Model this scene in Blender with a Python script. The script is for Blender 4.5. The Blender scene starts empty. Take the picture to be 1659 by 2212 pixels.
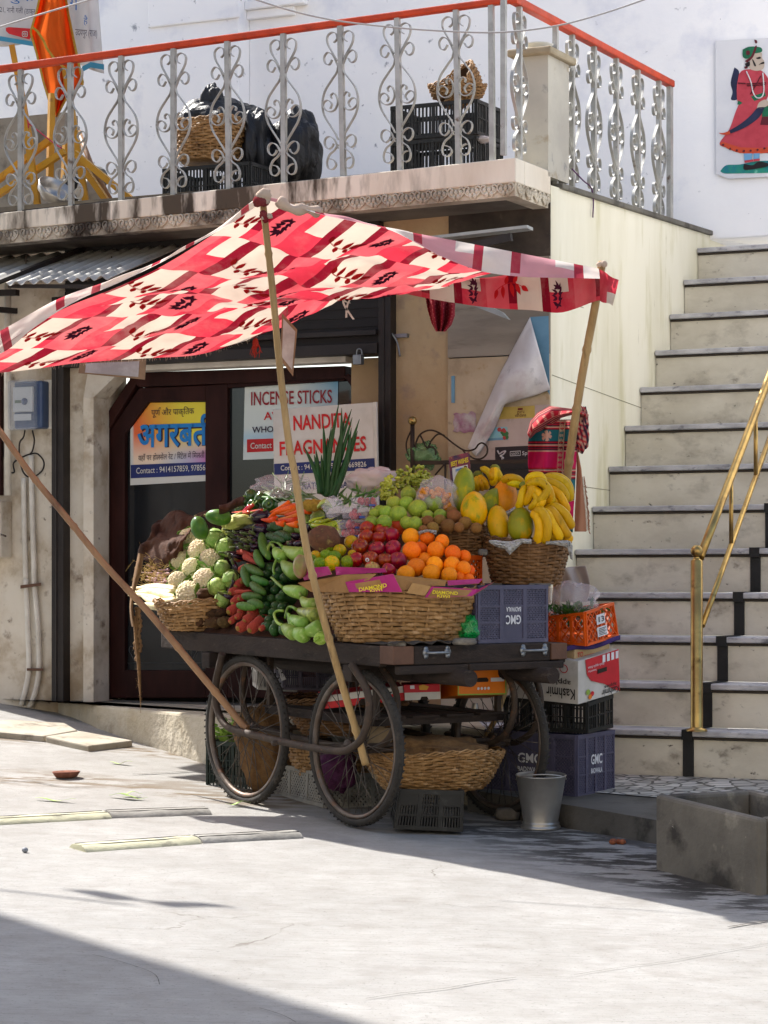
import bpy, math, random
from mathutils import Vector as V3, Matrix, noise
random.seed(11)
sc = bpy.context.scene; col = sc.collection
# ---------------- camera, sky, sun, exposure ----------------
FPX, CX, HY, CZ = 5360.0, 829.5, 1250.0, 1.09      # focal length and horizon, measured on a 1659 x 2212 view of the photo
cam = bpy.data.cameras.new('camera'); camo = bpy.data.objects.new('camera', cam); col.objects.link(camo)
camo.location = (0, 0, CZ); camo.rotation_euler = (math.radians(90), 0, 0)
cam.sensor_fit = 'HORIZONTAL'; cam.sensor_width = 36; cam.lens = FPX/1659*36
cam.shift_y = (HY-1106)/1659; cam.clip_end = 300; cam.clip_start = .1
sc.camera = camo
SUN = V3((-.70, .714, 0)).normalized(); ELEV = math.radians(48)
w = bpy.data.worlds.new('World'); sc.world = w; w.use_nodes = True
nt = w.node_tree; sky = nt.nodes.new('ShaderNodeTexSky'); sky.sky_type = 'NISHITA'; sky.sun_disc = False
sky.sun_elevation = ELEV; sky.sun_rotation = math.atan2(SUN.x, SUN.y); sky.air_density = 1.0; sky.dust_density = 2.5
nt.links.new(sky.outputs[0], nt.nodes['Background'].inputs[0]); nt.nodes['Background'].inputs[1].default_value = .12
sl = bpy.data.lights.new('sun', 'SUN'); sl.energy = 4.5; sl.angle = math.radians(.5); sl.color = (1, .965, .91)
so = bpy.data.objects.new('sun', sl); col.objects.link(so); so.location = (-8, 8, 10)
sd = V3((SUN.x*math.cos(ELEV), SUN.y*math.cos(ELEV), math.sin(ELEV)))
so.rotation_euler = sd.to_track_quat('Z', 'Y').to_euler()
sc.view_settings.view_transform = 'Standard'; sc.view_settings.look = 'None'
sc.view_settings.exposure = 1.36; sc.view_settings.gamma = 1
# ---------------- places ----------------
def P(x, y, Y): return V3(((x-CX)/FPX*Y, Y, CZ-(y-HY)/FPX*Y))
def gz(X, Y): return .045*(Y-10.9)-.03*(X+.13)+.017*max(0, min(-X, 4))*max(0, min(Y, 18)-11)
def G(x, y, dz=0):
    a, b = 3.0, 60.0
    for _ in range(50):
        m = (a+b)/2; p = P(x, y, m)
        if p.z > gz(p.x, p.y)+dz: a = m
        else: b = m
    return P(x, y, a)
TH = math.radians(26)
O = V3((.8743, 13.0, 0)); EX = V3((math.cos(TH), -math.sin(TH), 0)); EV = V3((math.sin(TH), math.cos(TH), 0)); UP = V3((0, 0, 1))
def W(u, v, z): return O+EX*u+EV*v+UP*z
def F(x, y, v=0.0):                      # a point of the facade plane at depth v -> (u, z)
    d = V3(((x-CX)/FPX, 1, (HY-y)/FPX)); c = V3((0, 0, CZ))
    t = (v-(c-O).dot(EV))/d.dot(EV); p = c+d*t
    return (p-O).dot(EX), p.z
def FW(x, y, v=0.0):
    u, z = F(x, y, v); return W(u, v, z)
def S(x, y, u=0.0):                      # same for a plane running back from the street, at distance u -> (v, z)
    d = V3(((x-CX)/FPX, 1, (HY-y)/FPX)); c = V3((0, 0, CZ))
    t = (u-(c-O).dot(EX))/d.dot(EX); p = c+d*t
    return (p-O).dot(EV), p.z
C0 = V3((.04, 10.55, .795)); CA = V3((.8107, .5855, .005)); CB = V3((-.5855, .8107, .022))
def C(a, b, h): return C0+CA*a+CB*b+UP*h
def heap(x, y, h0=.03, k=1.1):           # a point of the sloping display above the cart
    lo, hi = 9.5, 14.5
    for _ in range(40):
        m = (lo+hi)/2; p = P(x, y, m); a = (p-C0).dot(CA); b = (p-C0).dot(CB)
        if p.z > C0.z+.005*a+.022*b+h0+k*a: lo = m
        else: hi = m
    return P(x, y, lo)
# ---------------- materials ----------------
def hx(s, k=1.0):
    s = s.lstrip('#'); o = []
    for i in (0, 2, 4):
        c = int(s[i:i+2], 16)/255; o.append((c/12.92 if c <= .04045 else ((c+.055)/1.055)**2.4)*k)
    return tuple(o)+(1,)
MATS = {}
def mat(name, c1, c2=None, sc_=6, rough=.7, bump=0, bsc=60, metal=0, spots=None, st=(1, 1, 1), spec=.4, trans=0, lo=.38, hi=.62, ior=1.45, coat=0, sss=0, bdist=.01, rv=0, xm=None):
    if name in MATS: return MATS[name]
    m = bpy.data.materials.new(name); m.use_nodes = True; t = m.node_tree; N = t.nodes; L = t.links
    bs = N['Principled BSDF']; bs.inputs['Roughness'].default_value = rough; bs.inputs['Metallic'].default_value = metal
    bs.inputs['Specular IOR Level'].default_value = spec; bs.inputs['IOR'].default_value = ior
    bs.inputs['Transmission Weight'].default_value = trans; bs.inputs['Coat Weight'].default_value = coat
    c1 = hx(c1) if isinstance(c1, str) else c1; bs.inputs['Base Color'].default_value = c1
    tc = N.new('ShaderNodeTexCoord'); oi = N.new('ShaderNodeObjectInfo')
    ad = N.new('ShaderNodeVectorMath'); ad.operation = 'MULTIPLY_ADD'; ad.inputs[1].default_value = (1, 1, 1)
    L.new(tc.outputs['Object'], ad.inputs[0])
    sv = N.new('ShaderNodeVectorMath'); sv.operation = 'SCALE'; sv.inputs[3].default_value = 13; cb = N.new('ShaderNodeCombineXYZ')
    for i in range(3): L.new(oi.outputs['Random'], cb.inputs[i])
    L.new(cb.outputs[0], sv.inputs[0]); L.new(sv.outputs[0], ad.inputs[2])
    mp = N.new('ShaderNodeMapping'); mp.inputs['Scale'].default_value = st; L.new(ad.outputs[0], mp.inputs[0])
    cur = None
    def nz(scale, det=6, rg=.6, src=mp):
        n = N.new('ShaderNodeTexNoise'); n.inputs['Scale'].default_value = scale; n.inputs['Detail'].default_value = det
        n.inputs['Roughness'].default_value = rg; L.new(src.outputs[0], n.inputs[0]); return n
    def ramp(a, b, src):
        r = N.new('ShaderNodeMapRange'); r.inputs[1].default_value = a; r.inputs[2].default_value = b; L.new(src.outputs[0], r.inputs[0]); return r
    if c2:
        c2 = hx(c2) if isinstance(c2, str) else c2
        r = ramp(lo, hi, nz(sc_)); mx = N.new('ShaderNodeMix'); mx.data_type = 'RGBA'
        L.new(r.outputs[0], mx.inputs[0]); mx.inputs[6].default_value = c1; mx.inputs[7].default_value = c2; cur = mx.outputs[2]
    xmask = None
    if xm:
        sp_ = N.new('ShaderNodeSeparateXYZ'); L.new(tc.outputs['Object'], sp_.inputs[0]); xmask = N.new('ShaderNodeMapRange'); xmask.inputs[1].default_value = xm[0]; xmask.inputs[2].default_value = xm[1]; L.new(sp_.outputs[0], xmask.inputs[0])
    for (c3, s3, a3, b3) in (spots or []):
        r = ramp(a3, b3, nz(s3))
        if xmask: mu = N.new('ShaderNodeMath'); mu.operation = 'MULTIPLY'; L.new(r.outputs[0], mu.inputs[0]); L.new(xmask.outputs[0], mu.inputs[1]); r = mu
        mx = N.new('ShaderNodeMix'); mx.data_type = 'RGBA'
        L.new(r.outputs[0], mx.inputs[0])
        if cur: L.new(cur, mx.inputs[6])
        else: mx.inputs[6].default_value = c1
        mx.inputs[7].default_value = hx(c3) if isinstance(c3, str) else c3; cur = mx.outputs[2]
    if rv:
        hs = N.new('ShaderNodeHueSaturation'); r1 = N.new('ShaderNodeMapRange'); r1.inputs[3].default_value = 1.12-rv*.7; r1.inputs[4].default_value = 1.22+rv*.6; hs.inputs['Saturation'].default_value = 1.08; L.new(oi.outputs['Random'], r1.inputs[0]); L.new(r1.outputs[0], hs.inputs['Value'])
        f1 = N.new('ShaderNodeMath'); f1.operation = 'MULTIPLY'; f1.inputs[1].default_value = 7.31; L.new(oi.outputs['Random'], f1.inputs[0]); f2 = N.new('ShaderNodeMath'); f2.operation = 'FRACT'; L.new(f1.outputs[0], f2.inputs[0])
        r2 = N.new('ShaderNodeMapRange'); r2.inputs[3].default_value = .5-.06*rv; r2.inputs[4].default_value = .5+.06*rv; L.new(f2.outputs[0], r2.inputs[0]); L.new(r2.outputs[0], hs.inputs['Hue'])
        if cur: L.new(cur, hs.inputs['Color'])
        else: hs.inputs['Color'].default_value = c1
        cur = hs.outputs[0]
    if cur: L.new(cur, bs.inputs['Base Color'])
    if bump:
        n = nz(bsc, 5); b = N.new('ShaderNodeBump'); b.inputs['Strength'].default_value = bump; b.inputs['Distance'].default_value = bdist
        L.new(n.outputs[0], b.inputs['Height']); L.new(b.outputs[0], bs.inputs['Normal'])
    MATS[name] = m; return m
def film(name, c, alpha=.35, rough=.15):
    if name in MATS: return MATS[name]
    m = bpy.data.materials.new(name); m.use_nodes = True; t = m.node_tree; N = t.nodes; L = t.links
    bs = N['Principled BSDF']; bs.inputs['Base Color'].default_value = hx(c); bs.inputs['Roughness'].default_value = rough
    tr = N.new('ShaderNodeBsdfTransparent'); mx = N.new('ShaderNodeMixShader'); mx.inputs[0].default_value = alpha
    L.new(tr.outputs[0], mx.inputs[1]); L.new(bs.outputs[0], mx.inputs[2]); L.new(mx.outputs[0], N['Material Output'].inputs[0])
    MATS[name] = m; return m
def cloth(name, c, tl=.45, c2=None, bsc=500, bump=.15, wave=None):
    if name in MATS: return MATS[name]
    m = bpy.data.materials.new(name); m.use_nodes = True; t = m.node_tree; N = t.nodes; L = t.links
    N.remove(N['Principled BSDF']); d = N.new('ShaderNodeBsdfDiffuse'); tr = N.new('ShaderNodeBsdfTranslucent'); mx = N.new('ShaderNodeMixShader')
    tc = N.new('ShaderNodeTexCoord'); n = N.new('ShaderNodeTexNoise'); n.inputs['Scale'].default_value = 9; n.inputs['Detail'].default_value = 8
    L.new(tc.outputs['Object'], n.inputs[0]); mc = N.new('ShaderNodeMix'); mc.data_type = 'RGBA'; L.new(n.outputs[0], mc.inputs[0])
    a = hx(c); mc.inputs[6].default_value = tuple(x*.8 for x in a[:3])+(1,); mc.inputs[7].default_value = hx(c2) if c2 else tuple(min(.9, x*1.2) for x in a[:3])+(1,)
    L.new(mc.outputs[2], d.inputs[0]); L.new(mc.outputs[2], tr.inputs[0]); mx.inputs[0].default_value = tl
    n2 = N.new('ShaderNodeTexNoise'); n2.inputs['Scale'].default_value = bsc; L.new(tc.outputs['Object'], n2.inputs[0])
    b = N.new('ShaderNodeBump'); b.inputs['Strength'].default_value = bump; b.inputs['Distance'].default_value = .002; L.new(n2.outputs[0], b.inputs['Height'])
    L.new(b.outputs[0], d.inputs['Normal']); L.new(d.outputs[0], mx.inputs[1]); L.new(tr.outputs[0], mx.inputs[2]); L.new(mx.outputs[0], N['Material Output'].inputs[0])
    MATS[name] = m; return m
# ---------------- meshes ----------------
def catmull(pts, n=6):
    pts = [V3(p) if len(p) == 3 else V3((p[0], p[1], 0)) for p in pts]; out = []
    for i in range(len(pts)-1):
        p0 = pts[max(i-1, 0)]; p1 = pts[i]; p2 = pts[i+1]; p3 = pts[min(i+2, len(pts)-1)]
        for k in range(n):
            t = k/n
            out.append(.5*((2*p1)+(p2-p0)*t+(2*p0-5*p1+4*p2-p3)*t*t+(3*p1-p0-3*p2+p3)*t*t*t))
    out.append(pts[-1]); return out
class MB:
    def __init__(s): s.v = []; s.f = []; s.m = []; s.s = []
    def add(s, vs, fs, m=0, sm=False):
        o = len(s.v); s.v += [V3(p) for p in vs]
        for f in fs: s.f.append([i+o for i in f]); s.m.append(m); s.s.append(sm)
        return s
    def hexa(s, c, m=0):                 # 8 corners: bottom 4 then top 4
        return s.add(c, [(3, 2, 1, 0), (4, 5, 6, 7), (0, 1, 5, 4), (1, 2, 6, 5), (2, 3, 7, 6), (3, 0, 4, 7)], m)
    def box(s, fr, x0, x1, y0, y1, z0, z1, m=0):
        return s.hexa([fr(x0, y0, z0), fr(x1, y0, z0), fr(x1, y1, z0), fr(x0, y1, z0), fr(x0, y0, z1), fr(x1, y0, z1), fr(x1, y1, z1), fr(x0, y1, z1)], m)
    def prism(s, pts, d, m=0, m2=None):  # polygon pushed along d
        n = len(pts); a = [V3(p) for p in pts]; b = [p+d for p in a]
        s.add(a+b, [tuple(range(n))], m); o = len(s.v)-2*n
        s.f.append([o+2*n-1-i for i in range(n)]); s.m.append(m if m2 is None else m2); s.s.append(False)
        for i in range(n):
            j = (i+1) % n; s.f.append([o+i, o+n+i, o+n+j, o+j]); s.m.append(m if m2 is None else m2); s.s.append(False)
        return s
    def tube(s, pts, r, n=8, m=0, cap=True, sm=True, sq=1.0, up=None):
        pts = [V3(p) for p in pts]; k = len(pts); rs = r if isinstance(r, (list, tuple)) else [r]*k
        t0 = (pts[1]-pts[0]).normalized(); u = up if up else (UP if abs(t0.z) < .9 else V3((1, 0, 0)))
        u = (u-t0*u.dot(t0)).normalized(); vs = []
        for i in range(k):
            t = (pts[min(i+1, k-1)]-pts[max(i-1, 0)]).normalized(); u = (u-t*u.dot(t)).normalized(); b = t.cross(u)
            for j in range(n):
                a = 2*math.pi*j/n; vs.append(pts[i]+(u*math.cos(a)*sq+b*math.sin(a))*rs[i])
        fs = [(i*n+j, i*n+(j+1) % n, (i+1)*n+(j+1) % n, (i+1)*n+j) for i in range(k-1) for j in range(n)]
        s.add(vs, fs, m, sm)
        if cap:
            o = len(s.v)-len(vs)
            for f in ([o+n-1-j for j in range(n)], [o+(k-1)*n+j for j in range(n)]): s.f.append(f); s.m.append(m); s.s.append(False)
        return s
    def ribbon(s, pts, wd, th, m=0):     # strip of width wd (vector) and thickness th
        pts = [V3(p) for p in pts]; k = len(pts); vs = []; w_ = V3(wd)
        for i in range(k):
            t = (pts[min(i+1, k-1)]-pts[max(i-1, 0)]); n = t.cross(w_).normalized()*th/2
            vs += [pts[i]-w_/2-n, pts[i]+w_/2-n, pts[i]+w_/2+n, pts[i]-w_/2+n]
        fs = [(i*4+j, i*4+(j+1) % 4, i*4+4+(j+1) % 4, i*4+4+j) for i in range(k-1) for j in range(4)]+[(3, 2, 1, 0), (k*4-4, k*4-3, k*4-2, k*4-1)]
        return s.add(vs, fs, m)
    def lathe(s, c, prof, n=24, m=0, ax=None, ux=None, sm=True, sx=1, sy=1, fn=None):
        ax = V3(ax) if ax else UP; ux = V3(ux) if ux else (V3((1, 0, 0)) if abs(ax.x) < .8 else UP)
        ux = (ux-ax*ux.dot(ax)).normalized(); uy = ax.cross(ux); vs = []
        for i, (r, z) in enumerate(prof):
            for j in range(n):
                a = 2*math.pi*j/n; rr = r*(fn(i, a) if fn else 1); vs.append(V3(c)+ax*z+ux*math.cos(a)*rr*sx+uy*math.sin(a)*rr*sy)
        return s.add(vs, [(i*n+j, i*n+(j+1) % n, (i+1)*n+(j+1) % n, (i+1)*n+j) for i in range(len(prof)-1) for j in range(n)], m, sm)
    def grid(s, fn, nu, nv, m=0, sm=True):
        vs = [fn(i/nu, j/nv) for j in range(nv+1) for i in range(nu+1)]; o = len(s.v); s.v += [V3(p) for p in vs]
        for j in range(nv):
            for i in range(nu):
                s.f.append([o+j*(nu+1)+i, o+j*(nu+1)+i+1, o+(j+1)*(nu+1)+i+1, o+(j+1)*(nu+1)+i])
                s.m.append(m((i+.5)/nu, (j+.5)/nv) if callable(m) else m); s.s.append(sm)
        return s
    def ell(s, c, r, basis=None, nu=16, nv=10, fn=None, m=0):
        r = r if isinstance(r, (tuple, list)) else (r, r, r); B = basis or (V3((1, 0, 0)), V3((0, 1, 0)), UP); vs = []
        for j in range(nv+1):
            th = math.pi*j/nv
            for i in range(nu):
                ph = 2*math.pi*i/nu; d = V3((math.sin(th)*math.cos(ph), math.sin(th)*math.sin(ph), math.cos(th)))
                k = fn(d) if fn else 1; vs.append(V3(c)+B[0]*d.x*r[0]*k+B[1]*d.y*r[1]*k+B[2]*d.z*r[2]*k)
        return s.add(vs, [(j*nu+i, (j+1)*nu+i, (j+1)*nu+(i+1) % nu, j*nu+(i+1) % nu) for j in range(nv) for i in range(nu)], m, True)
    def build(s, name, mats, parent=None, at=None, solid=0, bev=0, sub=0):
        me = bpy.data.meshes.new(name)
        if parent is not None: org = wloc(parent)
        elif at is not None: org = V3(at)
        else:
            xs = [p.x for p in s.v]; ys = [p.y for p in s.v]; zs = [p.z for p in s.v]
            org = V3(((min(xs)+max(xs))/2, (min(ys)+max(ys))/2, min(zs)))
        me.from_pydata([p-org for p in s.v], [], s.f)
        for mm in (mats if isinstance(mats, (list, tuple)) else [mats]): me.materials.append(mm)
        me.polygons.foreach_set('material_index', s.m); me.polygons.foreach_set('use_smooth', s.s); me.update()
        o = bpy.data.objects.new(name, me); col.objects.link(o)
        if parent is not None: o.parent = parent
        else: o.location = org
        if solid: md = o.modifiers.new('solid', 'SOLIDIFY'); md.thickness = solid; md.offset = 0
        if bev: md = o.modifiers.new('bevel', 'BEVEL'); md.width = bev; md.segments = 2; md.limit_method = 'ANGLE'; md.angle_limit = math.radians(40)
        if sub: md = o.modifiers.new('sub', 'SUBSURF'); md.levels = sub; md.render_levels = sub
        return o
def wloc(o):
    v = V3(o.location)
    while o.parent: o = o.parent; v = v+V3(o.location)
    return v
def matp(*a, **k):
    k.setdefault('spec', .28); return mat(*a, rv=.32, **k)
def tag(o, label=None, cat=None, group=None, kind=None):
    if label: o['label'] = label
    if cat: o['category'] = cat
    if group: o['group'] = group
    if kind: o['kind'] = kind
    return o
def thing(name, label, cat, loc, group=None):
    o = bpy.data.objects.new(name, None); col.objects.link(o); o.location = loc; o.empty_display_size = .1
    return tag(o, label, cat, group)
def struct(o): o['kind'] = 'structure'; return o
_fc = {}
def glyphs(body, bold):
    k = (body, bold)
    if k not in _fc:
        c = bpy.data.curves.new('t', 'FONT'); c.body = body; c.offset = bold; c.resolution_u = 3
        o = bpy.data.objects.new('t', c); col.objects.link(o); dg = bpy.context.evaluated_depsgraph_get()
        m = bpy.data.meshes.new_from_object(o.evaluated_get(dg)); vs = [tuple(v.co) for v in m.vertices]; fs = [tuple(p.vertices) for p in m.polygons]
        bpy.data.objects.remove(o); bpy.data.curves.remove(c); bpy.data.meshes.remove(m); _fc[k] = (vs, fs)
    return _fc[k]
def text_mb(mb, body, q, m=0, bold=.012, off=.0012, out=None):  # q = top left, top right, bottom right, bottom left in the world; out = side it faces
    vs, fs = glyphs(body, bold); x0 = min(v[0] for v in vs); x1 = max(v[0] for v in vs); y0 = min(v[1] for v in vs); y1 = max(v[1] for v in vs)
    q = [V3(p) for p in q]; n = (q[1]-q[0]).cross(q[0]-q[3]).normalized()
    if n.dot(V3((0, -1, 0)) if out is None else out) < 0: n = -n
    o = []
    for v in vs:
        a = (v[0]-x0)/(x1-x0); b = (v[1]-y0)/(y1-y0)
        o.append((q[3]*(1-a)+q[2]*a)*(1-b)+(q[0]*(1-a)+q[1]*a)*b+n*off)
    return mb.add(o, fs, m)
def text(body, q, m, parent, bold=.012, off=.0012, name='lettering', out=None):
    mb = MB(); text_mb(mb, body, q, 0, bold, off, out); return mb.build(name, m, parent)
ORD = ['first', 'second', 'third', 'fourth', 'fifth', 'sixth', 'seventh', 'eighth', 'ninth', 'tenth', 'eleventh', 'twelfth']
def ordlabels(pts, nrows):               # (column word, row word) for every picture point
    n = len(pts); idx = sorted(range(n), key=lambda i: pts[i][1]); per = math.ceil(n/nrows); out = [None]*n
    for r in range(nrows):
        row = sorted(idx[r*per:(r+1)*per], key=lambda i: pts[i][0])
        for c, i in enumerate(row): out[i] = (ORD[c], ORD[r])
    return out
def TA(x, y): return 270+.3255*x, 999+.3255*y
def TB(x, y): return 648+.3906*x, 972+.3906*y
def T3(x, y): return 405+.3255*x, 1350+.3255*y
def T4(x, y): return 810+.358*x, 1323+.358*y

def paint(o, cols):                      # woven or printed colours, one per vertex
    a = o.data.color_attributes.new('print', 'FLOAT_COLOR', 'POINT')
    for i, c in enumerate(cols): a.data[i].color = c
def printed(name, rough=.85, tl=.12):
    if name in MATS: return MATS[name]
    m = bpy.data.materials.new(name); m.use_nodes = True; t = m.node_tree; b = t.nodes['Principled BSDF']; b.inputs['Roughness'].default_value = rough; b.inputs['Specular IOR Level'].default_value = .2
    n = t.nodes.new('ShaderNodeVertexColor'); n.layer_name = 'print'; t.links.new(n.outputs[0], b.inputs['Base Color']); MATS[name] = m; return m
# ---------------- ground ----------------
def ground_mat():
    m = bpy.data.materials.new('street_concrete'); m.use_nodes = True; t = m.node_tree; N = t.nodes; L = t.links; bs = N['Principled BSDF']; bs.inputs['Roughness'].default_value = .85
    bs.inputs['Specular IOR Level'].default_value = .25
    tc = N.new('ShaderNodeTexCoord')
    def nz(scale, st=(1, 1, 1), det=8, rot=0, rg=.6):
        mp = N.new('ShaderNodeMapping'); mp.inputs['Scale'].default_value = st; mp.inputs['Rotation'].default_value = (0, 0, rot)
        n = N.new('ShaderNodeTexNoise'); n.inputs['Scale'].default_value = scale; n.inputs['Detail'].default_value = det; n.inputs['Roughness'].default_value = rg
        L.new(tc.outputs['Object'], mp.inputs[0]); L.new(mp.outputs[0], n.inputs[0]); return n.outputs[0]
    def rng(src, a, b, c=0, d=1):
        r = N.new('ShaderNodeMapRange'); r.inputs[1].default_value = a; r.inputs[2].default_value = b; r.inputs[3].default_value = c; r.inputs[4].default_value = d; L.new(src, r.inputs[0]); return r.outputs[0]
    def mix(f, a, b):
        x = N.new('ShaderNodeMix'); x.data_type = 'RGBA'; L.new(f, x.inputs[0])
        for i, v in ((6, a), (7, b)):
            if isinstance(v, tuple): x.inputs[i].default_value = v
            else: L.new(v, x.inputs[i])
        return x.outputs[2]
    def mul(a, b):
        x = N.new('ShaderNodeMath'); x.operation = 'MULTIPLY'; L.new(a, x.inputs[0]); L.new(b, x.inputs[1]); return x.outputs[0]
    def near(c, rx, ry, rot=0):          # 1 inside a soft oval patch
        mp = N.new('ShaderNodeMapping'); mp.vector_type = 'TEXTURE'; mp.inputs['Location'].default_value = (c[0], c[1], c[2]); mp.inputs['Rotation'].default_value = (0, 0, rot); mp.inputs['Scale'].default_value = (rx, ry, 5)
        L.new(tc.outputs['Object'], mp.inputs[0]); g = N.new('ShaderNodeVectorMath'); g.operation = 'LENGTH'; L.new(mp.outputs[0], g.inputs[0]); return rng(g.outputs[1], 1.0, .3)
    c = mix(rng(nz(1.3), .35, .65), hx('#908e8a'), hx('#9d9b97'))
    c = mix(rng(nz(9, (1, 1, 1), 8), .35, .75, 0, .5), c, hx('#7b766f'))
    stripe = nz(5, (1, 30, 1), 8, .10, .78)
    c = mix(rng(stripe, .54, .66, 0, .6), c, hx('#5f5a54'))
    c = mix(rng(nz(70, (1, 1, 1), 4, 0, .75), .58, .70, 0, .6), c, hx('#55504a')); c = mix(rng(nz(2.2, (1, 1.6, 1), 9, .4, .7), .54, .70, 0, .45), c, hx('#736d66'))
    # cracks
    vo = N.new('ShaderNodeTexVoronoi'); vo.feature = 'DISTANCE_TO_EDGE'; vo.inputs['Scale'].default_value = .55
    mp = N.new('ShaderNodeMapping'); L.new(tc.outputs['Object'], mp.inputs[0]); wn = N.new('ShaderNodeTexNoise'); wn.inputs['Scale'].default_value = 3; wn.inputs['Detail'].default_value = 8; L.new(tc.outputs['Object'], wn.inputs[0])
    va = N.new('ShaderNodeVectorMath'); va.operation = 'MULTIPLY_ADD'; va.inputs[1].default_value = (.5, .5, 0); L.new(wn.outputs[1], va.inputs[0]); L.new(mp.outputs[0], va.inputs[2]); L.new(va.outputs[0], vo.inputs['Vector'])
    crack = mul(rng(vo.outputs[0], .0035, .0008), rng(nz(.8), .58, .66)); c = mix(crack, c, hx('#6a645c'))
    # dirt and damp: by the gutter, under the cart, below the bucket
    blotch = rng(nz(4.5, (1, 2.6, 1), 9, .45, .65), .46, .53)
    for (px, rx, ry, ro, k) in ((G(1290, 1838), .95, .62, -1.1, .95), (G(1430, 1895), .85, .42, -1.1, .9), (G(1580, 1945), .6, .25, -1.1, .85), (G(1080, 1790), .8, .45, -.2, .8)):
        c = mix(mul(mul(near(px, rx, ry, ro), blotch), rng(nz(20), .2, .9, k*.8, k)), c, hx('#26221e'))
    damp = rng(nz(4, (1, 3, 1), 6, .2), .46, .56)
    for (px, rx, ry, ro) in ((G(370, 1712), .8, .16, -.55), (G(300, 1622), .9, .22, -.5), (G(60, 1680), .9, .3, 0), (G(640, 1720), .9, .5, -.4), (G(20, 1590), .6, .3, 0)):
        c = mix(mul(near(px, rx, ry, ro), damp), c, hx('#6a5c4a'))
    L.new(c, bs.inputs['Base Color'])
    b = N.new('ShaderNodeBump'); b.inputs['Strength'].default_value = .5; b.inputs['Distance'].default_value = .006; L.new(nz(45, (1, 3, 1), 8, .3), b.inputs['Height'])
    b2 = N.new('ShaderNodeBump'); b2.inputs['Strength'].default_value = .6; b2.inputs['Distance'].default_value = .012; L.new(stripe, b2.inputs['Height']); L.new(b.outputs[0], b2.inputs['Normal']); L.new(b2.outputs[0], bs.inputs['Normal'])
    return m
def ax_(lo, hi, f0, f1, st): return [lo, lo/2, lo/4]+[f0+i*st for i in range(int((f1-f0)/st)+1)]+[hi/4, hi/2, hi]
xs = [-150, -60, -20, -10]+[-6+.25*i for i in range(49)]+[10, 20, 60, 150]; ys = [-60, -20, -5, 0]+[3+.25*i for i in range(61)]+[22, 30, 60, 150]
mb = MB(); mb.v = [V3((x, y, gz(max(-8, min(8, x)), max(0, min(y, 30)))+.004*noise.noise(V3((x*1.3, y*1.3, 0))))) for y in ys for x in xs]; nx = len(xs)
for j in range(len(ys)-1):
    for i in range(nx-1): mb.f.append([j*nx+i, j*nx+i+1, (j+1)*nx+i+1, (j+1)*nx+i]); mb.m.append(0); mb.s.append(True)
struct(mb.build('ground', ground_mat(), at=(0, 0, 0)))
# ---------------- materials of the place ----------------
PLASTER = mat('plaster', '#b29a78', '#a48a68', 3, .9, .5, 18, spots=[('#8a776a', 5, .56, .72), ('#6b5a50', 22, .66, .8)], bdist=.012)
PLASTERW = mat('plaster_white', '#ccc4b6', '#b8ac9a', 3, .9, .5, 14, spots=[('#94836c', 3, .50, .70), ('#6b5a4c', 8, .58, .74), ('#4a3c34', 20, .66, .76)], bdist=.012)
BLUEWALL = mat('limewash_wall', '#f2f1f0', '#eaeaec', 1.2, .9, .25, 9, spots=[('#d3d5de', 2.3, .55, .75), ('#9a9ca2', 10, .655, .72), ('#7d8088', 26, .70, .75)])
FASCIA = mat('stained_fascia', '#e0d8c8', '#cfc4b2', 3, .9, .4, 20, spots=[('#4c4338', 4.5, .47, .57), ('#2f2a25', 7, .58, .70)], st=(1, 1, .22), xm=(1.05, .25))
FRIEZE = mat('carved_frieze', '#cfc6b4', '#a59a88', 6, .9, .4, 25, spots=[('#3d362f', 3.2, .42, .60)], xm=(1.05, .25))
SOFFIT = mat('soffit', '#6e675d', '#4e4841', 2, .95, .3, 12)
DARK = mat('shutter_dark', '#1c1614', '#14100f', 4, .55, .1, 30, spots=[('#4a4038', 30, .68, .8)])
BLACKM = mat('black_metal', '#1d1816', '#2a2320', 6, .5, .15, 40)
DOORW = mat('door_wood', '#331b18', '#261311', 8, .5, .12, 40, st=(1, 1, .3), spec=.12)
GLASS = mat('door_glass', '#15171a', '#1d1f22', 2, .07, 0, spec=.6, coat=.2)
MARBLE = mat('dado_marble', '#b8a68c', '#a59074', 2, .55, .15, 30, spots=[('#7d6b52', 3.5, .52, .7), ('#8f6f30', 9, .62, .76), ('#584c40', 14, .66, .8)])
MARBLEG = mat('dado_marble_grey', '#8f8578', '#7c7266', 4, .55, .1, 30, st=(.4, .4, 2.5), spots=[('#645a50', 6, .55, .7)])
SIDEM = mat('side_wall_marble', '#e3e0ce', '#d6d2bc', 1.6, .6, .12, 12, st=(1.6, 1.6, .3), spots=[('#c2bd98', 4, .54, .72), ('#857f66', 16, .68, .8)])
STEPM = mat('step_marble', '#cec8b8', '#bcb5a4', 3, .6, .12, 30, spots=[('#948c7e', 4.5, .54, .74), ('#6f675c', 9, .62, .78), ('#3c3732', 22, .66, .74)], st=(1, 1, 1.6))
NOSE = mat('nosing_marble', '#b9b8ba', '#9a999c', 7, .45, .1, 30, spots=[('#6a6a6e', 12, .58, .7)], st=(1, 1, 2))
GREYST = mat('grey_stone', '#6b6860', '#56534c', 4, .75, .3, 40, spots=[('#3b3833', 8, .55, .68)])
PLINTH = mat('rough_cement', '#b3aa99', '#a0957f', 2.5, .9, 1.0, 7, spots=[('#80745f', 6, .55, .7)], bdist=.03)
SILVER = mat('silver_paint', '#a8a8a4', '#94948f', 12, .45, .1, 60, metal=.35, spots=[('#5d4a3a', 13, .64, .74)])
ORAIL = mat('orange_paint', '#c03f16', '#a83512', 9, .5, .2, 40, spots=[('#7a2a12', 18, .62, .72)])
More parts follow.
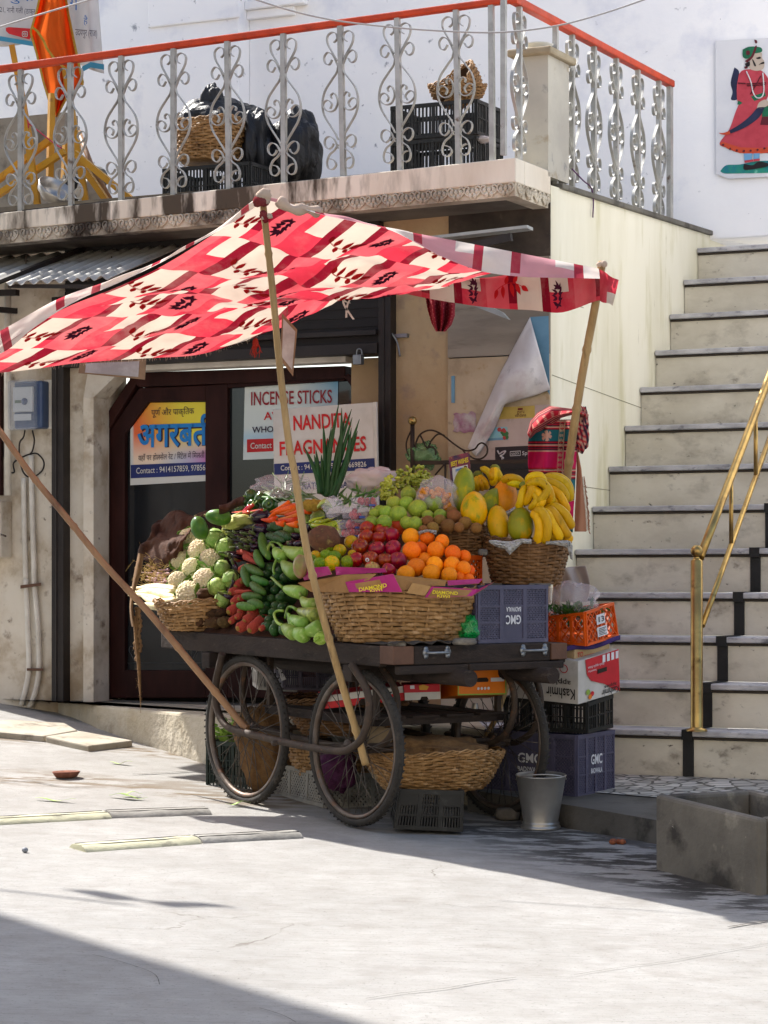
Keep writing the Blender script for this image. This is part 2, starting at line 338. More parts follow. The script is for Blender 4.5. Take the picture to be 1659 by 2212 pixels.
BRASS = mat('brass', '#b3965a', '#94794a', 9, .32, .12, 40, metal=1, spots=[('#6a5230', 14, .60, .76)])
WHITE = mat('white_paint', '#cfcac0', '#b9b3a8', 6, .7, .2, 30)
FB = lambda x, y, z: W(x, y, z)
# ---------------- the shop building ----------------
bld = thing('shop_building', 'cream plastered shop building with a stained carved balcony slab and dark glazed door', 'building', W(-1.8, .5, -.1))
def part(mb, name, m, par=None, **k): return mb.build(name, m, par or bld, **k)
uo = lambda x, y, v=0: F(x, y, v)[0]
zo = lambda x, y, v=0: F(x, y, v)[1]
ULEFT = -3.95; ztop = 3.06
u115, u140, u213 = uo(115, 1200, -.05), uo(141, 1200, -.05), uo(213, 1200)
u748, u820, u847, u970 = uo(748, 800), uo(820, 900, -.05), uo(847, 900, -.05), uo(970, 900)
zlin = zo(500, 790)
mb = MB(); mb.box(FB, ULEFT, u213, 0, .3, -.3, ztop); part(mb, 'wall', PLASTERW)
mb = MB(); mb.box(FB, u820, u970, 0, .3, -.3, ztop); mb.box(FB, u748-.02, u820, .10, .3, .3, zlin+.02); part(mb, 'wall', PLASTER)
zg = zo(1080, 771)
mb = MB(); mb.box(FB, u970, -.001, -.015, -.001, -.3, zg); mb.box(FB, u970, -.131, -.001, .3, -.3, zg); part(mb, 'marble_dado', MARBLE)
mb = MB(); mb.box(FB, u970, -.001, -.018, -.001, zg+.006, zo(1080, 560)); mb.box(FB, u970, -.131, -.001, .3, zg+.006, zo(1080, 560)); part(mb, 'marble_dado', MARBLEG)
mb = MB(); mb.box(FB, u970, -.001, -.006, -.001, zo(1080, 560), ztop); mb.box(FB, u970, -.131, -.001, .3, zo(1080, 560), ztop); part(mb, 'wall', mat('sooty_plaster', '#4d443c', '#2f2a26', 3, .9, .4, 20, spots=[('#6e6458', 5, .55, .7)]))
mb = MB(); mb.box(FB, uo(180, 1200, -.06), u213+.004, -.06, .1, .3, zo(190, 860, -.06))
mb.hexa([W(uo(180, 1200, -.06), -.06, zo(190, 860, -.06)), W(u213, -.06, zo(190, 860, -.06)), W(u213, .1, zo(190, 860, -.06)), W(uo(180, 1200, -.06), .1, zo(190, 860, -.06)), W(uo(180, 1200, -.06), -.002, zo(190, 790)), W(u213+.2, -.002, zo(190, 790)), W(u213+.2, .1, zo(190, 790)), W(uo(180, 1200, -.06), .1, zo(190, 790))])
part(mb, 'pilaster', PLASTERW)
for a, b in ((u115, u140), (u820, u847)):
    mb = MB(); mb.box(FB, a, b, -.07, .02, .38, zo(200, 640)); mb.box(FB, a+.03, a+.04, -.078, -.07, .38, zo(200, 640)); part(mb, 'post', BLACKM, bev=.004)
ztr = zo(400, 785); zsh = zo(400, 640)
mb = MB(); mb.box(FB, u140, u820, -.05, .1, ztr, zsh+.35)
for k in range(14): mb.box(FB, u140, u820, -.056, -.05, ztr+.10+k*.05, ztr+.135+k*.05)
part(mb, 'rolling_shutter', DARK)
mb = MB(); mb.box(FB, u140, u820, -.085, -.05, ztr, ztr+.06); mb.box(FB, u140, u820, -.10, -.05, ztr+.10, ztr+.13); part(mb, 'shutter_rail', BLACKM, bev=.004)
mb = MB(); mb.box(FB, u213, u748, -.01, .12, ztr-.03, ztr+.0); part(mb, 'lintel_strip', WHITE)
# door: frame, stiles, two glazed leaves
vd = .11; zb = .40
fz = lambda y, x=400: zo(x, y, vd)
fu = lambda x, y=1100: uo(x, y, vd)
def frame_poly(pts, th=.06, v=vd): return [W(*((lambda q: (q[0], v, q[1]))(F(x, y, v)))) for x, y in pts]
mb = MB()
mb.prism(frame_poly([(213, 1512), (213, 919), (278, 821), (300, 821), (236, 926), (236, 1512)]), EV*.10)
mb.prism(frame_poly([(278, 821), (283, 805), (745, 790), (745, 818), (300, 836)]), EV*.10)
mb.prism(frame_poly([(742, 813), (752, 806), (806, 864), (806, 1512), (790, 1512), (790, 880)]), EV*.10)
part(mb, 'door_frame', DOORW, bev=.006)
mb = MB(); v2 = vd+.02
fp2 = lambda pts: frame_poly(pts, v=v2)
mb.prism(fp2([(238, 1508), (238, 930), (300, 838), (443, 832), (443, 866), (321, 868), (269, 937), (269, 1448), (443, 1448), (443, 1508)]), EV*.05)
mb.prism(fp2([(443, 832), (491, 828), (491, 1508), (443, 1508)]), EV*.06)
leaf = part(mb, 'door_leaf', DOORW, bev=.005)
mb = MB(); mb.box(FB, fu(266), fu(446), v2+.03, v2+.035, fz(1452), fz(866)); mb.build('pane', GLASS, leaf)
mb = MB(); mb.prism(fp2([(491, 822), (745, 806), (745, 822), (491, 838)]), EV*.05); part(mb, 'door_rail', DOORW, bev=.005); mb = MB(); mb.prism(fp2([(491, 1440), (790, 1440), (790, 1508), (491, 1508)]), EV*.05)
leaf2 = part(mb, 'door_leaf', DOORW, bev=.005)
mb = MB(); mb.prism(frame_poly([(489, 1445), (489, 826), (745, 810), (795, 868), (795, 1445)], v=v2+.03), EV*.005); mb.build('pane', GLASS, leaf2)
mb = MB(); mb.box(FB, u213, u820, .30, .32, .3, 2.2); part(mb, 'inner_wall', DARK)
mb = MB()
for sx in (-1, 1):                        # etched scroll ornament at the foot of the left pane
    cx = 400+0*sx; 
for k in range(2):
    x0 = (415, 290)[k]
    for q in (-1, 1):
        pts = [FW(x0+q*a, 1405+b, v2+.028) for a, b in ((0, 22), (6, 10), (11, 0), (8, -9), (2, -6), (4, 1))]; mb.tube(catmull(pts, 5), .0022, 4)
    mb.tube([FW(x0, 1425, v2+.028), FW(x0, 1385, v2+.028)], .002, 4)
mb.tube([FW(275, 1432, v2+.028), FW(436, 1432, v2+.028), FW(436, 1380, v2+.028)], .0016, 4)
part(mb, 'etched_ornament', mat('etch', '#4c4f50', rough=.8), leaf)
mb = MB(); mb.box(FB, u140+.02, u820-.01, -.035, .36, .2, .3875); part(mb, 'threshold', GREYST)
# balcony slab: fascia, carved frieze, soffit
vf = -.472
q = lambda x, y, v=vf: FW(x, y, v)
mb = MB(); mb.prism([q(-110, 472), q(1114, 340), q(1114, 393), q(-110, 508)], EV*.12)
zc0, zc1, zc2 = zo(1114, 340, vf), zo(1114, 393, vf), zo(1114, 423, vf)
mb.box(FB, -.12, 0, vf+.12, 0, zc1, zc0)
part(mb, 'fascia', FASCIA, bev=.006)
mb = MB(); mb.prism([q(-110, 508.5, vf+.012), q(1113, 393.5, vf+.012), q(1113, 423, vf+.012), q(-110, 538, vf+.012)], EV*.1)
mb.box(FB, -.1, -.012, vf+.115, 0, zc2, zc1-.001)
n = 34
def motif(cen, ex, ou, s):
    for a, r, l in ((0, .0, 0), (-.5, .020, 1), (.5, .020, 1), (-1.5, .024, 1), (1.5, .024, 1)):
        c_ = cen+(ex*math.sin(a)-UP*math.cos(a)*1)*(.026*l)*s+UP*.008*s
        mb.ell(c_, (.012*s, .012*s, .017*s), nu=8, nv=6)
    for sg in (-1, 1):
        pts = [cen+ex*(sg*x*s)+UP*(y*s)+ou*.004 for x, y in ((.004, -.02), (.03, -.012), (.046, .012), (.036, .030), (.020, .026), (.022, .014))]
        mb.tube(catmull(pts, 4), .0055*s, 6)
for i in range(n):
    t = (i+.5)/n; x = -100+t*1210; y0 = 508+(393-508)*(x+110)/1223; y1 = 538+(423-538)*(x+110)/1223
    motif(q(x, (y0+y1)/2, vf+.008), EX, -EV, 1.0)
for i in range(4): motif(W(-.008, vf+.08+i*.11, (zc1+zc2)/2), EV, EX, 1.0)
part(mb, 'frieze', FRIEZE)
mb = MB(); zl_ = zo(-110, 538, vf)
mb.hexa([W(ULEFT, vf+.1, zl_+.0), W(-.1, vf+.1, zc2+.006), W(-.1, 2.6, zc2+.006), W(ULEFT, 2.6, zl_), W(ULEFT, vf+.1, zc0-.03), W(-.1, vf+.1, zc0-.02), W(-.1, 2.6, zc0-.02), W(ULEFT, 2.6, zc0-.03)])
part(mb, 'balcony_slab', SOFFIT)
# upper walls behind the balcony and the stairs
u515 = uo(515, 100, 2.45)
mb = MB(); mb.box(FB, -7.5, u515, 2.45, 2.9, zc0-.04, 6.2); mb.box(FB, ULEFT, u515+.02, 2.43, 2.45, zo(600, 30, 2.45), zo(600, 30, 2.45)+.5)
part(mb, 'upper_wall', BLUEWALL, bev=.01)
mb = MB(); mb.box(FB, u515, 3.2, 2.6, 3.0, zc0-.04, 6.2)
zc = zo(600, 38, 2.6); mb.box(FB, u515, uo(640, 20, 2.6), 2.56, 2.6, zc, zc+.06); mb.box(FB, u515, uo(660, 20, 2.56), 2.53, 2.6, zc+.06, zc+.12)
part(mb, 'upper_wall', BLUEWALL, bev=.008)
# ---------------- staircase ----------------
v0_, tv, hz = -.927, .2514, .23
YS = [1680, 1578, 1476, 1375, 1280, 1185, 1091, 1004, 916, 833, 754, 677, 604, 537]      # nosing heights in the picture at one column
ZS = [F(1480, y_, v0_+tv*max(k, .9))[1] for k, y_ in enumerate(YS)]; z0_ = ZS[0]
ZL = z0_
stair = thing('stone_staircase', 'wide marble stone staircase climbing beside the shop with pale nosings', 'staircase', W(1.2, 0, ZL))
for n_ in range(1, 14):
    v = v0_+tv*n_; z = ZS[n_]; hz = z-ZS[n_-1]; ul = 0.004 if n_ >= 4 else -.45; ur = 2.2
    v2_ = v+tv if n_ < 13 else 2.6
    mb = MB(); mb.box(FB, ul, ur, v+.025, v2_+.03, z-hz+.0005, z-.03); st_ = mb.build('step', STEPM, stair)
    mb = MB(); mb.box(FB, ul, ur, v, v2_+.02, z-.03, z-.001); mb.box(FB, ul, ur, v+.012, v+.025, z-.045, z-.031, 1); mb.build('nosing', [NOSE, mat('nosing_shadow', '#3a342d', rough=.9)], st_, bev=.006)  # dark strip below the nosing paints its cast shadow
mb = MB(); zcp = S(1190, 400)[1]; zce = S(1570, 520)[1]
mb.hexa([W(-.13, 0, -.3), W(0, 0, -.3), W(0, 2.95, -.3), W(-.13, 2.95, -.3), W(-.13, 0, zcp), W(0, 0, zcp), W(0, 2.95, zce), W(-.13, 2.95, zce)])
sw = mb.build('side_wall', SIDEM, stair)
mb = MB()                                # slab joints of the side wall
for (a, b) in (((1192, 810), (1417, 893)), ((1250, 1050), (1352, 1064)), ((1192, 640), (1260, 665))):
    (va, za), (vb, zb_) = S(*a), S(*b); mb.hexa([W(.0005, va, za-.002), W(.002, va, za-.002), W(.002, vb, zb_-.002), W(.0005, vb, zb_-.002), W(.0005, va, za+.002), W(.002, va, za+.002), W(.002, vb, zb_+.002), W(.0005, vb, zb_+.002)])
mb.build('slab_joint', mat('joint', '#8e8c76', rough=.9), sw)
mb = MB(); mb.hexa([W(-.15, .12, zcp-.002), W(.02, .12, zcp-.002), W(.02, 2.97, zce), W(-.15, 2.97, zce), W(-.15, .12, zcp+.028), W(.02, .12, zcp+.028), W(.02, 2.97, zce+.03), W(-.15, 2.97, zce+.03)])
mb.build('coping', GREYST, sw, bev=.006)
for k, x in enumerate((1487, 1527, 1561, 1597, 1632, 1664)):
    n_ = k+1; v = v0_+tv*n_; z = ZS[n_]; hz = z-ZS[n_-1]; uc = F(x, 1630-95*k, v+.02)[0]
    mb = MB(); mb.box(FB, uc-.027, uc+.027, v+.016, v+.0245, z-hz+.003, z-.046); mb.box(FB, uc-.027, uc+.027, v-.004, v+.0245, z-.0455, z+.004); mb.box(FB, uc-.027, uc+.027, v+.0245, v+tv+.022, z+.0005, z+.004)
    mb.build('black_strip', mat('rubber', '#191919', '#242424', 9, .6, .1, 60), stair)
# landing with a mosaic floor and a kerb
def atz(x, y, z): Y = (CZ-z)*FPX/(y-HY); return P(x, y, Y)
K = [G(x, y)+UP*.105 for x, y in ((1010, 1752), (1240, 1792), (1415, 1824), (1680, 1873))]; K.append(K[-1]+(K[-1]-K[-2])*4)
for p in K: p.z = min(p.z, ZL-.02)
bk = [W(2.2, v0_+tv+.05, ZL), W(-.6, v0_+tv+.05, ZL)]
Kp = catmull(K[:4], 8)
def land(i, j):
    f = i*(len(Kp)-1); k = min(len(Kp)-2, int(f)); a = Kp[k].lerp(Kp[k+1], f-k); return a.lerp(W(-.75+2.95*i, v0_+tv+.05, ZL), j)
mb = MB(); mb.grid(land, 40, 14, 0); mb.grid(lambda i, j: land(i, 0)-UP*(.45*j)+(land(i, 0)-land(i, .2)).normalized()*.0, 40, 6, 1)
ld = mb.build('landing', [mat('landing_stone', '#5c5a54', '#47453f', 3, .6, .25, 30, spots=[('#3f3c37', 6, .54, .68)]), mat('kerb_stone', '#5a564f', '#45413b', 3, .8, .5, 25, spots=[('#2f2c28', 6, .54, .68)])]); struct(ld)
def mosaic():
    m = bpy.data.materials.new('broken_tile'); m.use_nodes = True; t = m.node_tree; N = t.nodes; L = t.links; bs = N['Principled BSDF']; bs.inputs['Roughness'].default_value = .45
    tc = N.new('ShaderNodeTexCoord'); v = N.new('ShaderNodeTexVoronoi'); v.inputs['Scale'].default_value = 13; v2 = N.new('ShaderNodeTexVoronoi'); v2.feature = 'DISTANCE_TO_EDGE'; v2.inputs['Scale'].default_value = 13
    L.new(tc.outputs['Object'], v.inputs[0]); L.new(tc.outputs['Object'], v2.inputs[0])
    r = N.new('ShaderNodeMapRange'); r.inputs[1].default_value = .06; r.inputs[2].default_value = .09; L.new(v2.outputs[0], r.inputs[0])
    sp = N.new('ShaderNodeSeparateColor'); L.new(v.outputs['Color'], sp.inputs[0]); cr = N.new('ShaderNodeMix'); cr.data_type = 'RGBA'; L.new(sp.outputs[0], cr.inputs[0]); cr.inputs[6].default_value = hx('#c6c3bb'); cr.inputs[7].default_value = hx('#8c8a84')
    mx = N.new('ShaderNodeMix'); mx.data_type = 'RGBA'; L.new(r.outputs[0], mx.inputs[0]); mx.inputs[6].default_value = hx('#3d3d3a'); L.new(cr.outputs[2], mx.inputs[7]); L.new(mx.outputs[2], bs.inputs['Base Color']); return m
mb = MB(); mb.grid(lambda i, j: land(.02+.98*i, .42+.55*j)+UP*.005, 40, 14); mo = mb.build('mosaic_floor', mosaic()); struct(mo)
# plinth in front of the shop
zp = .385
pl = [atz(68, 1506, zp), atz(148, 1516, zp), atz(434, 1545, zp), atz(600, 1562, zp)]
pl = pl+[pl[-1]+EX*1.1+EV*.05, W(-.5, .06, zp), W(ULEFT+.4, .06, zp)]
def wob(a, b, n): return [a.lerp(b, i/n)+V3((random.uniform(-.012, .012), random.uniform(-.012, .012), 0)) for i in range(n)]
pp = []
for i in range(4): pp += wob(pl[i], pl[i+1], 8)
pp += pl[4:]
mb = MB(); mb.prism(pp, V3((0, 0, -.6))); tag(mb.build('shop_plinth', PLINTH, bev=.015), 'rough pale cement plinth in front of the dark glazed shop door', 'plinth')
# unseen wall by the stairs and house opposite, added to bounce sun, block sky
mb = MB(); mb.box(FB, 2.2, 2.6, .15, 3.2, -.3, 6.5); mb.box(FB, 2.16, 2.64, .12, 3.2, 6.5, 6.65); tag(mb.build('bounce_wall', BLUEWALL, bev=.02), 'tall white unseen wall added right of the stairs to bounce sunlight', 'wall')
op = thing('sky_block_house', 'long cream unseen house added behind the camera to shape the light', 'house', (0, -5, 0)); FO = lambda x, y, z: V3((x, y, z)); mb = MB(); mb.box(FO, -15, 15, -9, -3.2, -1, 8.0); mb.box(FO, -15.1, 15.1, -9, -3.0, 8.0, 8.25); mb.build('wall', mat('opposite_plaster', '#d6ccba', '#c8bca8', 2, .9, .2, 10), op)
for k in range(9):
    for z in (.6, 4.4):
        mb = MB(); mb.box(FO, -13.5+3.1*k, -12.4+3.1*k, -3.25, -3.16, z, z+1.7); wd = mb.build('window', DOORW, op); mb = MB(); mb.box(FO, -13.4+3.1*k, -12.5+3.1*k, -3.17, -3.155, z+.1, z+1.6); mb.build('pane', GLASS, wd)
# joints and cracks of the street
def gline(pts, w_, name='street_joint'):
    mb = MB(); pp2 = catmull([G(x, y) for x, y in pts], 10)
    for i in range(len(pp2)-1):
        a, b = pp2[i], pp2[i+1]; d = (b-a).normalized(); s = V3((-d.y, d.x, 0))*w_*(.5+.7*abs(noise.noise(V3((i*.9, pts[0][0], 0))))); mb.add([a-s+UP*.005, b-s+UP*.005, b+s+UP*.005, a+s+UP*.005], [(0, 1, 2, 3)])
    struct(mb.build(name, mat('joint_dark', '#4f4a44', '#3a3631', 30, .95)))
gline([(1240, 2109), (1330, 2094), (1450, 2078), (1560, 2058), (1700, 2034)], .0022); gline([(790, 2160), (870, 2148), (960, 2138), (1040, 2124), (1115, 2114)], .0030); gline([(1572, 2005), (1620, 1997), (1700, 1984)], .007); gline([(286, 1674), (350, 1671), (445, 1666)], .010); gline([(105, 1905), (200, 1900), (330, 1892), (470, 1877)], .0014); gline([(0, 1690), (60, 1688), (130, 1700), (200, 1702)], .006); gline([(955, 1955), (1010, 1962), (1090, 1960)], .002); gline([(560, 2180), (610, 2196), (640, 2212)], .002); gline([(200, 2065), (260, 2080), (330, 2105), (345, 2130)], .0018)
# neighbour across the lane, out of frame: its roof edge shades the foreground
a = V3((-1.36, 8.62, 0))+SUN*(9.0/math.tan(ELEV)); d = V3((.64, -.77, 0)).normalized(); nrm = V3((d.y, -d.x, 0))
mb = MB(); fr = lambda x, y, z: a+d*x+nrm*y+UP*z
mb.box(fr, 0, 3.4, 0, 4, -.6, 9.0); nb = thing('neighbouring_house', 'plain cream house across the lane outside the picture on the left', 'house', fr(1.6, 2, 0)); mb.build('wall', PLASTERW, nb, bev=.02)
for k in range(4):
    mb = MB(); mb.box(fr, .3+.8*k, .8+.8*k, -.02, .05, 1.0, 2.3); wd = mb.build('window', DOORW, nb); mb = MB(); mb.box(fr, .36+.8*k, .74+.8*k, -.025, -.021, 1.1, 2.2); mb.build('pane', GLASS, wd)
# ---------------- balcony railing ----------------
SC = [[(45, 110), (22, 88), (30, 55), (62, 46), (90, 70), (86, 118), (52, 176), (20, 226)],
      [(15, 262), (50, 190), (88, 168), (112, 196), (104, 234), (76, 244), (56, 216)],
      [(14, 250), (24, 296), (60, 342), (108, 410), (125, 490), (110, 560), (72, 622), (32, 680), (14, 716)],
      [(70, 520), (58, 492), (84, 466), (112, 474), (118, 506), (82, 536), (40, 530), (18, 490), (24, 450), (44, 424), (64, 436), (60, 456)],
      [(16, 770), (40, 715), (76, 692), (104, 706), (106, 744), (80, 770), (54, 756), (46, 738)],
      [(14, 746), (40, 780), (74, 806), (92, 850), (82, 890), (50, 897), (28, 872), (44, 842), (72, 832)]]
def scrolls(mb, org, ex, wd, sc_):       # org: top of the post
    for sg in (-1, 1):
        for pl_ in SC:
            pts = catmull([(x, y) for x, y in pl_], 5); mb.ribbon([org+ex*(sg*p.x*sc_)-UP*(p.y*sc_) for p in pts], wd, .0042)
rl = thing('balcony_railing', 'silver scrollwork balcony railing with an orange painted top rail', 'railing', q(550, 400))
vr = vf+.05
ry = lambda x: 149-.1355*x               # orange rail, picture height
mb = MB(); mb.prism([q(-110, ry(-110)-9, vr-.02), q(1100, ry(1100)-9, vr-.02), q(1100, ry(1100)+4, vr-.02), q(-110, ry(-110)+6, vr-.02)], EV*.05)
(va_, za_), (vb_, zb_) = S(1090, 0), S(1459, 186); ztr_ = zo(1100, ry(1100)+2, vr); 
zr0 = S(1459, 186)[1]
mb.box(FB, -.055, -.005, vr-.02, S(1460, 186)[0], zr0-.005, zr0+.035)
print('RAIL z', ztr_, zr0)
mb.build('top_rail', ORAIL, rl, bev=.006)
mb = MB(); mb.prism([q(-110, 470, vr-.006), q(1075, 345, vr-.006), q(1075, 348, vr-.006), q(-110, 474, vr-.006)], EV*.012); mb.build('bottom_rail', BLACKM, rl)
posts = [(-62, 0), (45, 1), (152, 1), (262, 1), (375, 1), (491, 1), (612, 1), (735, 1), (858, 1), (985, 1), (1061, 0)]
for i, (x, sc1) in enumerate(posts):
    yt = ry(x)+3; yb = 466-.112*x; lean = (0, 0, 2, 0, 0, 4, 2, 7, 7, 6, 3)[i]
    a = q(x, yt, vr); b = q(x+lean, yb, vr); mb = MB(); wv = EX*.0135
    mb.hexa([b-wv-EV*.013, b+wv-EV*.013, b+wv+EV*.013, b-wv+EV*.013, a-wv-EV*.013, a+wv-EV*.013, a+wv+EV*.013, a-wv+EV*.013])
    po = mb.build('post', SILVER, rl)
    if sc1 or i == 0:
        mb = MB(); sc_ = (a-b).length/955; scrolls(mb, a, EX+(b-a)*0, EV*.020, sc_); mb.build('scroll', SILVER, po)
zb0 = zcp+.03; zbal = zc0
for (x, k) in ((1088, 0), (1122, 1), (1200, 0), (1236, 1), (1283, 1), (1331, 1), (1378, 1), (1423, 1), (1447, 2)):
    v = S(x, 200, -.03)[0]; zt = zr0-.004; zb_ = zbal if v < .02 else zb0-.003
    wd = .013 if k < 2 else .024
    mb = MB(); mb.box(FB, -.043, -.017, v-wd, v+wd, zb_, zt); po = mb.build('post', SILVER, rl)
    if k == 1:
        mb = MB(); scrolls(mb, W(-.03, v, zt), EV, EX*.017, (zt-zb_)/955); mb.build('scroll', SILVER, po)
# marble pillar at the head of the side wall
mb = MB(); vp0 = S(1184, 200)[0]; vp1 = S(1229, 200)[0]; zpt = S(1184, 118)[1]
upl = F(1112, 250, vp0)[0]; mb.box(FB, upl, .0, vp0, vp1, zc0-.03, zpt); pil = thing('marble_pillar', 'grey veined marble pillar at the balcony corner with a small bowl on top', 'pillar', W(-.2, .1, zc0)); mb.build('shaft', mat('pillar_marble', '#b5b1a4', '#a09c92', 2, .6, .1, 20, spots=[('#8a7a5c', 5, .56, .7), ('#5c6068', 7, .6, .74)]), pil)
mb = MB(); mb.box(FB, upl-.03, .03, vp0-.04, vp1+.04, zpt, zpt+.04); mb.build('cap', mat('pillar_cap', '#a1957c', '#8a7c62', 6, .7, .3, 20), pil, bev=.01)
c_ = W(upl*.5, .06, zpt+.04); mb = MB(); mb.lathe(c_, [(.03, 0), (.05, .005), (.075, .035), (.08, .04), (.07, .034), (.0, .012)], 24)
tag(mb.build('bowl', mat('bowl_white', '#cfd0cc', rough=.3)), 'small white bowl on top of the marble pillar', 'bowl')
# ---------------- brass handrail on the stairs ----------------
z1 = ZS[1]; bp = atz(1505, 1579, z1); up_ = (bp-O).dot(EX); vp_ = (bp-O).dot(EV)
hr = thing('brass_handrail', 'polished brass handrail with ball topped post on the marble steps', 'handrail', bp)
zt = S(1505, 1212, up_)[1]; zt = P(1505, 1212, bp.y).z; r_ = 13.3/FPX*bp.y
mb = MB(); mb.lathe(bp, [(r_*1.75, 0), (r_*1.7, .008), (r_*1.1, .014), (r_, .02), (r_, zt-z1), (r_*.75, zt-z1+.008), (r_*.5, zt-z1+.014), (r_*.55, zt-z1+.02)], 28); mb.build('post', BRASS, hr)
mb = MB(); mb.ell(bp+UP*(zt-z1+.02+r_*.95), r_*1.02, nu=24, nv=14); mb.build('ball_finial', BRASS, hr)
def rl_(x, y): v, z = S(x, y, up_); return W(up_, v, z)
def rail(p0, p1, r):
    d = p1-p0; return MB().tube([p0, p0+d*.3, p0+d*.6, p1+d*2.2], r, 14)
a = P(1512, 1205, bp.y+.01); b = rl_(1659, 822); rail(a, b, .021).build('top_rail', BRASS, hr)
a2 = P(1517, 1352, bp.y+.01); b2 = rl_(1659, 956); rail(a2, b2, .014).build('lower_rail', BRASS, hr)
for f0 in (.42, .80, 1.2, 1.7):
    p = a2.lerp(b2, f0); dz = (a.lerp(b, f0*1.0)).z-p.z; MB().tube([p, p+UP*max(dz, .12)], .011, 10).build('baluster', BRASS, hr)
# ---------------- stone trough ----------------
A = G(1415, 1877); B = G(1637, 1934); ab = (B-A); ab.z = 0; L_ = ab.length; ex = ab.normalized(); ey = V3((-ex.y, ex.x, 0)); zt = P(1417, 1716, A.y).z
z0 = min(A.z, B.z)-.03; hT = zt-z0; hB = P(1637, 1769, B.y).z-z0
T_ = lambda x, y, z: V3((A.x, A.y, z0))+ex*x+ey*y+UP*(z*(1 if z <= 0 else (hT+(hB-hT)*min(1, x/L_))/hT))
mb = MB(); n = 10; D = .50; t = .05
mb.box(T_, 0, L_, 0, t, 0, hT); mb.box(T_, 0, L_, D-t, D, 0, hT); mb.box(T_, 0, t, t, D-t, 0, hT); mb.box(T_, L_-t, L_, t, D-t, 0, hT); mb.box(T_, t, L_-t, t, D-t, 0, .12)
tag(mb.build('stone_trough', mat('trough_stone', '#6e685e', '#58534b', 3, .85, .5, 30, spots=[('#8d8678', 5, .57, .7), ('#37332e', 4, .55, .68), ('#b5aea0', 26, .7, .76)], bdist=.01), bev=.014), 'dark grey open stone water trough on the street below the steps', 'trough')
# ---------------- street pieces ----------------
YEL = mat('bump_yellow', '#b6b396', '#a3a088', 9, .8, .4, 40, spots=[('#6d6a5c', 9, .56, .7)]); BLK = mat('bump_black', '#8a8780', '#6e6b65', 9, .8, .4, 40, spots=[('#7d7972', 9, .58, .7)])
def bump(x0, y0, x1, y1, m, lab):
    a = G(x0, y0); b = G(x1, y1); d = (b-a); L = d.length; d.normalize(); s = V3((d.y, -d.x, 0)); mb = MB(); mb_v = []
    prof = [(-.075, -.005), (-.066, .006), (-.05, .017), (-.02, .023), (.02, .023), (.05, .017), (.066, .006), (.075, -.005)]; n = 10
    vs = []
    for i in range(n+1):
        for (w_, h) in prof: p = a+d*(L*i/n)+s*(w_*(1+.03*noise.noise(V3((i*.7, w_*9, x0))))); vs.append(V3((p.x, p.y, gz(p.x, p.y)+h+.004*noise.noise(V3((i*.5, w_*20, y0))))))
    k = len(prof); mb.add(vs, [(i*k+j, (i+1)*k+j, (i+1)*k+j+1, i*k+j+1) for i in range(n) for j in range(k-1)], 0, True); mb.add(vs[:k], [list(range(k))]); mb.add(vs[-k:], [list(range(k))[::-1]])
    for g in (-.025, .025):              # grooves
        gp = [V3((p.x, p.y, gz(p.x, p.y)+.023)) for p in [a+d*(L*i/n)+s*g for i in range(n+1)]]; mb.tube(gp, .0016, 4, 1)
    tag(mb.build('speed_bump', [m, mat('bump_groove', '#3f3c38', rough=.9)]), lab, 'speed bump', 'speed bump strips on the street')
bump(-40, 1779, 226, 1764, YEL, 'worn yellow speed bump strip nearest the shop plinth'); bump(232, 1763, 446, 1755, BLK, 'grey black speed bump strip nearest the shop plinth')
bump(168, 1836, 418, 1818, YEL, 'worn yellow speed bump strip in front, nearer the camera'); bump(424, 1817, 640, 1806, BLK, 'grey black speed bump strip in front, beside the tree shaped shadow' if 0 else 'grey black speed bump strip in front, nearer the camera')
def slab(pts, th, lab):
    w_ = [G(x, y) for x, y in pts]; zz = max(p.z for p in w_)+th; mb = MB(); mb.prism([V3((p.x, p.y, p.z+th)) for p in w_], V3((0, 0, -th-.03))); tag(mb.build('paving_slab', mat('slab_stone', '#a39b8c', '#8f8676', 4, .85, .4, 25, spots=[('#6b6152', 7, .58, .7)]), bev=.008), lab, 'stone slab', 'loose slabs over the gutter')
slab([(-60, 1576), (20, 1566), (140, 1573), (168, 1589), (94, 1602), (-60, 1588)], .03, 'loose stone slab over the gutter at the left picture edge')
slab([(98, 1603), (172, 1591), (287, 1612), (191, 1624)], .032, 'loose stone slab over the gutter with a square near corner')
p = G(143, 1680); mb = MB(); mb.lathe(p, [(.03, 0), (.05, .005), (.066, .03), (.062, .032), (.045, .012), (0, .008)], 20, fn=lambda i, a: 1+.12*math.sin(2*a)); tag(mb.build('clay_dish', mat('terracotta', '#8a5a48', '#6d4436', 20, .9, .3, 60)), 'broken small terracotta dish lying on the street', 'dish')
p = G(54, 1842); mb = MB(); mb.ell(p+UP*.011, (.013, .013, .011), nu=12, nv=8); tag(mb.build('pebble', mat('pebble', '#7f8288', '#60646a', 30, .5)), 'small round grey pebble alone on the sunlit street', 'pebble')
p = G(1335, 1824); mb = MB()
for k in range(6): mb.ell(p+V3((random.uniform(-.03, .03), random.uniform(-.02, .02), .012)), (.016, .012, .012), nu=8, nv=6, fn=lambda d: 1+.2*noise.noise(d*3+V3((k, 0, 0))))
tag(mb.build('food_scrap', mat('scrap', '#9a5a38', '#7a4028', 30, .8)), 'crumbled brown food scrap on the shaded street', 'scrap', None, 'stuff')
GREENL = mat('scrap_leaf', '#7f9a4a', '#9fb070', 9, .7)
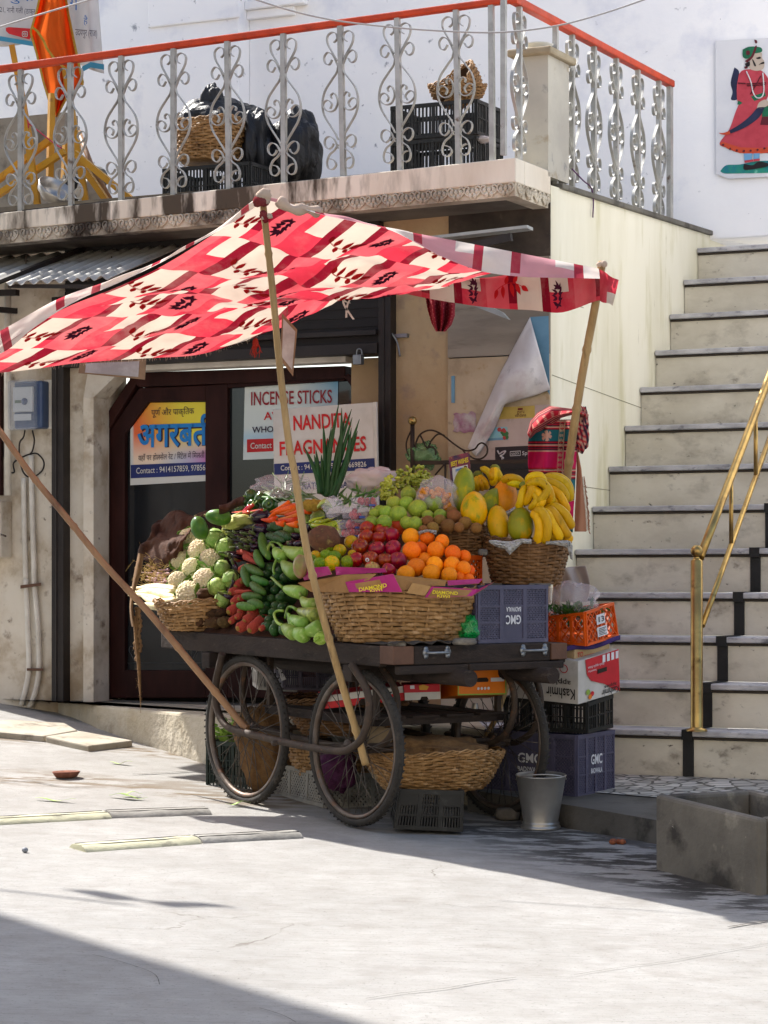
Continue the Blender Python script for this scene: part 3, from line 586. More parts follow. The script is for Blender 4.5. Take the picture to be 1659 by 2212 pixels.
for i, (x, y, l) in enumerate(((270, 1726, .16), (292, 1729, .12), (120, 1732, .2), (262, 1652, .12), (515, 1742, .12), (285, 1722, .1))):
    p = G(x, y)+UP*.006; a = random.uniform(-.4, .4); d = V3((math.cos(a), math.sin(a), 0)); s = V3((-d.y, d.x, 0)); mb = MB()
    mb.grid(lambda u, v: p+d*((u-.5)*l)+s*((v-.5)*.03*math.sin(math.pi*min(1, u+.05)))+UP*(.012*math.sin(u*5+i)*math.sin(math.pi*u)+.01), 8, 2)
    tag(mb.build('leaf_scrap', GREENL, solid=.001), 'wilted green leaf scrap lying on the sunlit street', 'leaf', 'leaf scraps on the street')
# ---------------- the cart ----------------
WOOD = mat('cart_wood', '#261e1a', '#322822', 5, .85, .5, 30, st=(1, 1, 3), spots=[('#4d4239', 14, .6, .76), ('#17120f', 6, .58, .7)])
IRON = mat('cart_iron', '#3a3029', '#483c32', 14, .7, .3, 60, metal=.3, spots=[('#6b4a34', 20, .58, .72)])
TYRE = mat('tyre_rubber', '#2b2825', '#36322d', 10, .85, .4, 90, spots=[('#544c43', 12, .62, .78)]); RIM = mat('rim_steel', '#6a6058', '#574a40', 12, .5, .2, 50, metal=.6, spots=[('#74513a', 16, .55, .7)])
SPOKE = mat('spoke_steel', '#5c554e', '#473f38', 20, .5, 0, metal=.6)
BAMB = mat('bamboo', '#a4875a', '#876c44', 14, .65, .5, 60, st=(1, 1, .2), spots=[('#5a452c', 16, .58, .70), ('#b89a6a', 30, .58, .75), ('#4a3824', 60, .66, .74)])
BAMR = mat('bamboo_red', '#94704e', '#826043', 6, .55, .3, 40, st=(1, 1, .25), spots=[('#4d3627', 6, .6, .72)])
cart = thing('vegetable_cart', 'dark wooden four wheeled handcart loaded with fruit and vegetables', 'cart', C(.4, .9, -.8))
cp = lambda mb, n, m, par=cart, **k: mb.build(n, m, par, **k)
AW, BL = .955, 1.93
mb = MB(); mb.box(C, .045, AW-.045, .045, BL-.045, -.05, -.012)
for k in range(7): mb.box(C, .045, AW-.045, .045+k*.263, .045+k*.263+.257, -.012, -.004)
cp(mb, 'deck', WOOD, bev=.004)
mb = MB(); mb.box(C, 0, .042, .10, BL, -.085, .004); cp(mb, 'side_rail', WOOD, bev=.006)
mb = MB(); mb.box(C, AW-.042, AW, 0, BL, -.085, .004); cp(mb, 'side_rail', WOOD, bev=.006)
mb = MB(); mb.box(C, .11, AW-.09, 0, .042, -.075, .006); mb.box(C, .03, .42, -.004, .035, -.115, -.078); mb.box(C, .40, AW-.02, -.012, .035, -.108, -.076); cp(mb, 'end_rail', WOOD, bev=.006)
mb = MB(); mb.box(C, .042, AW-.042, BL-.042, BL, -.085, .004); cp(mb, 'end_rail', WOOD, bev=.006)
BLK_ = mat('rust_block', '#4d3529', '#5f4333', 7, .7, .3, 30)
mb = MB(); mb.box(C, -.003, .105, -.006, .098, -.072, .007); cp(mb, 'corner_block', BLK_, bev=.004)
mb = MB(); mb.box(C, AW-.088, AW+.004, -.006, .09, -.070, .003); cp(mb, 'corner_block', BLK_, bev=.004)
for b0 in (.28, 1.45):
    mb = MB(); mb.box(C, -.02, AW+.02, b0, b0+.07, -.16, -.086); cp(mb, 'cross_beam', WOOD, bev=.006)
for a0 in (.34, .80):
    mb = MB(); mb.tube([C(a0, -.10, -.135), C(a0, .3, -.135), C(a0, 1.9, -.135)], .036, 14); cp(mb, 'log_beam', WOOD)
GALV = mat('galvanised', '#8e9092', '#74777a', 14, .4, .1, 50, metal=.8)
for x0, x1, y in ((920, 967, 1410), (1130, 1177, 1405)):
    a0 = heap(x0, y, -.036, 0); 
    def onend(x, y):
        lo, hi = 9.5, 13
        for _ in range(40):
            m = (lo+hi)/2; p = P(x, y, m)
            if (p-C0).dot(CB) < -.004: lo = m
            else: hi = m
        return P(x, y, lo)
    a_, b_ = onend(x0, y), onend(x1, y-2); out = -CB; mb = MB()
    mb.tube(catmull([a_, a_+out*.02+(b_-a_)*.08, a_+out*.035+(b_-a_)*.22, a_+out*.035+(b_-a_)*.78, b_+out*.02-(b_-a_)*.08, b_], 4), [.006]*10+[.006]*11, 8)
    for p in (a_, b_): mb.lathe(p, [(0, .003), (.017, .003), (.017, 0), (.017, -.004)], 14, 0, out, UP); mb.lathe(p+UP*.016, [(0, .003), (.011, .003), (.011, -.003)], 12, 0, out, UP); mb.lathe(p-UP*.016, [(0, .003), (.011, .003), (.011, -.003)], 12, 0, out, UP)
    cp(mb, 'pull_handle', GALV)
# wheels
AX = CA.copy(); AX.z = 0; AX.normalize(); AF = V3((-AX.y, AX.x, 0))
def wheel(hub, R=.335):
    n = 48; mb = MB(); prof = []
    for k in range(13):
        a = 2*math.pi*k/12; prof.append((R-.019+.019*math.cos(a), .0185*math.sin(a)))
    mb.lathe(hub, prof, n, 0, AX, UP)
    for k in range(72):                   # tread
        a = 2*math.pi*k/72; r_ = UP*math.cos(a)+AF*math.sin(a); t_ = -UP*math.sin(a)+AF*math.cos(a)
        for sg in (-1, 1):
            c = hub+r_*(R-.002)+AX*(sg*.010); mb.hexa([c+r_*x+t_*(y+sg*z*.4)+AX*z for x in (-.004, .0006) for (y, z) in ((-.004, -.008), (.004, -.008), (.004, .008), (-.004, .008))])
    rim = MB(); rim.lathe(hub, [(R-.037, .015), (R-.050, .012), (R-.054, 0), (R-.050, -.012), (R-.037, -.015), (R-.034, -.012), (R-.042, 0), (R-.034, .012), (R-.037, .015)], n, 0, AX, UP)
    wh = cp(rim, 'wheel', RIM); mb.build('tyre', TYRE, wh)
    h = MB(); h.lathe(hub, [(0, -.06), (.012, -.06), (.012, -.045), (.034, -.043), (.034, -.036), (.018, -.03), (.018, .03), (.034, .036), (.034, .043), (.012, .045), (.012, .06), (0, .06)], 18, 0, AX, UP); h.build('hub', IRON, wh)
    s = MB()
    for k in range(36):
        sd = -1 if k % 2 else 1; a = 2*math.pi*k/36; da = (.55 if (k//2) % 2 else -.55)
        p0 = hub+(UP*math.cos(a+da)+AF*math.sin(a+da))*.031+AX*(.038*sd); p1 = hub+(UP*math.cos(a)+AF*math.sin(a))*(R-.058); s.tube([p0, p1], .0019, 4)
    s.build('spokes', SPOKE, wh)
    return wh
H1 = P(768, 1613, 10.86); H2 = P(533, 1576, 11.56); off = AX*.80
H3, H4 = H1+off+UP*.0, H2+off+UP*.0
for h in (H1, H2, H3, H4): wheel(h, .350)
for h, g in ((H1, H3), (H2, H4)): mb = MB(); mb.tube([h-AX*.07, g+AX*.07], .012, 10); cp(mb, 'axle', IRON)
# bent iron fork bars, outside and inside of each pair of wheels
def fork(o0, ww=.034, name='fork_bar'):
    pxs = [(232, 190), (215, 260), (196, 340), (186, 420), (190, 520), (215, 610), (262, 672), (330, 702), (490, 742), (650, 780), (830, 815), (1010, 838), (1080, 820), (1150, 762), (1190, 670), (1207, 560), (1195, 450), (1160, 370), (1120, 310), (1090, 262)]
    base = H1-AX*.075; pts = []
    for zx, zy in pxs:
        x, y = T3(zx, zy); d = V3(((x-CX)/FPX, 1, (HY-y)/FPX)); t = (base-V3((0, 0, CZ))).dot(AX)/d.dot(AX); pts.append(V3((0, 0, CZ))+d*t+AX*o0)
    mb = MB(); mb.tube(catmull(pts, 3), ww/2, 10, sq=1.0); return cp(mb, name, IRON)
fork(0); fork(.15, .03); fork(.80, .03); fork(.95, .03)
mb = MB(); c_ = H1-AX*.10; mb.lathe(P(*T3(650, 780), H1.y+.3)-AX*.05, [(0, .02), (.012, .02), (.014, 0)], 8, 0, -AX, UP); cp(mb, 'bolt', IRON)
# lower shelf rods under the deck
SH = -.33
mb = MB(); mb.box(C, .12, .84, .30, .335, SH-.03, SH); mb.box(C, .12, .84, 1.15, 1.185, SH-.03, SH); mb.box(C, .12, .16, .3, 1.18, SH-.03, SH); mb.box(C, .80, .84, .3, 1.18, SH-.03, SH)
for k in range(4): mb.box(C, .12+.19*k, .27+.19*k, .28, 1.2, SH, SH+.01)
cp(mb, 'lower_shelf', WOOD)
for (a0, b0) in ((.14, .32), (.82, .32), (.14, 1.17), (.82, 1.17)):
    mb = MB(); mb.box(C, a0-.012, a0+.012, b0-.012, b0+.012, SH, -.06); cp(mb, 'hanger_rod', IRON)
mb = MB(); mb.tube([C(.1, .32, -.47), C(.86, .32, -.47)], .009, 8); cp(mb, 'stretcher_rod', IRON)
# leaning bamboo poles that carry the canopy
def bamboo(pts, r, m, lab, nodes=7):
    pts = catmull(pts, 10); n = len(pts); L = [0]
    for i in range(1, n): L.append(L[-1]+(pts[i]-pts[i-1]).length)
    out = []; rs = []; T = L[-1]; nk = [T*(k+.5+random.uniform(-.15, .15))/nodes for k in range(nodes)]
    m_ = 160
    for i in range(m_+1):
        s = T*i/m_; k = max(j for j in range(n) if L[j] <= s+1e-9); k = min(k, n-2); f = (s-L[k])/(L[k+1]-L[k]); p = pts[k].lerp(pts[k+1], f)
        rr = r*(1+.12*(1-s/T)); d = min(abs(s-x) for x in nk); rr *= 1+.24*math.exp(-(d/.008)**2)-.05*math.exp(-((d-.025)/.012)**2); out.append(p); rs.append(rr)
    mb = MB(); mb.tube(out, rs, 14); o = mb.build('bamboo_pole', m); return tag(o, lab, 'pole', 'bamboo canopy poles')
YP = 10.68
bamboo([P(x, y, YP+dy) for x, y, dy in ((790, 1652, .06), (770, 1580, .05), (735, 1465, .02), (716, 1399, 0), (690, 1302, -.04), (664, 1194, -.04), (649, 1106, -.02), (636, 1020, 0), (623, 950, .02), (604, 790, .05), (590, 640, .06), (577, 520, .06), (568, 440, .06))], .0148, BAMB, 'tall yellowish bamboo pole rising in front of the cart to the canopy peak')
bamboo([P(x, y, Y) for x, y, Y in ((535, 1575, 11.48), (512, 1551, 11.5), (340, 1345, 11.62), (280, 1278, 11.68), (225, 1218, 11.72), (143, 1117, 11.85), (68, 1026, 11.95), (0, 932, 12.05), (-60, 855, 12.2), (-118, 775, 12.4))], .0150, BAMR, 'brown bamboo pole leaning far left from the rear cart wheel')
bamboo([P(x, y, Y) for x, y, Y in ((1196, 1390, 11.95), (1206, 1230, 11.72), (1225, 1030, 11.55), (1246, 882, 11.45), (1264, 775, 11.42), (1288, 648, 11.36), (1301, 565, 11.3))], .0185, BAMB, 'thick bamboo pole behind the bananas at the canopy right end')
# ---------------- canopy ----------------
def fadecloth(m):
    t = m.node_tree; N = t.nodes; L = t.links; mc = [n for n in N if n.type == 'MIX'][0]; outs = [l.to_socket for l in mc.outputs[2].links]; tc = [n for n in N if n.type == 'TEX_COORD'][0]
    n = N.new('ShaderNodeTexNoise'); n.inputs['Scale'].default_value = 3.2; n.inputs['Detail'].default_value = 9; n.inputs['Roughness'].default_value = .7; L.new(tc.outputs['Object'], n.inputs[0]); r = N.new('ShaderNodeMapRange'); r.inputs[1].default_value = .45; r.inputs[2].default_value = .8; r.inputs[4].default_value = .38; L.new(n.outputs[0], r.inputs[0])
    x = N.new('ShaderNodeMix'); x.data_type = 'RGBA'; L.new(r.outputs[0], x.inputs[0]); L.new(mc.outputs[2], x.inputs[6]); x.inputs[7].default_value = hx('#b89a90')
    for o in outs: L.new(x.outputs[2], o)
CREAM = cloth('canopy_cream', '#c6b6a6', .36); RED = cloth('canopy_red', '#ba3040', .40); DRED = cloth('canopy_dark_red', '#781424', .36); PINK = cloth('canopy_rose', '#c44e56', .40)
FADW = cloth('canopy_faded_sunlit', '#e2d8ce', .4); FADR = cloth('canopy_faded_rose', '#d49aa0', .4); FADD = cloth('canopy_faded_red', '#a83a48', .35)
MBLK = cloth('canopy_motif_black', '#4a2034', .2); MRED = cloth('canopy_motif_red', '#b8262a', .4)
for m_ in (CREAM, RED, DRED, PINK, FADW, FADR, FADD): fadecloth(m_)
def lin(a, b, t): return a+(b-a)*t
def poly_at(pts, t, Y0, Y1):
    n = len(pts); ds = [0]
    for i in range(1, n): ds.append(ds[-1]+math.hypot(pts[i][0]-pts[i-1][0], pts[i][1]-pts[i-1][1]))
    s = t*ds[-1]; k = 0
    while k < n-2 and ds[k+1] < s: k += 1
    f = (s-ds[k])/(ds[k+1]-ds[k]); return P(lin(pts[k][0], pts[k+1][0], f), lin(pts[k][1], pts[k+1][1], f), lin(Y0, Y1, t))
def smooth_px(pts): return [(p.x, p.y) for p in catmull(pts, 6)]
E_PL = smooth_px([(559, 424), (500, 470), (457, 501), (351, 560), (254, 600), (127, 645), (0, 715), (-120, 772)])
E_PR = smooth_px([(559, 424), (620, 440), (687, 458), (760, 474), (843, 493), (1000, 523), (1150, 552), (1293, 580)])
E_LQ = smooth_px([(-120, 812), (0, 805), (76, 797), (169, 784), (317, 774), (423, 767), (499, 746), (546, 728), (584, 690), (626, 632), (654, 604)])
E_RQ = smooth_px([(1296, 595), (1200, 590), (1127, 590), (1028, 601), (962, 588), (900, 572), (843, 561), (770, 574), (706, 590), (654, 604)])
YPk, YL, YR, YQ = 10.78, 12.4, 11.3, 12.95
def canopy(a, b):
    c0 = poly_at(E_PL, a, YPk, YL); c1 = poly_at(E_RQ, a, YR, YQ); d0 = poly_at(E_PR, b, YPk, YR); d1 = poly_at(E_LQ, b, YL, YQ)
    p = c0.lerp(c1, b)+d0.lerp(d1, a)-(d0.lerp(d1, a)*0)-((poly_at(E_PL, 0, YPk, YL)*(1-a)+poly_at(E_PL, 1, YPk, YL)*a)*(1-b)+(poly_at(E_RQ, 0, YR, YQ)*(1-a)+poly_at(E_RQ, 1, YR, YQ)*a)*b)
    e = min(1, 6*min(a, 1-a, b, 1-b)); wr = .007*math.sin(40*a+9*b+4*noise.noise(V3((a*4, b*4, 8))))+.006*math.sin(11*a+46*b+5*noise.noise(V3((a*3, b*5, 9))))+.026*math.sin(9*a+14*b+3*noise.noise(V3((a*3, b*3, 1))))+.03*noise.noise(V3((a*3.1+5, b*5.2, 2)))+.016*noise.noise(V3((a*16, b*9, 7)))+.014*(abs(noise.noise(V3((a*7+b*13, b*4-a*2, 4))))-.3)+.006*noise.noise(V3((a*34, b*30, 5)))
    return p+UP*(e*wr)+V3((0, 1, 0))*(e*.6*wr)
LA, LB = 2.35, 2.2                        # cloth lengths along a and b
bandsA = [0, .20, .29, .49, .54, .66, .74]   # one repeat of the print, metres
def kind(s, t):                          # print of the cloth at s, t metres
    row = int(t//.40); s2 = ((s+row*.31) % .64)*1.156; tt = (t % .40)*.675
    if s2 < .20: return 0
    if s2 < .27: return 2 if tt < .2 else 1
    if s2 < .46: return 3
    if s2 < .52: return 1
    if s2 < .66: return 0 if tt < .13 else 1
    return 2
NU, NV = 118, 112
mb = MB(); mb.grid(lambda i, j: canopy(i, j), NU, NV, lambda i, j: kind(j*LB, i*LA))
# near flaps folded over the ropes, hanging hem at the far right edge, loose right corner
def flap(edge, Y0, Y1, low, t0, t1, nv, off, dy, src, pal=(0, 1, 2, 3)):
    def fn(i, j):
        t = lin(t0, t1, i); top = poly_at(edge, t, Y0, Y1); lo_ = poly_at(low, i, lin(Y0, Y1, t0)+dy, lin(Y0, Y1, t1)+dy)
        p = top.lerp(lo_, j); k = math.sin(math.pi*min(1, j*1.2)); return p+V3((0, -1, .3))*(.012*k*(1+math.sin(i*31)+noise.noise(V3((i*14, j*2, src)))))
    mb.grid(fn, 110, nv, lambda i, j: pal[kind(src+i*2.2*(t1-t0), j*.3+.05)])
flap(E_PL, YPk, YL, smooth_px([(562, 440), (500, 482), (430, 522), (350, 566), (254, 612), (182, 642), (127, 672), (68, 712), (0, 765), (-118, 800)]), 0, 1, 8, 0, -.015, .1, (6, 6, 8, 6))  # near-white palette paints blown-out sun over the faded reverse
flap(E_PR, YPk, YR, smooth_px([(561, 428), (640, 448), (701, 465), (790, 484), (845, 498), (905, 528), (958, 556), (1040, 586), (1130, 598), (1210, 600), (1296, 602)]), 0, 1, 8, 0, -.10, .45, (6, 7, 8, 7))
flap(E_RQ, YR, YQ, smooth_px([(1300, 648), (1282, 652), (1214, 675), (1150, 670), (1090, 667), (1028, 661), (921, 644), (843, 627), (770, 610), (706, 601), (652, 606)]), 0, 1, 12, 0, -.03, .2)
def tipf(i, j): 
    a = P(1294, 582, 11.3).lerp(P(1336, 605, 11.2), i); b = P(1296, 650, 11.26).lerp(P(1324, 660, 11.16), i); return a.lerp(b, j)+V3((0, -.02*math.sin(i*7+j*3), 0))
mb.grid(tipf, 10, 12, lambda i, j: 0 if (i > .5 and j > .55) else 1)
def knot(c, r, m, n=5):
    for k in range(n):
        d = V3((random.uniform(-1, 1), random.uniform(-.6, .6), random.uniform(-.6, 1)))*r*.6; mb.ell(c+d, (r*random.uniform(.5, .9), r*.6, r*random.uniform(.5, .9)), nu=10, nv=7, fn=lambda q_: 1+.25*noise.noise(q_*2.2+V3((k*3, 0, 0))), m=m if k % 2 else 0)
knot(P(563, 430, 10.70), .035, 2, 7); knot(P(575, 470, 10.70), .022, 2, 4); knot(P(1300, 572, 11.26), .018, 0, 3)
mb.tube(catmull([P(600, 432, 10.72), P(630, 452, 10.74), P(660, 452, 10.8), P(687, 458, 10.84)], 5), [.022+.006*math.sin(k) for k in range(16)], 10, 0)
# printed motifs on both faces of the cloth
def leafm(cen, ux, uy, s, m):
    st = [(-.62+.11*k, .10+.22*math.sin(k*.28)) for k in range(12)]
    for k in range(11):
        a, b = st[k], st[k+1]; mb.add([cen(a[0]*s, (a[1]+.012)*s), cen(a[0]*s, (a[1]-.012)*s), cen(b[0]*s, (b[1]-.012)*s), cen(b[0]*s, (b[1]+.012)*s)], [(0, 1, 2, 3)], m)
    for (k, a, L) in ((1, -1.9, .34), (3, -1.5, .44), (4, 1.2, .30), (6, -1.3, .50), (8, -1.1, .44), (10, -.6, .36), (7, .9, .30)):
        c = st[k]; d = (math.cos(a), math.sin(a)); vs = []
        for i in range(9):
            f = i/8; w_ = .085*math.sin(math.pi*f**.8)
            for sg in (-1, 1): vs.append(cen((c[0]+d[0]*L*f-d[1]*w_*sg)*s, (c[1]+d[1]*L*f+d[0]*w_*sg)*s))
        mb.add(vs, [(2*i, 2*i+1, 2*i+3, 2*i+2) for i in range(8)], m)
def damask(cen, s, m):
    def petal(x, y, a, L, wd):
        vs = []
        for i in range(8):
            f = i/7; w_ = wd*math.sin(math.pi*(f**.7)); aa = a+.5*(f-.3)*(1 if math.sin(a) >= 0 else -1)
            for sg in (-1, 1): vs.append(cen(x+math.cos(aa)*L*f-math.sin(aa)*w_*sg, y+math.sin(aa)*L*f+math.cos(aa)*w_*sg))
        mb.add(vs, [(2*i, 2*i+1, 2*i+3, 2*i+2) for i in range(7)], m)
    for (y, L, sp) in ((-.30*s, .22*s, .9), (-.12*s, .30*s, .75), (.08*s, .30*s, .8), (.26*s, .22*s, .7)):
        for sg in (1, -1): petal(sg*.02*s, y, math.pi/2-sg*sp, L, .045*s); petal(sg*.02*s, y, math.pi/2-sg*(sp+.75), L*.7, .05*s)
    petal(0, .2*s, math.pi/2, .35*s, .06*s); petal(0, -.25*s, -math.pi/2, .22*s, .05*s)
def surf(a0, b0, sg):
    def cen(x, y):
        a = max(.004, min(.996, a0+y/LA)); b = max(.004, min(.996, b0+x/LB)); p = canopy(a, b); n = (canopy(a+.003, b)-p).cross(canopy(a, b+.003)-p).normalized(); return p+n*(.0035*sg)
    return cen
for row in range(6):
    for k in range(-1, 4):
        for (s0, kd) in ((.10, 'l'), (.365, 'd')):
            s = k*.64+s0*.865-(row*.31) % .64; t = row*.40+.2
            if .08 < s < LB-.08 and t < LA-.08:
                for sg in (-1, 1):
                    if kd == 'l': leafm(surf(t/LA, s/LB, sg), 0, 0, .17, 5)
                    else: damask(surf(t/LA, s/LB, sg), .19, 4)
# motifs along the hanging hem
for k, t in enumerate((.14, .30, .42, .56, .70)):
    base = poly_at(E_RQ, t, YR, YQ); n2 = poly_at(E_RQ, t+.01, YR, YQ); dx = (n2-base).normalized()
    low = P(0, 0, 1)
    xx = CX+FPX*base.x/base.y; yl = {0: 640, 1: 633, 2: 630, 3: 608, 4: 596}[k]
    c = P(xx, yl, base.y-.05)
    cen = lambda x, y: c-dx*x+UP*y*.85-V3((0, .012, 0))
    if k % 2 == 0: damask(cen, .16, 4)
    else: leafm(cen, 0, 0, .17, 5)
# frayed threads at the hem
for e, Y0, Y1, n_ in ((E_LQ, YL, YQ, 150),):
    for k in range(n_):
        p = poly_at(e, .06+.9*random.random(), Y0, Y1); p = p; l = random.uniform(.006, .02); mb.tube([p, p+V3((random.uniform(-.006, .006), 0, -l))], .0007, 3, 0)
cano = mb.build('market_canopy', [CREAM, RED, DRED, PINK, MBLK, MRED, FADW, FADR, FADD], at=P(560, 424, 10.8))
tag(cano, 'patched red and cream printed cotton canopy stretched over the vegetable cart', 'canopy')
# ---------------- produce ----------------
CAM = V3((0, 0, CZ))
def put(base, first, loc, s=1.0, rot=None, label=None, group=None):
    o = base if first else base.copy()
    if not first: col.objects.link(o)
    o.location = loc; o.scale = (s, s, s) if not isinstance(s, tuple) else s
    if rot is not None: o.rotation_euler = rot
    if label: o['label'] = label
    if group: o['group'] = group
    if not first:
        for ch in base.children:
            c = ch.copy(); col.objects.link(c); c.parent = o
    return o
def rr(): return (random.uniform(-.5, .5), random.uniform(-.5, .5), random.uniform(0, 6.28))
def aim(d, roll=0.0):                    # rotation that takes local z to d
    return (V3(d).to_track_quat('Z', 'Y') @ __import__('mathutils').Quaternion((0, 0, 1), roll)).to_euler()
def frontY(x, y, Y0=10.80, y0=1250, k=.0038): return P(x, y, Y0+(y0-y)*k)
# -- oranges
ORM = matp('orange_peel', '#ea7c0a', '#de6c04', 6, .5, .35, 130, spots=[('#e89a2a', 3, .58, .8)], bdist=.002)
ORM2 = matp('mandarin_peel', '#c98a1a', '#8f8f22', 3, .42, .35, 130, bdist=.002); LIMEG = matp('sweet_lime_peel', '#6f8026', '#4f6b1c', 4, .42, .35, 130, spots=[('#a3952c', 5, .56, .72)], bdist=.002)
def orange_mb():
    mb = MB(); mb.ell((0, 0, 0), (1, 1, .94), nu=28, nv=18, fn=lambda d: 1-.07*math.exp(-((1-d.z)/.012))+.012*noise.noise(d*2)); mb.ell((0, 0, .925), (.055, .055, .03), nu=8, nv=5, m=1); return mb
ob = orange_mb().build('orange', [ORM, mat('navel', '#7a7a38', rough=.7)], at=(0, 0, 0)); tag(ob, 'x', 'orange')
OR = [(612, 480, 49), (703, 485, 43), (785, 507, 42), (618, 560, 55), (665, 548, 44), (752, 555, 51), (845, 570, 46), (912, 588, 37), (690, 605, 40), (643, 650, 53), (745, 637, 50), (840, 638, 50), (905, 655, 43), (940, 668, 34), (585, 688, 52), (727, 682, 52), (825, 692, 46), (885, 708, 36), (938, 712, 30)]
lb = ordlabels([(a, b) for a, b, _ in OR], 5)
for i, (zx, zy, r) in enumerate(OR):
    x, y = TB(zx, zy); back = .05 if i in (4, 8) else 0
    if i in (7, 13, 18, 17): back = .06
    p = frontY(x, y)+V3((0, back, 0)); put(ob, i == 0, p, r*.3906*p.y/FPX, (random.uniform(.4, 2.2), random.uniform(-.8, .8), random.uniform(0, 6)), f'bright orange, {lb[i][0]} from the left in row {lb[i][1]} of the orange heap', 'oranges heaped in the front basket')
# mandarins and sweet limes at the left of the front basket
LM = [(1265, 618, 36, 0), (1332, 617, 42, 1), (1425, 583, 45, 0), (1500, 525, 46, 2), (1352, 552, 50, 1), (1390, 627, 46, 1), (1372, 668, 54, 2), (1476, 660, 46, 1), (1292, 672, 46, 1), (1508, 607, 30, 0), (1240, 640, 34, 1)]
lb = ordlabels([(a, b) for a, b, _, _ in LM], 4)
b0 = orange_mb().build('sweet_lime', [LIMEG, MATS['navel']], at=(0, 0, 0)); tag(b0, 'x', 'citrus fruit'); fst = True
b1 = orange_mb().build('mandarin', [ORM2, MATS['navel']], at=(0, 0, 0)); tag(b1, 'x', 'citrus fruit'); fst1 = True
for i, (zx, zy, r, k) in enumerate(LM):
    x, y = TA(zx, zy); p = frontY(x, y, 10.84); s = r*.3255*p.y/FPX
    if k == 1: put(b0, fst, p, s, rr(), f'green sweet lime, {lb[i][0]} from the left in row {lb[i][1]} left of the apples', 'sweet limes and mandarins'); fst = False
    else: put(b1, fst1, p, s, rr(), f'yellow orange mandarin, {lb[i][0]} from the left in row {lb[i][1]} left of the apples', 'sweet limes and mandarins'); fst1 = False
# -- apples
APM = matp('apple_skin', '#90161f', '#6c121c', 2.2, .3, .05, 40, spots=[('#c9803a', 4, .57, .74), ('#d8b070', 60, .70, .74)], st=(1, 1, .45), spec=.5)
APP = matp('apple_pale', '#b8a860', '#a8484a', 2.2, .25, .05, 40, st=(1, 1, .45))
def apple_mb():
    prof = []
    for k in range(21):
        t = math.pi*k/20; r = math.sin(t)*(1+.10*math.cos(t)); z = math.cos(t)*.92-(-.16*math.exp(-(r/.32)**2) if False else 0)
        z = z-.26*math.exp(-(r/.30)**2) if t < 1.5 else z+.16*math.exp(-(r/.28)**2); prof.append((max(r, .001), z))
    mb = MB(); mb.lathe((0, 0, 0), prof[::-1], 26, 0, fn=lambda i, a: 1+.025*math.sin(5*a)*(1 if i < 8 else .3)); mb.tube([(0, 0, .62), (.03, 0, .85), (.07, .02, 1.02)], .035, 6, 1); return mb
STEM = matp('fruit_stem', '#5a4a2c', rough=.8)
ab_ = apple_mb().build('apple', [APM, STEM], at=(0, 0, 0)); tag(ab_, 'x', 'apple')
AP = [(375, 435, 45), (452, 447, 42), (365, 482, 45), (435, 487, 42), (505, 475, 47), (333, 537, 47), (425, 550, 47), (515, 545, 47), (310, 610, 45), (388, 605, 47), (470, 612, 45), (542, 614, 50), (398, 657, 42), (490, 666, 41)]
lb = ordlabels([(a, b) for a, b, _ in AP], 4)
for i, (zx, zy, r) in enumerate(AP):
    x, y = TB(zx, zy); p = frontY(x, y, 10.84); o = put(ab_, i == 0, p, r*.3906*p.y/FPX*1.02, (random.uniform(-.4, .9), random.uniform(-.7, .7), random.uniform(0, 6)), f'red apple, {lb[i][0]} from the left in row {lb[i][1]} of the apple heap', 'apples heaped in the front basket')
    if i == 12: o.data = o.data.copy(); o.data.materials[0] = APP; o['label'] = 'pale greenish apple at the lower front edge of the red apples'
STW = matp('sticker_white', '#d8d4d0', rough=.4); STR = matp('sticker_red', '#b01c24', rough=.4)
for i in (2, 9, 5):
    o = [x for x in bpy.data.objects if x.name.startswith('apple') and x.type == 'MESH'][i] if False else None
for zx, zy in ((372, 608), (355, 457)):
    x, y = TB(zx, zy); p = frontY(x, y, 10.84); n = (CAM-p).normalized(); c = p+n*(45*.3906*p.y/FPX*1.03); mb = MB(); mb.lathe(c, [(0, .002), (.0075, .0015), (.009, 0)], 14, 0, n, UP); mb.lathe(c, [(0, .0025), (.004, .0022)], 10, 1, n, UP)
    tag(mb.build('fruit_sticker', [STW, STR]), 'small round sticker on a red apple, '+('lower' if zy > 500 else 'upper')+' of the two', 'sticker')
POM = matp('pomegranate', '#9a3a2c', '#b8683a', 3, .4, .15, 50); mb = MB(); x, y = TB(545, 422); p = frontY(x, y, 10.9); r = 50*.3906*p.y/FPX
mb.ell(p, r, nu=24, nv=16, fn=lambda d: 1+.03*noise.noise(d*2.5)); mb.lathe(p+V3((-.2, -.2, .95)).normalized()*r*.95, [(r*.2, 0), (r*.16, .012), (r*.26, .022), (r*.2, .02), (0, .008)], 12, 0, (-.2, -.2, .95)); tag(mb.build('pomegranate', POM), 'single brownish red pomegranate behind the apples beside the oranges', 'pomegranate')
# -- guavas
GUM = matp('guava_skin', '#8a9a3c', '#74883a', 3, .45, .12, 40, spots=[('#a9a85a', 5, .56, .75), ('#5a6a2a', 30, .68, .76)])
gb = MB(); gb.ell((0, 0, 0), (1, 1, .96), nu=26, nv=16, fn=lambda d: 1+.03*noise.noise(d*2)-.08*math.exp(-((1-d.z)/.01))); gb.ell((0, 0, .92), (.07, .07, .05), nu=8, nv=5, m=1)
gu = gb.build('guava', [GUM, STEM], at=(0, 0, 0)); tag(gu, 'x', 'guava')
GU = [(600, 245, 45), (518, 293, 42), (590, 298, 45), (650, 327, 55), (740, 295, 55), (440, 338, 36), (475, 348, 42), (542, 357, 52), (395, 397, 36), (465, 400, 44), (590, 402, 38), (638, 408, 43), (706, 362, 33), (776, 364, 40), (410, 350, 30)]
lb = ordlabels([(a, b) for a, b, _ in GU], 4)
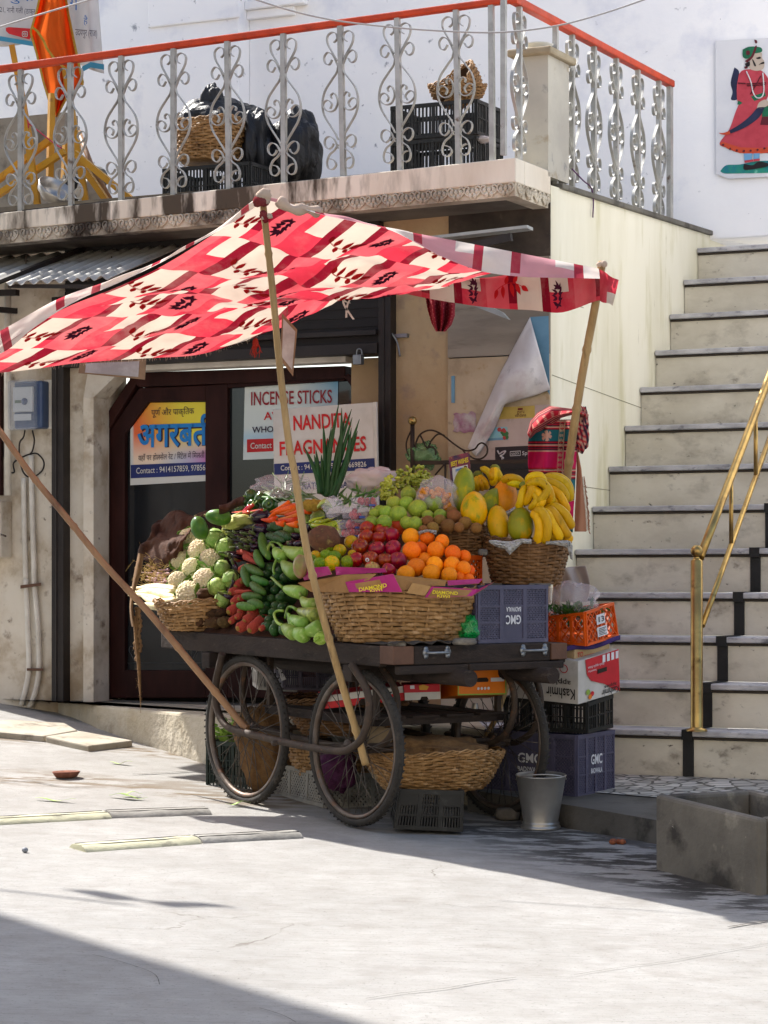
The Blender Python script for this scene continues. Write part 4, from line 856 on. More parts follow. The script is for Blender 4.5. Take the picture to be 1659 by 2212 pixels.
for i, (zx, zy, r) in enumerate(GU):
    x, y = TB(zx, zy); p = P(x, y, 11.12+(1160-y)*.0042); put(gu, i == 0, p, r*.3906*p.y/FPX, rr(), f'pale green guava, {lb[i][0]} from the left in row {lb[i][1]} of the guava heap', 'guavas heaped behind the apples')
# -- sapodillas
SAM = matp('sapodilla_skin', '#7d5c38', '#684a2a', 8, .8, .25, 90, spots=[('#5c4129', 40, .6, .72)]); sb = MB(); sb.ell((0, 0, 0), (1, 1, .95), nu=22, nv=14, fn=lambda d: 1+.03*noise.noise(d*2)); sa = sb.build('sapodilla', SAM, at=(0, 0, 0)); tag(sa, 'x', 'sapodilla')
SA = [(840, 342, 33), (850, 368, 40), (773, 390, 35), (707, 395, 35), (818, 420, 42), (912, 405, 38), (735, 430, 35), (880, 430, 30), (975, 432, 32), (682, 440, 26)]
lb = ordlabels([(a, b) for a, b, _ in SA], 3)
for i, (zx, zy, r) in enumerate(SA):
    x, y = TB(zx, zy); p = P(x, y, 11.14+(1150-y)*.004); put(sa, i == 0, p, r*.3906*p.y/FPX, rr(), f'brown sapodilla, {lb[i][0]} from the left in row {lb[i][1]} of the sapodilla heap', 'sapodillas in the small basket')
# -- papayas
PAY = matp('papaya_ripe', '#c98a1e', '#a88a26', 15.4, .4, .06, 30, spots=[('#6f7a2a', 24.5, .56, .68), ('#55481e', 120, .70, .76)], st=(1, 1, .6)); PAG = matp('papaya_half_ripe', '#8a8a2c', '#6f7a2c', 17.5, .4, .06, 30, spots=[('#b8952a', 21, .54, .68), ('#4a5320', 120, .70, .76)], st=(1, 1, .6)); PAO = matp('papaya_orange', '#d08a1c', '#c07a1c', 14, .4, .06, 30, spots=[('#8a7a26', 21, .6, .75), ('#6a4a1a', 120, .71, .77)])
GPAP = matp('papaya_green', '#3c5a24', '#4c6a2a', 21, .35, .05, 30, spots=[('#6a7a3a', 42, .6, .75)])
def papaya(top, bot, wpx, Y0, Y1, m, lab, pear=.25, tip=.02):
    a = P(*top, Y0); b = P(*bot, Y1); ax = (a-b); L = ax.length; ax.normalize(); R = wpx/2*Y0/FPX; prof = []
    for k in range(25):
        t = k/24; th = math.pi*t; r = math.sin(th)**.85*(1-pear*t**1.5) if 0 < t < 1 else 0; prof.append((max(.0005, r*R*1.14), L*(.5-.5*math.cos(th))))
    prof.append((.003, L+tip*.6)); mb = MB(); mb.lathe(b, prof, 30, 0, ax, V3((0, -1, 0)), fn=lambda i, a_: 1+.022*math.cos(5*a_+.7)+.03*noise.noise(V3((math.cos(a_), math.sin(a_), i*.12))))
    mb.lathe(a, [(.008, -.004), (.007, .008), (0, .009)], 8, 1, ax); return tag(mb.build('papaya', [m, STEM]), lab, 'papaya')
def pB(t, b, w, Y0, Y1, m, lab, **k): return papaya(TB(*t), TB(*b), w*.3906, Y0, Y1, m, lab, **k)
pB((915, 98), (898, 345), 112, 11.50, 11.45, PAG, 'tall narrow green yellow papaya standing left of the other papayas', pear=.10, tip=0)
pB((962, 235), (965, 418), 150, 11.36, 11.28, PAY, 'blotched yellow papaya in front above the sapodillas', pear=.35)
pB((1095, 215), (1000, 385), 118, 11.48, 11.40, PAG, 'green papaya with a pointed end leaning right behind the blotched one', pear=.45, tip=.03)
pB((1140, 168), (1125, 370), 135, 11.52, 11.44, PAO, 'ripe orange papaya left of the banana bunches', pear=.2)
pB((1085, 312), (1110, 500), 112, 11.32, 11.24, PAY, 'orange and green papaya lying low left of the biggest green one', pear=.15)
pB((1220, 318), (1222, 505), 140, 11.24, 11.18, PAG, 'plump green yellow papaya in the basket left of the bananas', pear=.3)
def pA(t, b, w, Y, lab, **k): 
    return papaya(TA(*t), TA(*b), w*.3255, Y, Y-.02, GPAP, lab, **k)
pA((470, 360), (520, 510), 105, 12.15, 'dark green raw papaya upright behind the cabbages', pear=.15, tip=0)
pA((535, 352), (705, 372), 105, 12.22, 'dark green raw papaya lying beside the brown sack', pear=.3)
# -- bananas
BAN = matp('banana_peel', '#b8932a', '#c4a23a', 28, .45, .08, 30, spots=[('#4a2f16', 63, .66, .70), ('#8a7a2a', 21, .58, .75)], st=(1, 1, .5)); BANG = matp('banana_stalk', '#6d7430', '#59612a', 9, .6, .1, 40); BTIP = matp('banana_tip', '#2e2018', rough=.9)
def banana(mb, pts, r):
    c = catmull(pts, 6); n = len(c); rs = []
    for i in range(n):
        t = i/(n-1); rs.append(r*(.34+.66*min(1, (t/.16)) if t < .16 else (1 if t < .84 else max(.30, 1-.7*((t-.84)/.16)**1.6))))
    rs = [x*1.12 for x in rs]; mb.tube(c, rs, 10, 0); e = (c[-1]-c[-2]).normalized(); mb.tube([c[-1]-e*.002, c[-1]+e*.007], [rs[-1]*.95, rs[-1]*.6], 7, 2)
    return c[0]
def bunch(lst, Y, r, lab, crown=None, ds=None):
    crown = crown or lst[0][0]; c0 = P(*TB(*crown), Y); b = thing('banana_bunch', lab, 'bananas', c0, 'banana bunches in the right basket')
    for i, pts in enumerate(lst):
        mb = MB(); k = len(pts); dy = (ds[i] if ds else 0); banana(mb, [P(*TB(*p), Y+dy-.035*math.sin(math.pi*j/(k-1))) for j, p in enumerate(pts)], r); mb.build('banana', [BAN, BANG, BTIP], b)
    mb = MB(); mb.ell(c0, (.024, .02, .018), nu=10, nv=7, fn=lambda d: 1+.2*noise.noise(d*3)); mb.build('stalk', [BANG], b)
bunch([[(1255, 190), (1275, 150), (1330, 145), (1345, 200), (1300, 245)], [(1255, 192), (1290, 185), (1275, 240), (1245, 305)], [(1255, 192), (1320, 175), (1370, 215), (1330, 275), (1310, 285)], [(1255, 195), (1230, 240), (1220, 290), (1205, 320)], [(1260, 190), (1350, 190), (1385, 250), (1350, 300)], [(1262, 195), (1335, 250), (1330, 300), (1295, 320)], [(1262, 195), (1375, 235), (1385, 285), (1345, 330)], [(1262, 200), (1310, 260), (1300, 300), (1270, 325)]], 11.26, .017, 'yellow banana bunch with tips hanging down, topmost in the middle of the right basket', crown=(1240, 195), ds=[-.03, -.05, -.08, -.02, -.04, -.07, -.02, -.06])
bunch([[(1330, 165), (1400, 155), (1465, 185), (1490, 245), (1488, 280)], [(1335, 172), (1400, 185), (1450, 220), (1480, 285)], [(1340, 185), (1400, 215), (1440, 260), (1470, 320), (1465, 340)], [(1345, 200), (1380, 250), (1420, 290), (1440, 335)], [(1350, 215), (1370, 265), (1395, 300), (1415, 320)], [(1330, 160), (1420, 150), (1480, 190), (1497, 260)]], 11.36, .019, 'yellow banana bunch curving down at the right end of the basket', crown=(1325, 170), ds=[-.02, -.05, -.06, -.05, -.04, .02])
bunch([[(1330, 345), (1400, 315), (1460, 350), (1492, 405), (1497, 420)], [(1325, 350), (1385, 335), (1430, 390), (1465, 450), (1490, 480)], [(1310, 355), (1360, 350), (1395, 410), (1430, 470), (1425, 490)], [(1290, 360), (1330, 335), (1365, 400), (1365, 470), (1345, 515)], [(1280, 365), (1305, 360), (1325, 420), (1320, 480), (1300, 518)], [(1345, 360), (1390, 430), (1400, 480), (1410, 505)], [(1350, 350), (1440, 400), (1470, 470), (1498, 500)]], 11.20, .020, 'large yellow banana bunch low in the front of the right basket', crown=(1320, 345), ds=[.02, -.01, -.03, -.05, -.04, 0, .03])
bunch([[(985, 150), (975, 185), (985, 225)], [(990, 150), (1000, 185), (1010, 220)], [(985, 145), (1020, 175), (1035, 215)], [(1000, 100), (1040, 120), (1065, 165), (1075, 185)]], 11.62, .015, 'small yellow banana bunch with dark stalk behind the tallest papaya', crown=(985, 135))
bunch([[(1075, 105), (1065, 140), (1085, 180)], [(1080, 105), (1100, 140), (1110, 175)], [(1078, 103), (1085, 140), (1060, 195)]], 11.60, .016, 'small upright banana bunch above the orange papaya', crown=(1078, 100))
bunch([[(1240, 195), (1200, 160), (1150, 155), (1125, 175)], [(1240, 200), (1190, 185), (1150, 175)]], 11.42, .017, 'pair of bananas lying between the orange papaya and the hanging bunch', crown=(1245, 200))
# -- grapes
GRM = matp('grape_skin', '#a9b24e', '#8f9c42', 5, .25, 0, spec=.5, spots=[('#c0c070', 6, .58, .75)], trans=.25); 
def grapes(blobs, n, Y, lab):
    mb = MB(); k = 0
    while k < n:
        (cx, cy, rx, ry) = random.choice(blobs); a = random.uniform(0, 6.28); f = math.sqrt(random.random()); zx = cx+rx*f*math.cos(a); zy = cy+ry*f*math.sin(a)
        p = P(*TB(zx, zy), Y-.06*(1-f*f)+random.uniform(-.008, .008)); d = V3((random.uniform(-1, 1)+.8*f*math.cos(a), -.5, random.uniform(-1, .6)-.6*f*math.sin(a))).normalized(); ux = d.cross(UP).normalized(); s = random.uniform(.85, 1.1)
        mb.ell(p, (.0085*s, .0085*s, .0165*s), (ux, d.cross(ux), d), nu=8, nv=7); k += 1
    g = thing('grape_bunch', lab, 'grapes', P(*TB(*blobs[0][:2]), Y)); mb.build('berries', GRM, g)
    st = MB(); c = P(*TB(blobs[0][0], blobs[0][1]-blobs[0][3]), Y)
    for b in blobs: st.tube([c, P(*TB(b[0], b[1]), Y)], .003, 5)
    st.build('stem', BANG, g)
grapes([(630, 140, 95, 55), (680, 175, 60, 30), (590, 180, 80, 50)], 120, 11.75, 'pale green grape bunch heaped high above the guavas')
grapes([(500, 190, 50, 60), (480, 240, 35, 40)], 60, 11.68, 'pale green grape bunch hanging down at the left of the heap')
# -- cauliflowers
CUR = matp('curd', '#d6ccae', '#c4b896', 14, .85, .5, 70, spots=[('#8f7a50', 12, .64, .78)]); CLF = matp('cauliflower_leaf', '#5d7a36', '#7f9a52', 5, .55, .15, 25)
def cauli():
    t = thing('cauliflower', 'x', 'cauliflower', (0, 0, 0)); mb = MB(); rnd = random.Random(3)
    mb.ell((0, 0, 0), (.9, .9, .72), nu=20, nv=12)
    for k in range(95):
        z = 1-1.25*(k+.5)/95; a = k*2.39996; s = math.sqrt(max(0, 1-z*z)); d = V3((s*math.cos(a), s*math.sin(a), z)); r = rnd.uniform(.14, .22)
        mb.ell((d.x*.84, d.y*.84, d.z*.68), (r, r, r*.9), nu=9, nv=7, fn=lambda q_: 1+.22*noise.noise(q_*4+V3((k, 0, 0))))
    mb.build('curd', CUR, t); lf = MB()
    for k in range(7):
        a = k*.9; d = V3((math.cos(a), math.sin(a), 0)); s = V3((-d.y, d.x, 0)); h = rnd.uniform(.7, 1.2); ww = rnd.uniform(.45, .75)
        lf.grid(lambda u, v: d*(.72+.28*math.sin(v*2.0)+.06*math.cos(u*6))+s*((u-.5)*2*ww*math.sin(.35+v*1.9))+UP*(-.75+h*v*1.1-.1*abs(u-.5)), 8, 8)
    lf.build('leaf', CLF, t, solid=.02); return t
cb_ = cauli(); CF = [(425, 505, 66), (490, 580, 70), (365, 640, 62), (440, 697, 60), (567, 640, 66), (348, 785, 60), (525, 775, 70), (420, 872, 78)]
lbs = ['topmost', 'second down, right of the topmost', 'upper left', 'middle', 'right beside the cabbages', 'lower left above the white radishes', 'lower right', 'largest and lowest, at the basket rim']
for i, (zx, zy, r) in enumerate(CF):
    x, y = TA(zx, zy); p = heap(x, y, .06, 1.0); s = r*.3255*p.y/FPX*1.12; put(cb_, i == 0, p, s, aim(V3((-.35+random.uniform(-.3, .3), -.8, .5+random.uniform(-.3, .2))), random.uniform(0, 6)), 'cream cauliflower in green leaves, '+lbs[i], 'cauliflowers on the cart')
# -- cabbages
CBM = matp('cabbage_leaf', '#93a862', '#7d9850', 3, .45, .2, 12, spots=[('#b8c48a', 5, .56, .75)]); CBV = matp('cabbage_vein', '#b9c690', rough=.5)
def cabb():
    t = thing('cabbage', 'x', 'cabbage', (0, 0, 0)); mb = MB(); mb.ell((0, 0, 0), .96, nu=20, nv=14); mb.build('heart', CBM, t); rnd = random.Random(5)
    for k in range(5):
        lf = MB(); a0 = k*1.3; tl = rnd.uniform(.2, .9)
        M_ = Matrix.Rotation(a0, 3, 'Z') @ Matrix.Rotation(tl, 3, 'X')
        def fn(u, v): 
            th = .05+v*1.45; ph = (u-.5)*2.5; e = max(abs(u-.5)*2, v)**6; r = 1.0+.012*k+.05*e*math.sin(u*17+k)+.06*e; return M_ @ V3((math.sin(th)*math.sin(ph)*r, -math.sin(th)*math.cos(ph)*r, math.cos(th)*r))
        lf.grid(fn, 18, 14)
        for q_ in (-2, -1, 0, 1, 2): lf.tube([fn(.5+.06*q_*(1-v)+q_*.20*v*.9, 1-.95*v)*1.004 for v in [i/8 for i in range(9)]], [.022*(1-.09*i) for i in range(9)], 5, 1)
        lf.build('leaf', [CBM, CBV], t)
    return t
kb = cabb(); KB = [(592, 507, 70), (662, 562, 64), (640, 700, 54), (612, 820, 62), (700, 772, 54), (647, 910, 54)]
lbs = ['topmost, beside the raw papaya', 'upper right, under the thin aubergines', 'middle, beside the cauliflowers', 'lower left above the brown yams', 'right, touching the red carrots', 'lowest, half hidden by red carrots']
for i, (zx, zy, r) in enumerate(KB):
    x, y = TA(zx, zy); p = heap(x, y, .05, 1.05); put(kb, i == 0, p, r*.3255*p.y/FPX, aim(V3((random.uniform(-.6, .5), -.8, random.uniform(-.2, .7))), random.uniform(0, 6)), 'round pale green cabbage, '+lbs[i], 'cabbages on the cart')
# -- long vegetables
def sweep(name, pxs, rad, prof, m, T=TA, h0=.05, k=1.1, dY=None, n=10, parts=None, Yfix=None, sub=5, mats=None):
    pts = []
    for i, (zx, zy) in enumerate(pxs):
        x, y = T(zx, zy); p = heap(x, y, h0, k) if Yfix is None else P(x, y, Yfix)
        if dY: p = P(x, y, p.y+dY[i])
        pts.append(p)
    c = catmull(pts, sub); nn = len(c); mb = MB(); mb.tube(c, [rad*prof(i/(nn-1)) for i in range(nn)], n, 0); return mb, c
def taper(t): return .25+.75*min(1, t/.07)**.5 if t < .07 else 1-.80*max(0, (t-.07)/.93)**1.2
CAR = matp('carrot_skin', '#d0621a', '#bd5412', 35, .55, .3, 40, st=(3, 3, 3)); RCAR = mat('red_carrot_skin', '#a8402e', '#8a3022', 5, .85, .3, 40, spots=[('#c06048', 9, .6, .75), ('#5a3222', 30, .68, .76)]); CROWN = matp('carrot_crown', '#6f5a30', '#8a6a3a', 20, .8, .3, 60)
CR = [((1190, 290), (1060, 300), (975, 345)), ((1100, 268), (1040, 300), (965, 330)), ((1150, 310), (1080, 335), (980, 340)), ((1190, 322), (1120, 340), (1060, 350)), ((1180, 345), (1090, 370), (1010, 378)), ((1140, 300), (1010, 330), (940, 385)), ((1010, 375), (960, 385), (905, 378)), ((1145, 385), (1080, 388), (1015, 382)), ((1060, 405), (1020, 408), (980, 395)), ((1230, 318), (1190, 325), (1150, 330)), ((1150, 410), (1110, 412), (1070, 408))]
for i, pp_ in enumerate(CR):
    mb, c = sweep('c', pp_, .019, taper, None, h0=.08+.004*i, k=1.1, n=10); d = (c[0]-c[1]).normalized(); mb.ell(c[0], .007, nu=7, nv=5, m=1)
    tag(mb.build('carrot', [CAR, CROWN]), 'bright orange carrot in the small heap below the green peppers', 'carrot', 'orange carrots')
CD = V3((-.42, -.88, .12)).normalized()
RC = [(740, 637, 36), (800, 598, 24), (825, 632, 30), (762, 722, 30), (778, 792, 32), (737, 822, 36), (700, 868, 38), (757, 906, 30), (718, 936, 38), (690, 992, 40), (760, 997, 32), (826, 1007, 34), (700, 1057, 26), (795, 1052, 40), (865, 1056, 22), (752, 1100, 42), (830, 1112, 42), (896, 1106, 22), (738, 1030, 26)]
rb = MB(); rb.tube([(0, 0, 0), (0, 0, -.3), (0, 0, -1.5), (.1, 0, -3.2), (.2, .1, -4.6), (.2, .2, -5.6)], [.55, .92, 1.0, .8, .5, .1], 14); rb.ell((0, 0, .0), (.66, .66, .26), nu=12, nv=6, fn=lambda d: 1+.15*noise.noise(d*4)); rb.ell((0, 0, .12), (.5, .5, .30), nu=10, nv=6, m=1); rco = rb.build('red_carrot', [RCAR, CROWN], at=(0, 0, 0)); tag(rco, 'x', 'carrot')
lb = ordlabels([(a, b) for a, b, _ in RC], 7)
for i, (zx, zy, r) in enumerate(RC):
    p = heap(*TA(zx, zy), .06, 1.02); put(rco, i == 0, p, r*.3255*p.y/FPX*.92, aim(V3((-.55+random.uniform(-.25, .25), -.72, -.38+random.uniform(-.12, .12))), random.uniform(0, 6)), f'red carrot end, {lb[i][0]} from the left in row {lb[i][1]} of the red carrots', 'red carrots stacked end on')
for pp_, r in ((((755, 585), (800, 600), (860, 625)), .018), (((795, 620), (840, 650), (890, 680)), .018), (((730, 860), (790, 855), (840, 850)), .011)):
    mb, c = sweep('c', pp_, r, taper, None, h0=.08, k=1.05); mb.ell(c[0], r*.4, nu=7, nv=5, m=1); tag(mb.build('red_carrot', [RCAR, CROWN]), 'red carrot lying sideways on the stacked red carrots', 'carrot', 'red carrots lying sideways')
# cucumbers, end on
CUC = matp('cucumber_skin', '#1f3a1c', '#2a4a22', 7, .32, .25, 40, spots=[('#4a6a34', 16, .64, .76)], st=(2, 2, .6)); 
cb2 = MB(); cb2.tube([(0, 0, .0), (0, 0, -.12), (0, 0, -.5), (0, 0, -1.5), (0, 0, -4), (0, 0, -6), (0, 0, -6.6)], [.18, .55, .86, 1.0, 1.0, .8, .2], 14); cb2.ell((0, 0, .0), (.16, .16, .08), nu=8, nv=5, m=1); cu = cb2.build('cucumber', [CUC, mat('cucumber_end', '#6a7a4a', rough=.6)], at=(0, 0, 0)); tag(cu, 'x', 'cucumber')
CU = []
for r_ in range(9):
    yy = 690+r_*50; x0 = 900+max(0, (r_-5))*6+(r_ % 2)*28; x1 = (1000, 1010, 1030, 1050, 1060, 1040, 1010, 1010, 1060)[r_]
    x = x0
    while x <= x1: CU.append((x+random.uniform(-8, 8), yy+random.uniform(-9, 9)+(x-900)*.12, random.uniform(27, 33))); x += 56
CU += [(1010, 715, 30), (1045, 760, 34), (950, 700, 30), (1105, 760, 34), (975, 1100, 28), (1030, 1110, 28), (930, 1085, 26), (890, 1030, 26), (960, 1000, 30)]
lb = ordlabels([(a, b) for a, b, _ in CU], 8)
for i, (zx, zy, r) in enumerate(CU):
    p = heap(*TA(zx, zy), .05, 1.02); put(cu, i == 0, p, r*.3255*p.y/FPX*1.14, aim(CD+V3((random.uniform(-.35, .35), 0, random.uniform(-.2, .2))), random.uniform(0, 6)), f'dark cucumber end, {lb[i][0]} from the left in row {lb[i][1]} of the cucumbers', 'dark cucumbers stacked end on')
# ridged green gourds
LUF = matp('ridge_gourd_skin', '#3f6628', '#315622', 42, .62, .35, 30, spots=[('#6a8a48', 63, .62, .78)], st=(2, 2, .6)); cig = lambda t: max(.12, math.sin(math.pi*min(1, max(0, t*.94+.04)))**.55)
LG = [([(905, 470), (920, 560), (960, 640)], .024, 'upright under the thin aubergines'), ([(870, 585), (885, 640), (915, 690)], .022, 'short, right of the topmost red carrots'), ([(795, 685), (850, 715), (915, 745)], .023, 'lying above the upright one beside the red carrots'), ([(790, 690), (800, 750), (822, 820)], .024, 'standing upright against the red carrots'), ([(780, 885), (830, 890), (905, 895)], .022, 'lying level in the middle of the red carrots'), ([(745, 945), (800, 955), (870, 965)], .021, 'lying level with its tip over the red carrots'), ([(815, 935), (865, 935), (915, 955)], .023, 'lying right of the level pair'), ([(838, 800), (880, 840), (930, 870)], .022, 'slanting across the cucumbers'), ([(840, 760), (900, 790), (950, 800)], .021, 'slanting above the cucumbers')]
for pp_, r, lab in LG:
    mb, c = sweep('g', pp_, r, cig, None, h0=.09, k=1.02, n=12)
    tag(mb.build('ridge_gourd', LUF), 'pale streaked green gourd, '+lab, 'gourd', 'green ridge gourds')
# bottle gourds
BOT = matp('bottle_gourd_skin', '#86a050', '#749242', 28, .45, .08, 30, spots=[('#aebf7c', 35, .56, .75)]); BOTS = matp('bottle_gourd_spotted', '#8a9a4c', '#5c6a34', 42, .4, .1, 30, spots=[('#4a3f24', 84, .6, .72)]); GST = matp('gourd_stalk', '#7c9a4a', '#6a8a3c', 8, .5, .1, 40)
bott = lambda t: max(.15, (math.sin(math.pi*min(1, t*.55+.03)) if t < .85 else math.sin(math.pi*(.85*.55+.03))*math.sqrt(max(0, 1-((t-.85)/.155)**2))))
BG = [([(1040, 560), (1110, 600), (1195, 620)], .038, [(1045, 560), (1010, 530), (970, 530), (930, 590)], BOT, 'largest, lying at the top with a long curved stalk'), ([(990, 565), (1010, 600), (1050, 640)], .030, [(990, 565), (975, 545), (955, 560), (935, 625)], BOT, 'upper left, beside the ridged gourd'), ([(1040, 650), (1080, 700), (1140, 740)], .036, [(1035, 645), (1010, 640), (985, 700), (990, 740)], BOT, 'second down, under the largest'), ([(1045, 830), (1100, 850), (1190, 870)], .032, [(1045, 830), (1010, 800), (980, 770), (970, 765)], BOT, 'middle, with its stalk over the cucumbers'), ([(1165, 890), (1210, 940), (1270, 950)], .034, [(1165, 890), (1160, 865), (1145, 845)], BOT, 'below the cardboard flap'), ([(1135, 975), (1210, 1005), (1290, 1020)], .036, [(1135, 975), (1110, 960), (1080, 965), (1062, 1030)], BOTS, 'spotted with brown marks'), ([(1090, 1020), (1130, 1050), (1200, 1080)], .032, [(1095, 1020), (1085, 1010), (1100, 1060), (1115, 1090)], BOT, 'half hidden under the spotted one'), ([(1040, 1080), (1080, 1110), (1130, 1140)], .034, [(1045, 1080), (1010, 1060), (990, 1010), (1010, 985), (1050, 985)], BOT, 'lowest left above the cart edge'), ([(1110, 1100), (1150, 1135), (1200, 1150)], .035, [(1112, 1095), (1090, 1060), (1080, 1000)], BOT, 'lowest middle above the cart edge'), ([(1165, 1130), (1240, 1115), (1310, 1090)], .038, [(1165, 1130), (1160, 1120)], BOT, 'darker one lying beside the bamboo pole'), ([(1320, 1120), (1300, 1155), (1295, 1180)], .030, [(1290, 1165), (1270, 1175), (1258, 1190)], BOT, 'rightmost, hanging by the bamboo pole')]
for pp_, r, st_p, m, lab in BG:
    k_ = 1.0; mb, c = sweep('b', pp_, r, bott, None, h0=.09, k=k_, n=16, sub=6); t = thing('bottle_gourd', 'pale green bottle gourd, '+lab, 'bottle gourd', c[0], 'bottle gourds on the cart'); mb.build('body', m, t)
    mb, c2 = sweep('s', st_p, .0075, lambda t_: 1-.25*t_, None, h0=.11, k=k_, n=8); mb.build('stalk', GST, t)
# bell peppers
PEP = matp('bell_pepper_skin', '#23421c', '#2c5022', 4, .15, .05, 20, spec=.6); pb = thing('bell_pepper', 'x', 'bell pepper', (0, 0, 0))
mb = MB(); mb.ell((0, 0, 0), (1, 1, .95), nu=30, nv=18, fn=lambda d: (1+.10*abs(math.cos(2*math.atan2(d.y, d.x)))**.8*math.sqrt(max(0, 1-d.z*d.z)))*(1-.3*math.exp(-((1-d.z)/.05)))*(1-.15*math.exp(-((1+d.z)/.06)))); mb.build('body', PEP, pb); mb = MB(); mb.tube([(0, 0, .62), (.03, 0, .85), (.1, .05, 1.15)], [.16, .09, .10], 8); mb.build('stalk', GST, pb)
PP = [(835, 225, 50), (910, 242, 52), (1012, 217, 52), (850, 287, 44), (800, 262, 32), (766, 308, 42), (962, 282, 52)]; lb = ordlabels([(a, b) for a, b, _ in PP], 2)
for i, (zx, zy, r) in enumerate(PP): p = heap(*TA(zx, zy), .03, 1.1); put(pb, i == 0, p, r*.3255*p.y/FPX*.95, aim(V3((random.uniform(-1, 1), -.4, random.uniform(-.3, .8)))), f'glossy dark green bell pepper, {lb[i][0]} from the left in the {"upper" if lb[i][1]=="first" else "lower"} row', 'bell peppers on the cart')
# aubergines
EGG = matp('aubergine_skin', '#1c0f1e', '#26121f', 4, .12, 0, spec=.6); CALY = matp('calyx', '#3f4a28', '#59603a', 9, .7, .1, 40)
eb = thing('aubergine', 'x', 'aubergine', (0, 0, 0)); mb = MB(); mb.tube([(0, 0, 1.3), (0, 0, 1.2), (0, 0, .7), (0, 0, 0), (0, 0, -.7), (0, 0, -1.1), (0, 0, -1.2)], [.3, .5, .75, 1, .98, .55, .1], 18); mb.build('body', EGG, eb); mb = MB(); mb.lathe((0, 0, 1.32), [(.55, -.25), (.4, 0), (.12, .06), (.10, .4), (0, .4)], 10, 0, fn=lambda i, a: 1+.35*math.cos(5*a)*(i == 0)); mb.build('calyx', CALY, eb)
for i, (zx, zy, r, d, lab) in enumerate(((905, 362, 54, (-1, -.2, -.1), 'large glossy purple black aubergine left of the orange carrots'), (905, 445, 46, (-1, -.3, .25), 'glossy aubergine lying below the largest one'), (1218, 430, 24, (.3, -.3, .9), 'small aubergine right of the bitter gourds'), (1130, 488, 26, (-.8, -.3, .2), 'small round aubergine above the bottle gourds'), (1150, 540, 26, (.7, -.4, .3), 'small round aubergine half behind the bamboo pole'), (1105, 545, 24, (-.6, -.4, .3), 'small round aubergine touching the largest bottle gourd'))):
    p = heap(*TA(zx, zy), .07, 1.1); put(eb, i == 0, p, r*.3255*p.y/FPX, aim(V3(d)), lab, None)
ba = MB(); ba.tube([(0, 0, 0), (.01, 0, -.02), (.0, .004, -.08), (-.004, .0, -.14), (0, 0, -.17), (0, 0, -.175)], [.006, .011, .0135, .0125, .008, .002], 9); ba.tube([(0, 0, .03), (0, 0, 0)], [.004, .007], 7, 1); bo = ba.build('long_aubergine', [EGG, CALY], at=(0, 0, 0)); tag(bo, 'x', 'aubergine')
rnd = random.Random(9)
for i in range(34):
    zx = rnd.uniform(700, 880); zy = 455+rnd.uniform(0, 125)+(zx-780)*.12; p = heap(*TA(zx, zy), .075+rnd.uniform(-.02, .035), 1.1); put(bo, i == 0, p, rnd.uniform(.9, 1.15), aim(V3((-.75+rnd.uniform(-.35, .35), -.55, .35+rnd.uniform(-.3, .35)))), 'thin purple black aubergine in the tangled heap above the red carrots', 'thin aubergines heaped together')
for i, (zx, zy, d) in enumerate(((690, 450, (-1, -.2, .2)), (660, 600, (-1, -.3, .1)), (700, 640, (-.4, -.3, .8)), (720, 675, (-.3, -.4, .8)), (650, 878, (-.8, -.4, .4)), (715, 775, (.2, -.5, .8)), (700, 610, (-.8, -.4, .3)))):
    p = heap(*TA(zx, zy), .10, 1.08); put(bo, False, p, 1.0, aim(V3(d)), 'thin purple black aubergine slipped down over the cabbages', 'thin aubergines on the cabbages')
# bitter gourds, yams, sweet potato, limes
BIT = matp('bitter_gourd_skin', '#24401f', '#2f5226', 30, .4, 1.0, 45, bdist=.012)
for pp_, r, lab in (([(950, 440), (1000, 425), (1055, 435)], .024, 'upper'), ([(975, 500), (1040, 480), (1100, 505)], .023, 'lower'), ([(940, 480), (990, 495), (1060, 520)], .020, 'middle')):
    mb, c = sweep('b', pp_, r, cig, None, h0=.10, k=1.08, n=18, sub=9); mb.v = [p+V3((noise.noise(p*90), noise.noise(p*90+V3((9, 0, 0))), noise.noise(p*90+V3((0, 9, 0)))))*.006 for p in mb.v]; tag(mb.build('bitter_gourd', BIT), f'dark warty bitter gourd, {lab} of the three below the carrots', 'gourd', 'bitter gourds')
YAM = matp('yam_skin', '#43311f', '#382819', 63, .95, .9, 30, spots=[('#5f4a34', 84, .58, .72)], bdist=.012)
for i, (zx, zy, rx, rz) in enumerate(((530, 1000, 60, 40), (590, 1005, 52, 34), (640, 1000, 40, 34), (500, 1060, 40, 32), (590, 1065, 62, 38), (660, 1060, 50, 36), (545, 875, 72, 40), (570, 945, 40, 36))):
    x, y = TA(zx, zy); p = heap(x, y, .03, 1.0); s = .3255*p.y/FPX; mb = MB(); mb.ell(p, (rx*s, rz*s*1.1, rz*s), nu=22, nv=14, fn=lambda d: 1+.28*noise.noise(d*2.2+V3((i*5, 0, 0)))+.10*noise.noise(d*7)); tag(mb.build('yam', YAM), 'rough dark brown yam in the heap on the cart edge beside the left basket' if i < 6 else ('dark brown yam tucked right of the lowest cauliflower' if i == 6 else 'dark brown yam under the lowest cabbage'), 'yam', 'brown yams' if i < 6 else None)
SWP = matp('sweet_potato_skin', '#664a34', '#523c2c', 35, .8, .3, 40, spots=[('#8a7a4a', 35, .57, .72)])
x, y = TA(1320, 505); p = P(x, y, 11.12); s = .3255*p.y/FPX; mb = MB(); mb.ell(p, (112*s, 80*s, 88*s), nu=30, nv=20, fn=lambda d: 1+.14*noise.noise(d*1.4)+.05*d.x); tag(mb.build('elephant_yam', SWP), 'large rounded brown root behind the sweet limes right of the bamboo pole', 'root vegetable')
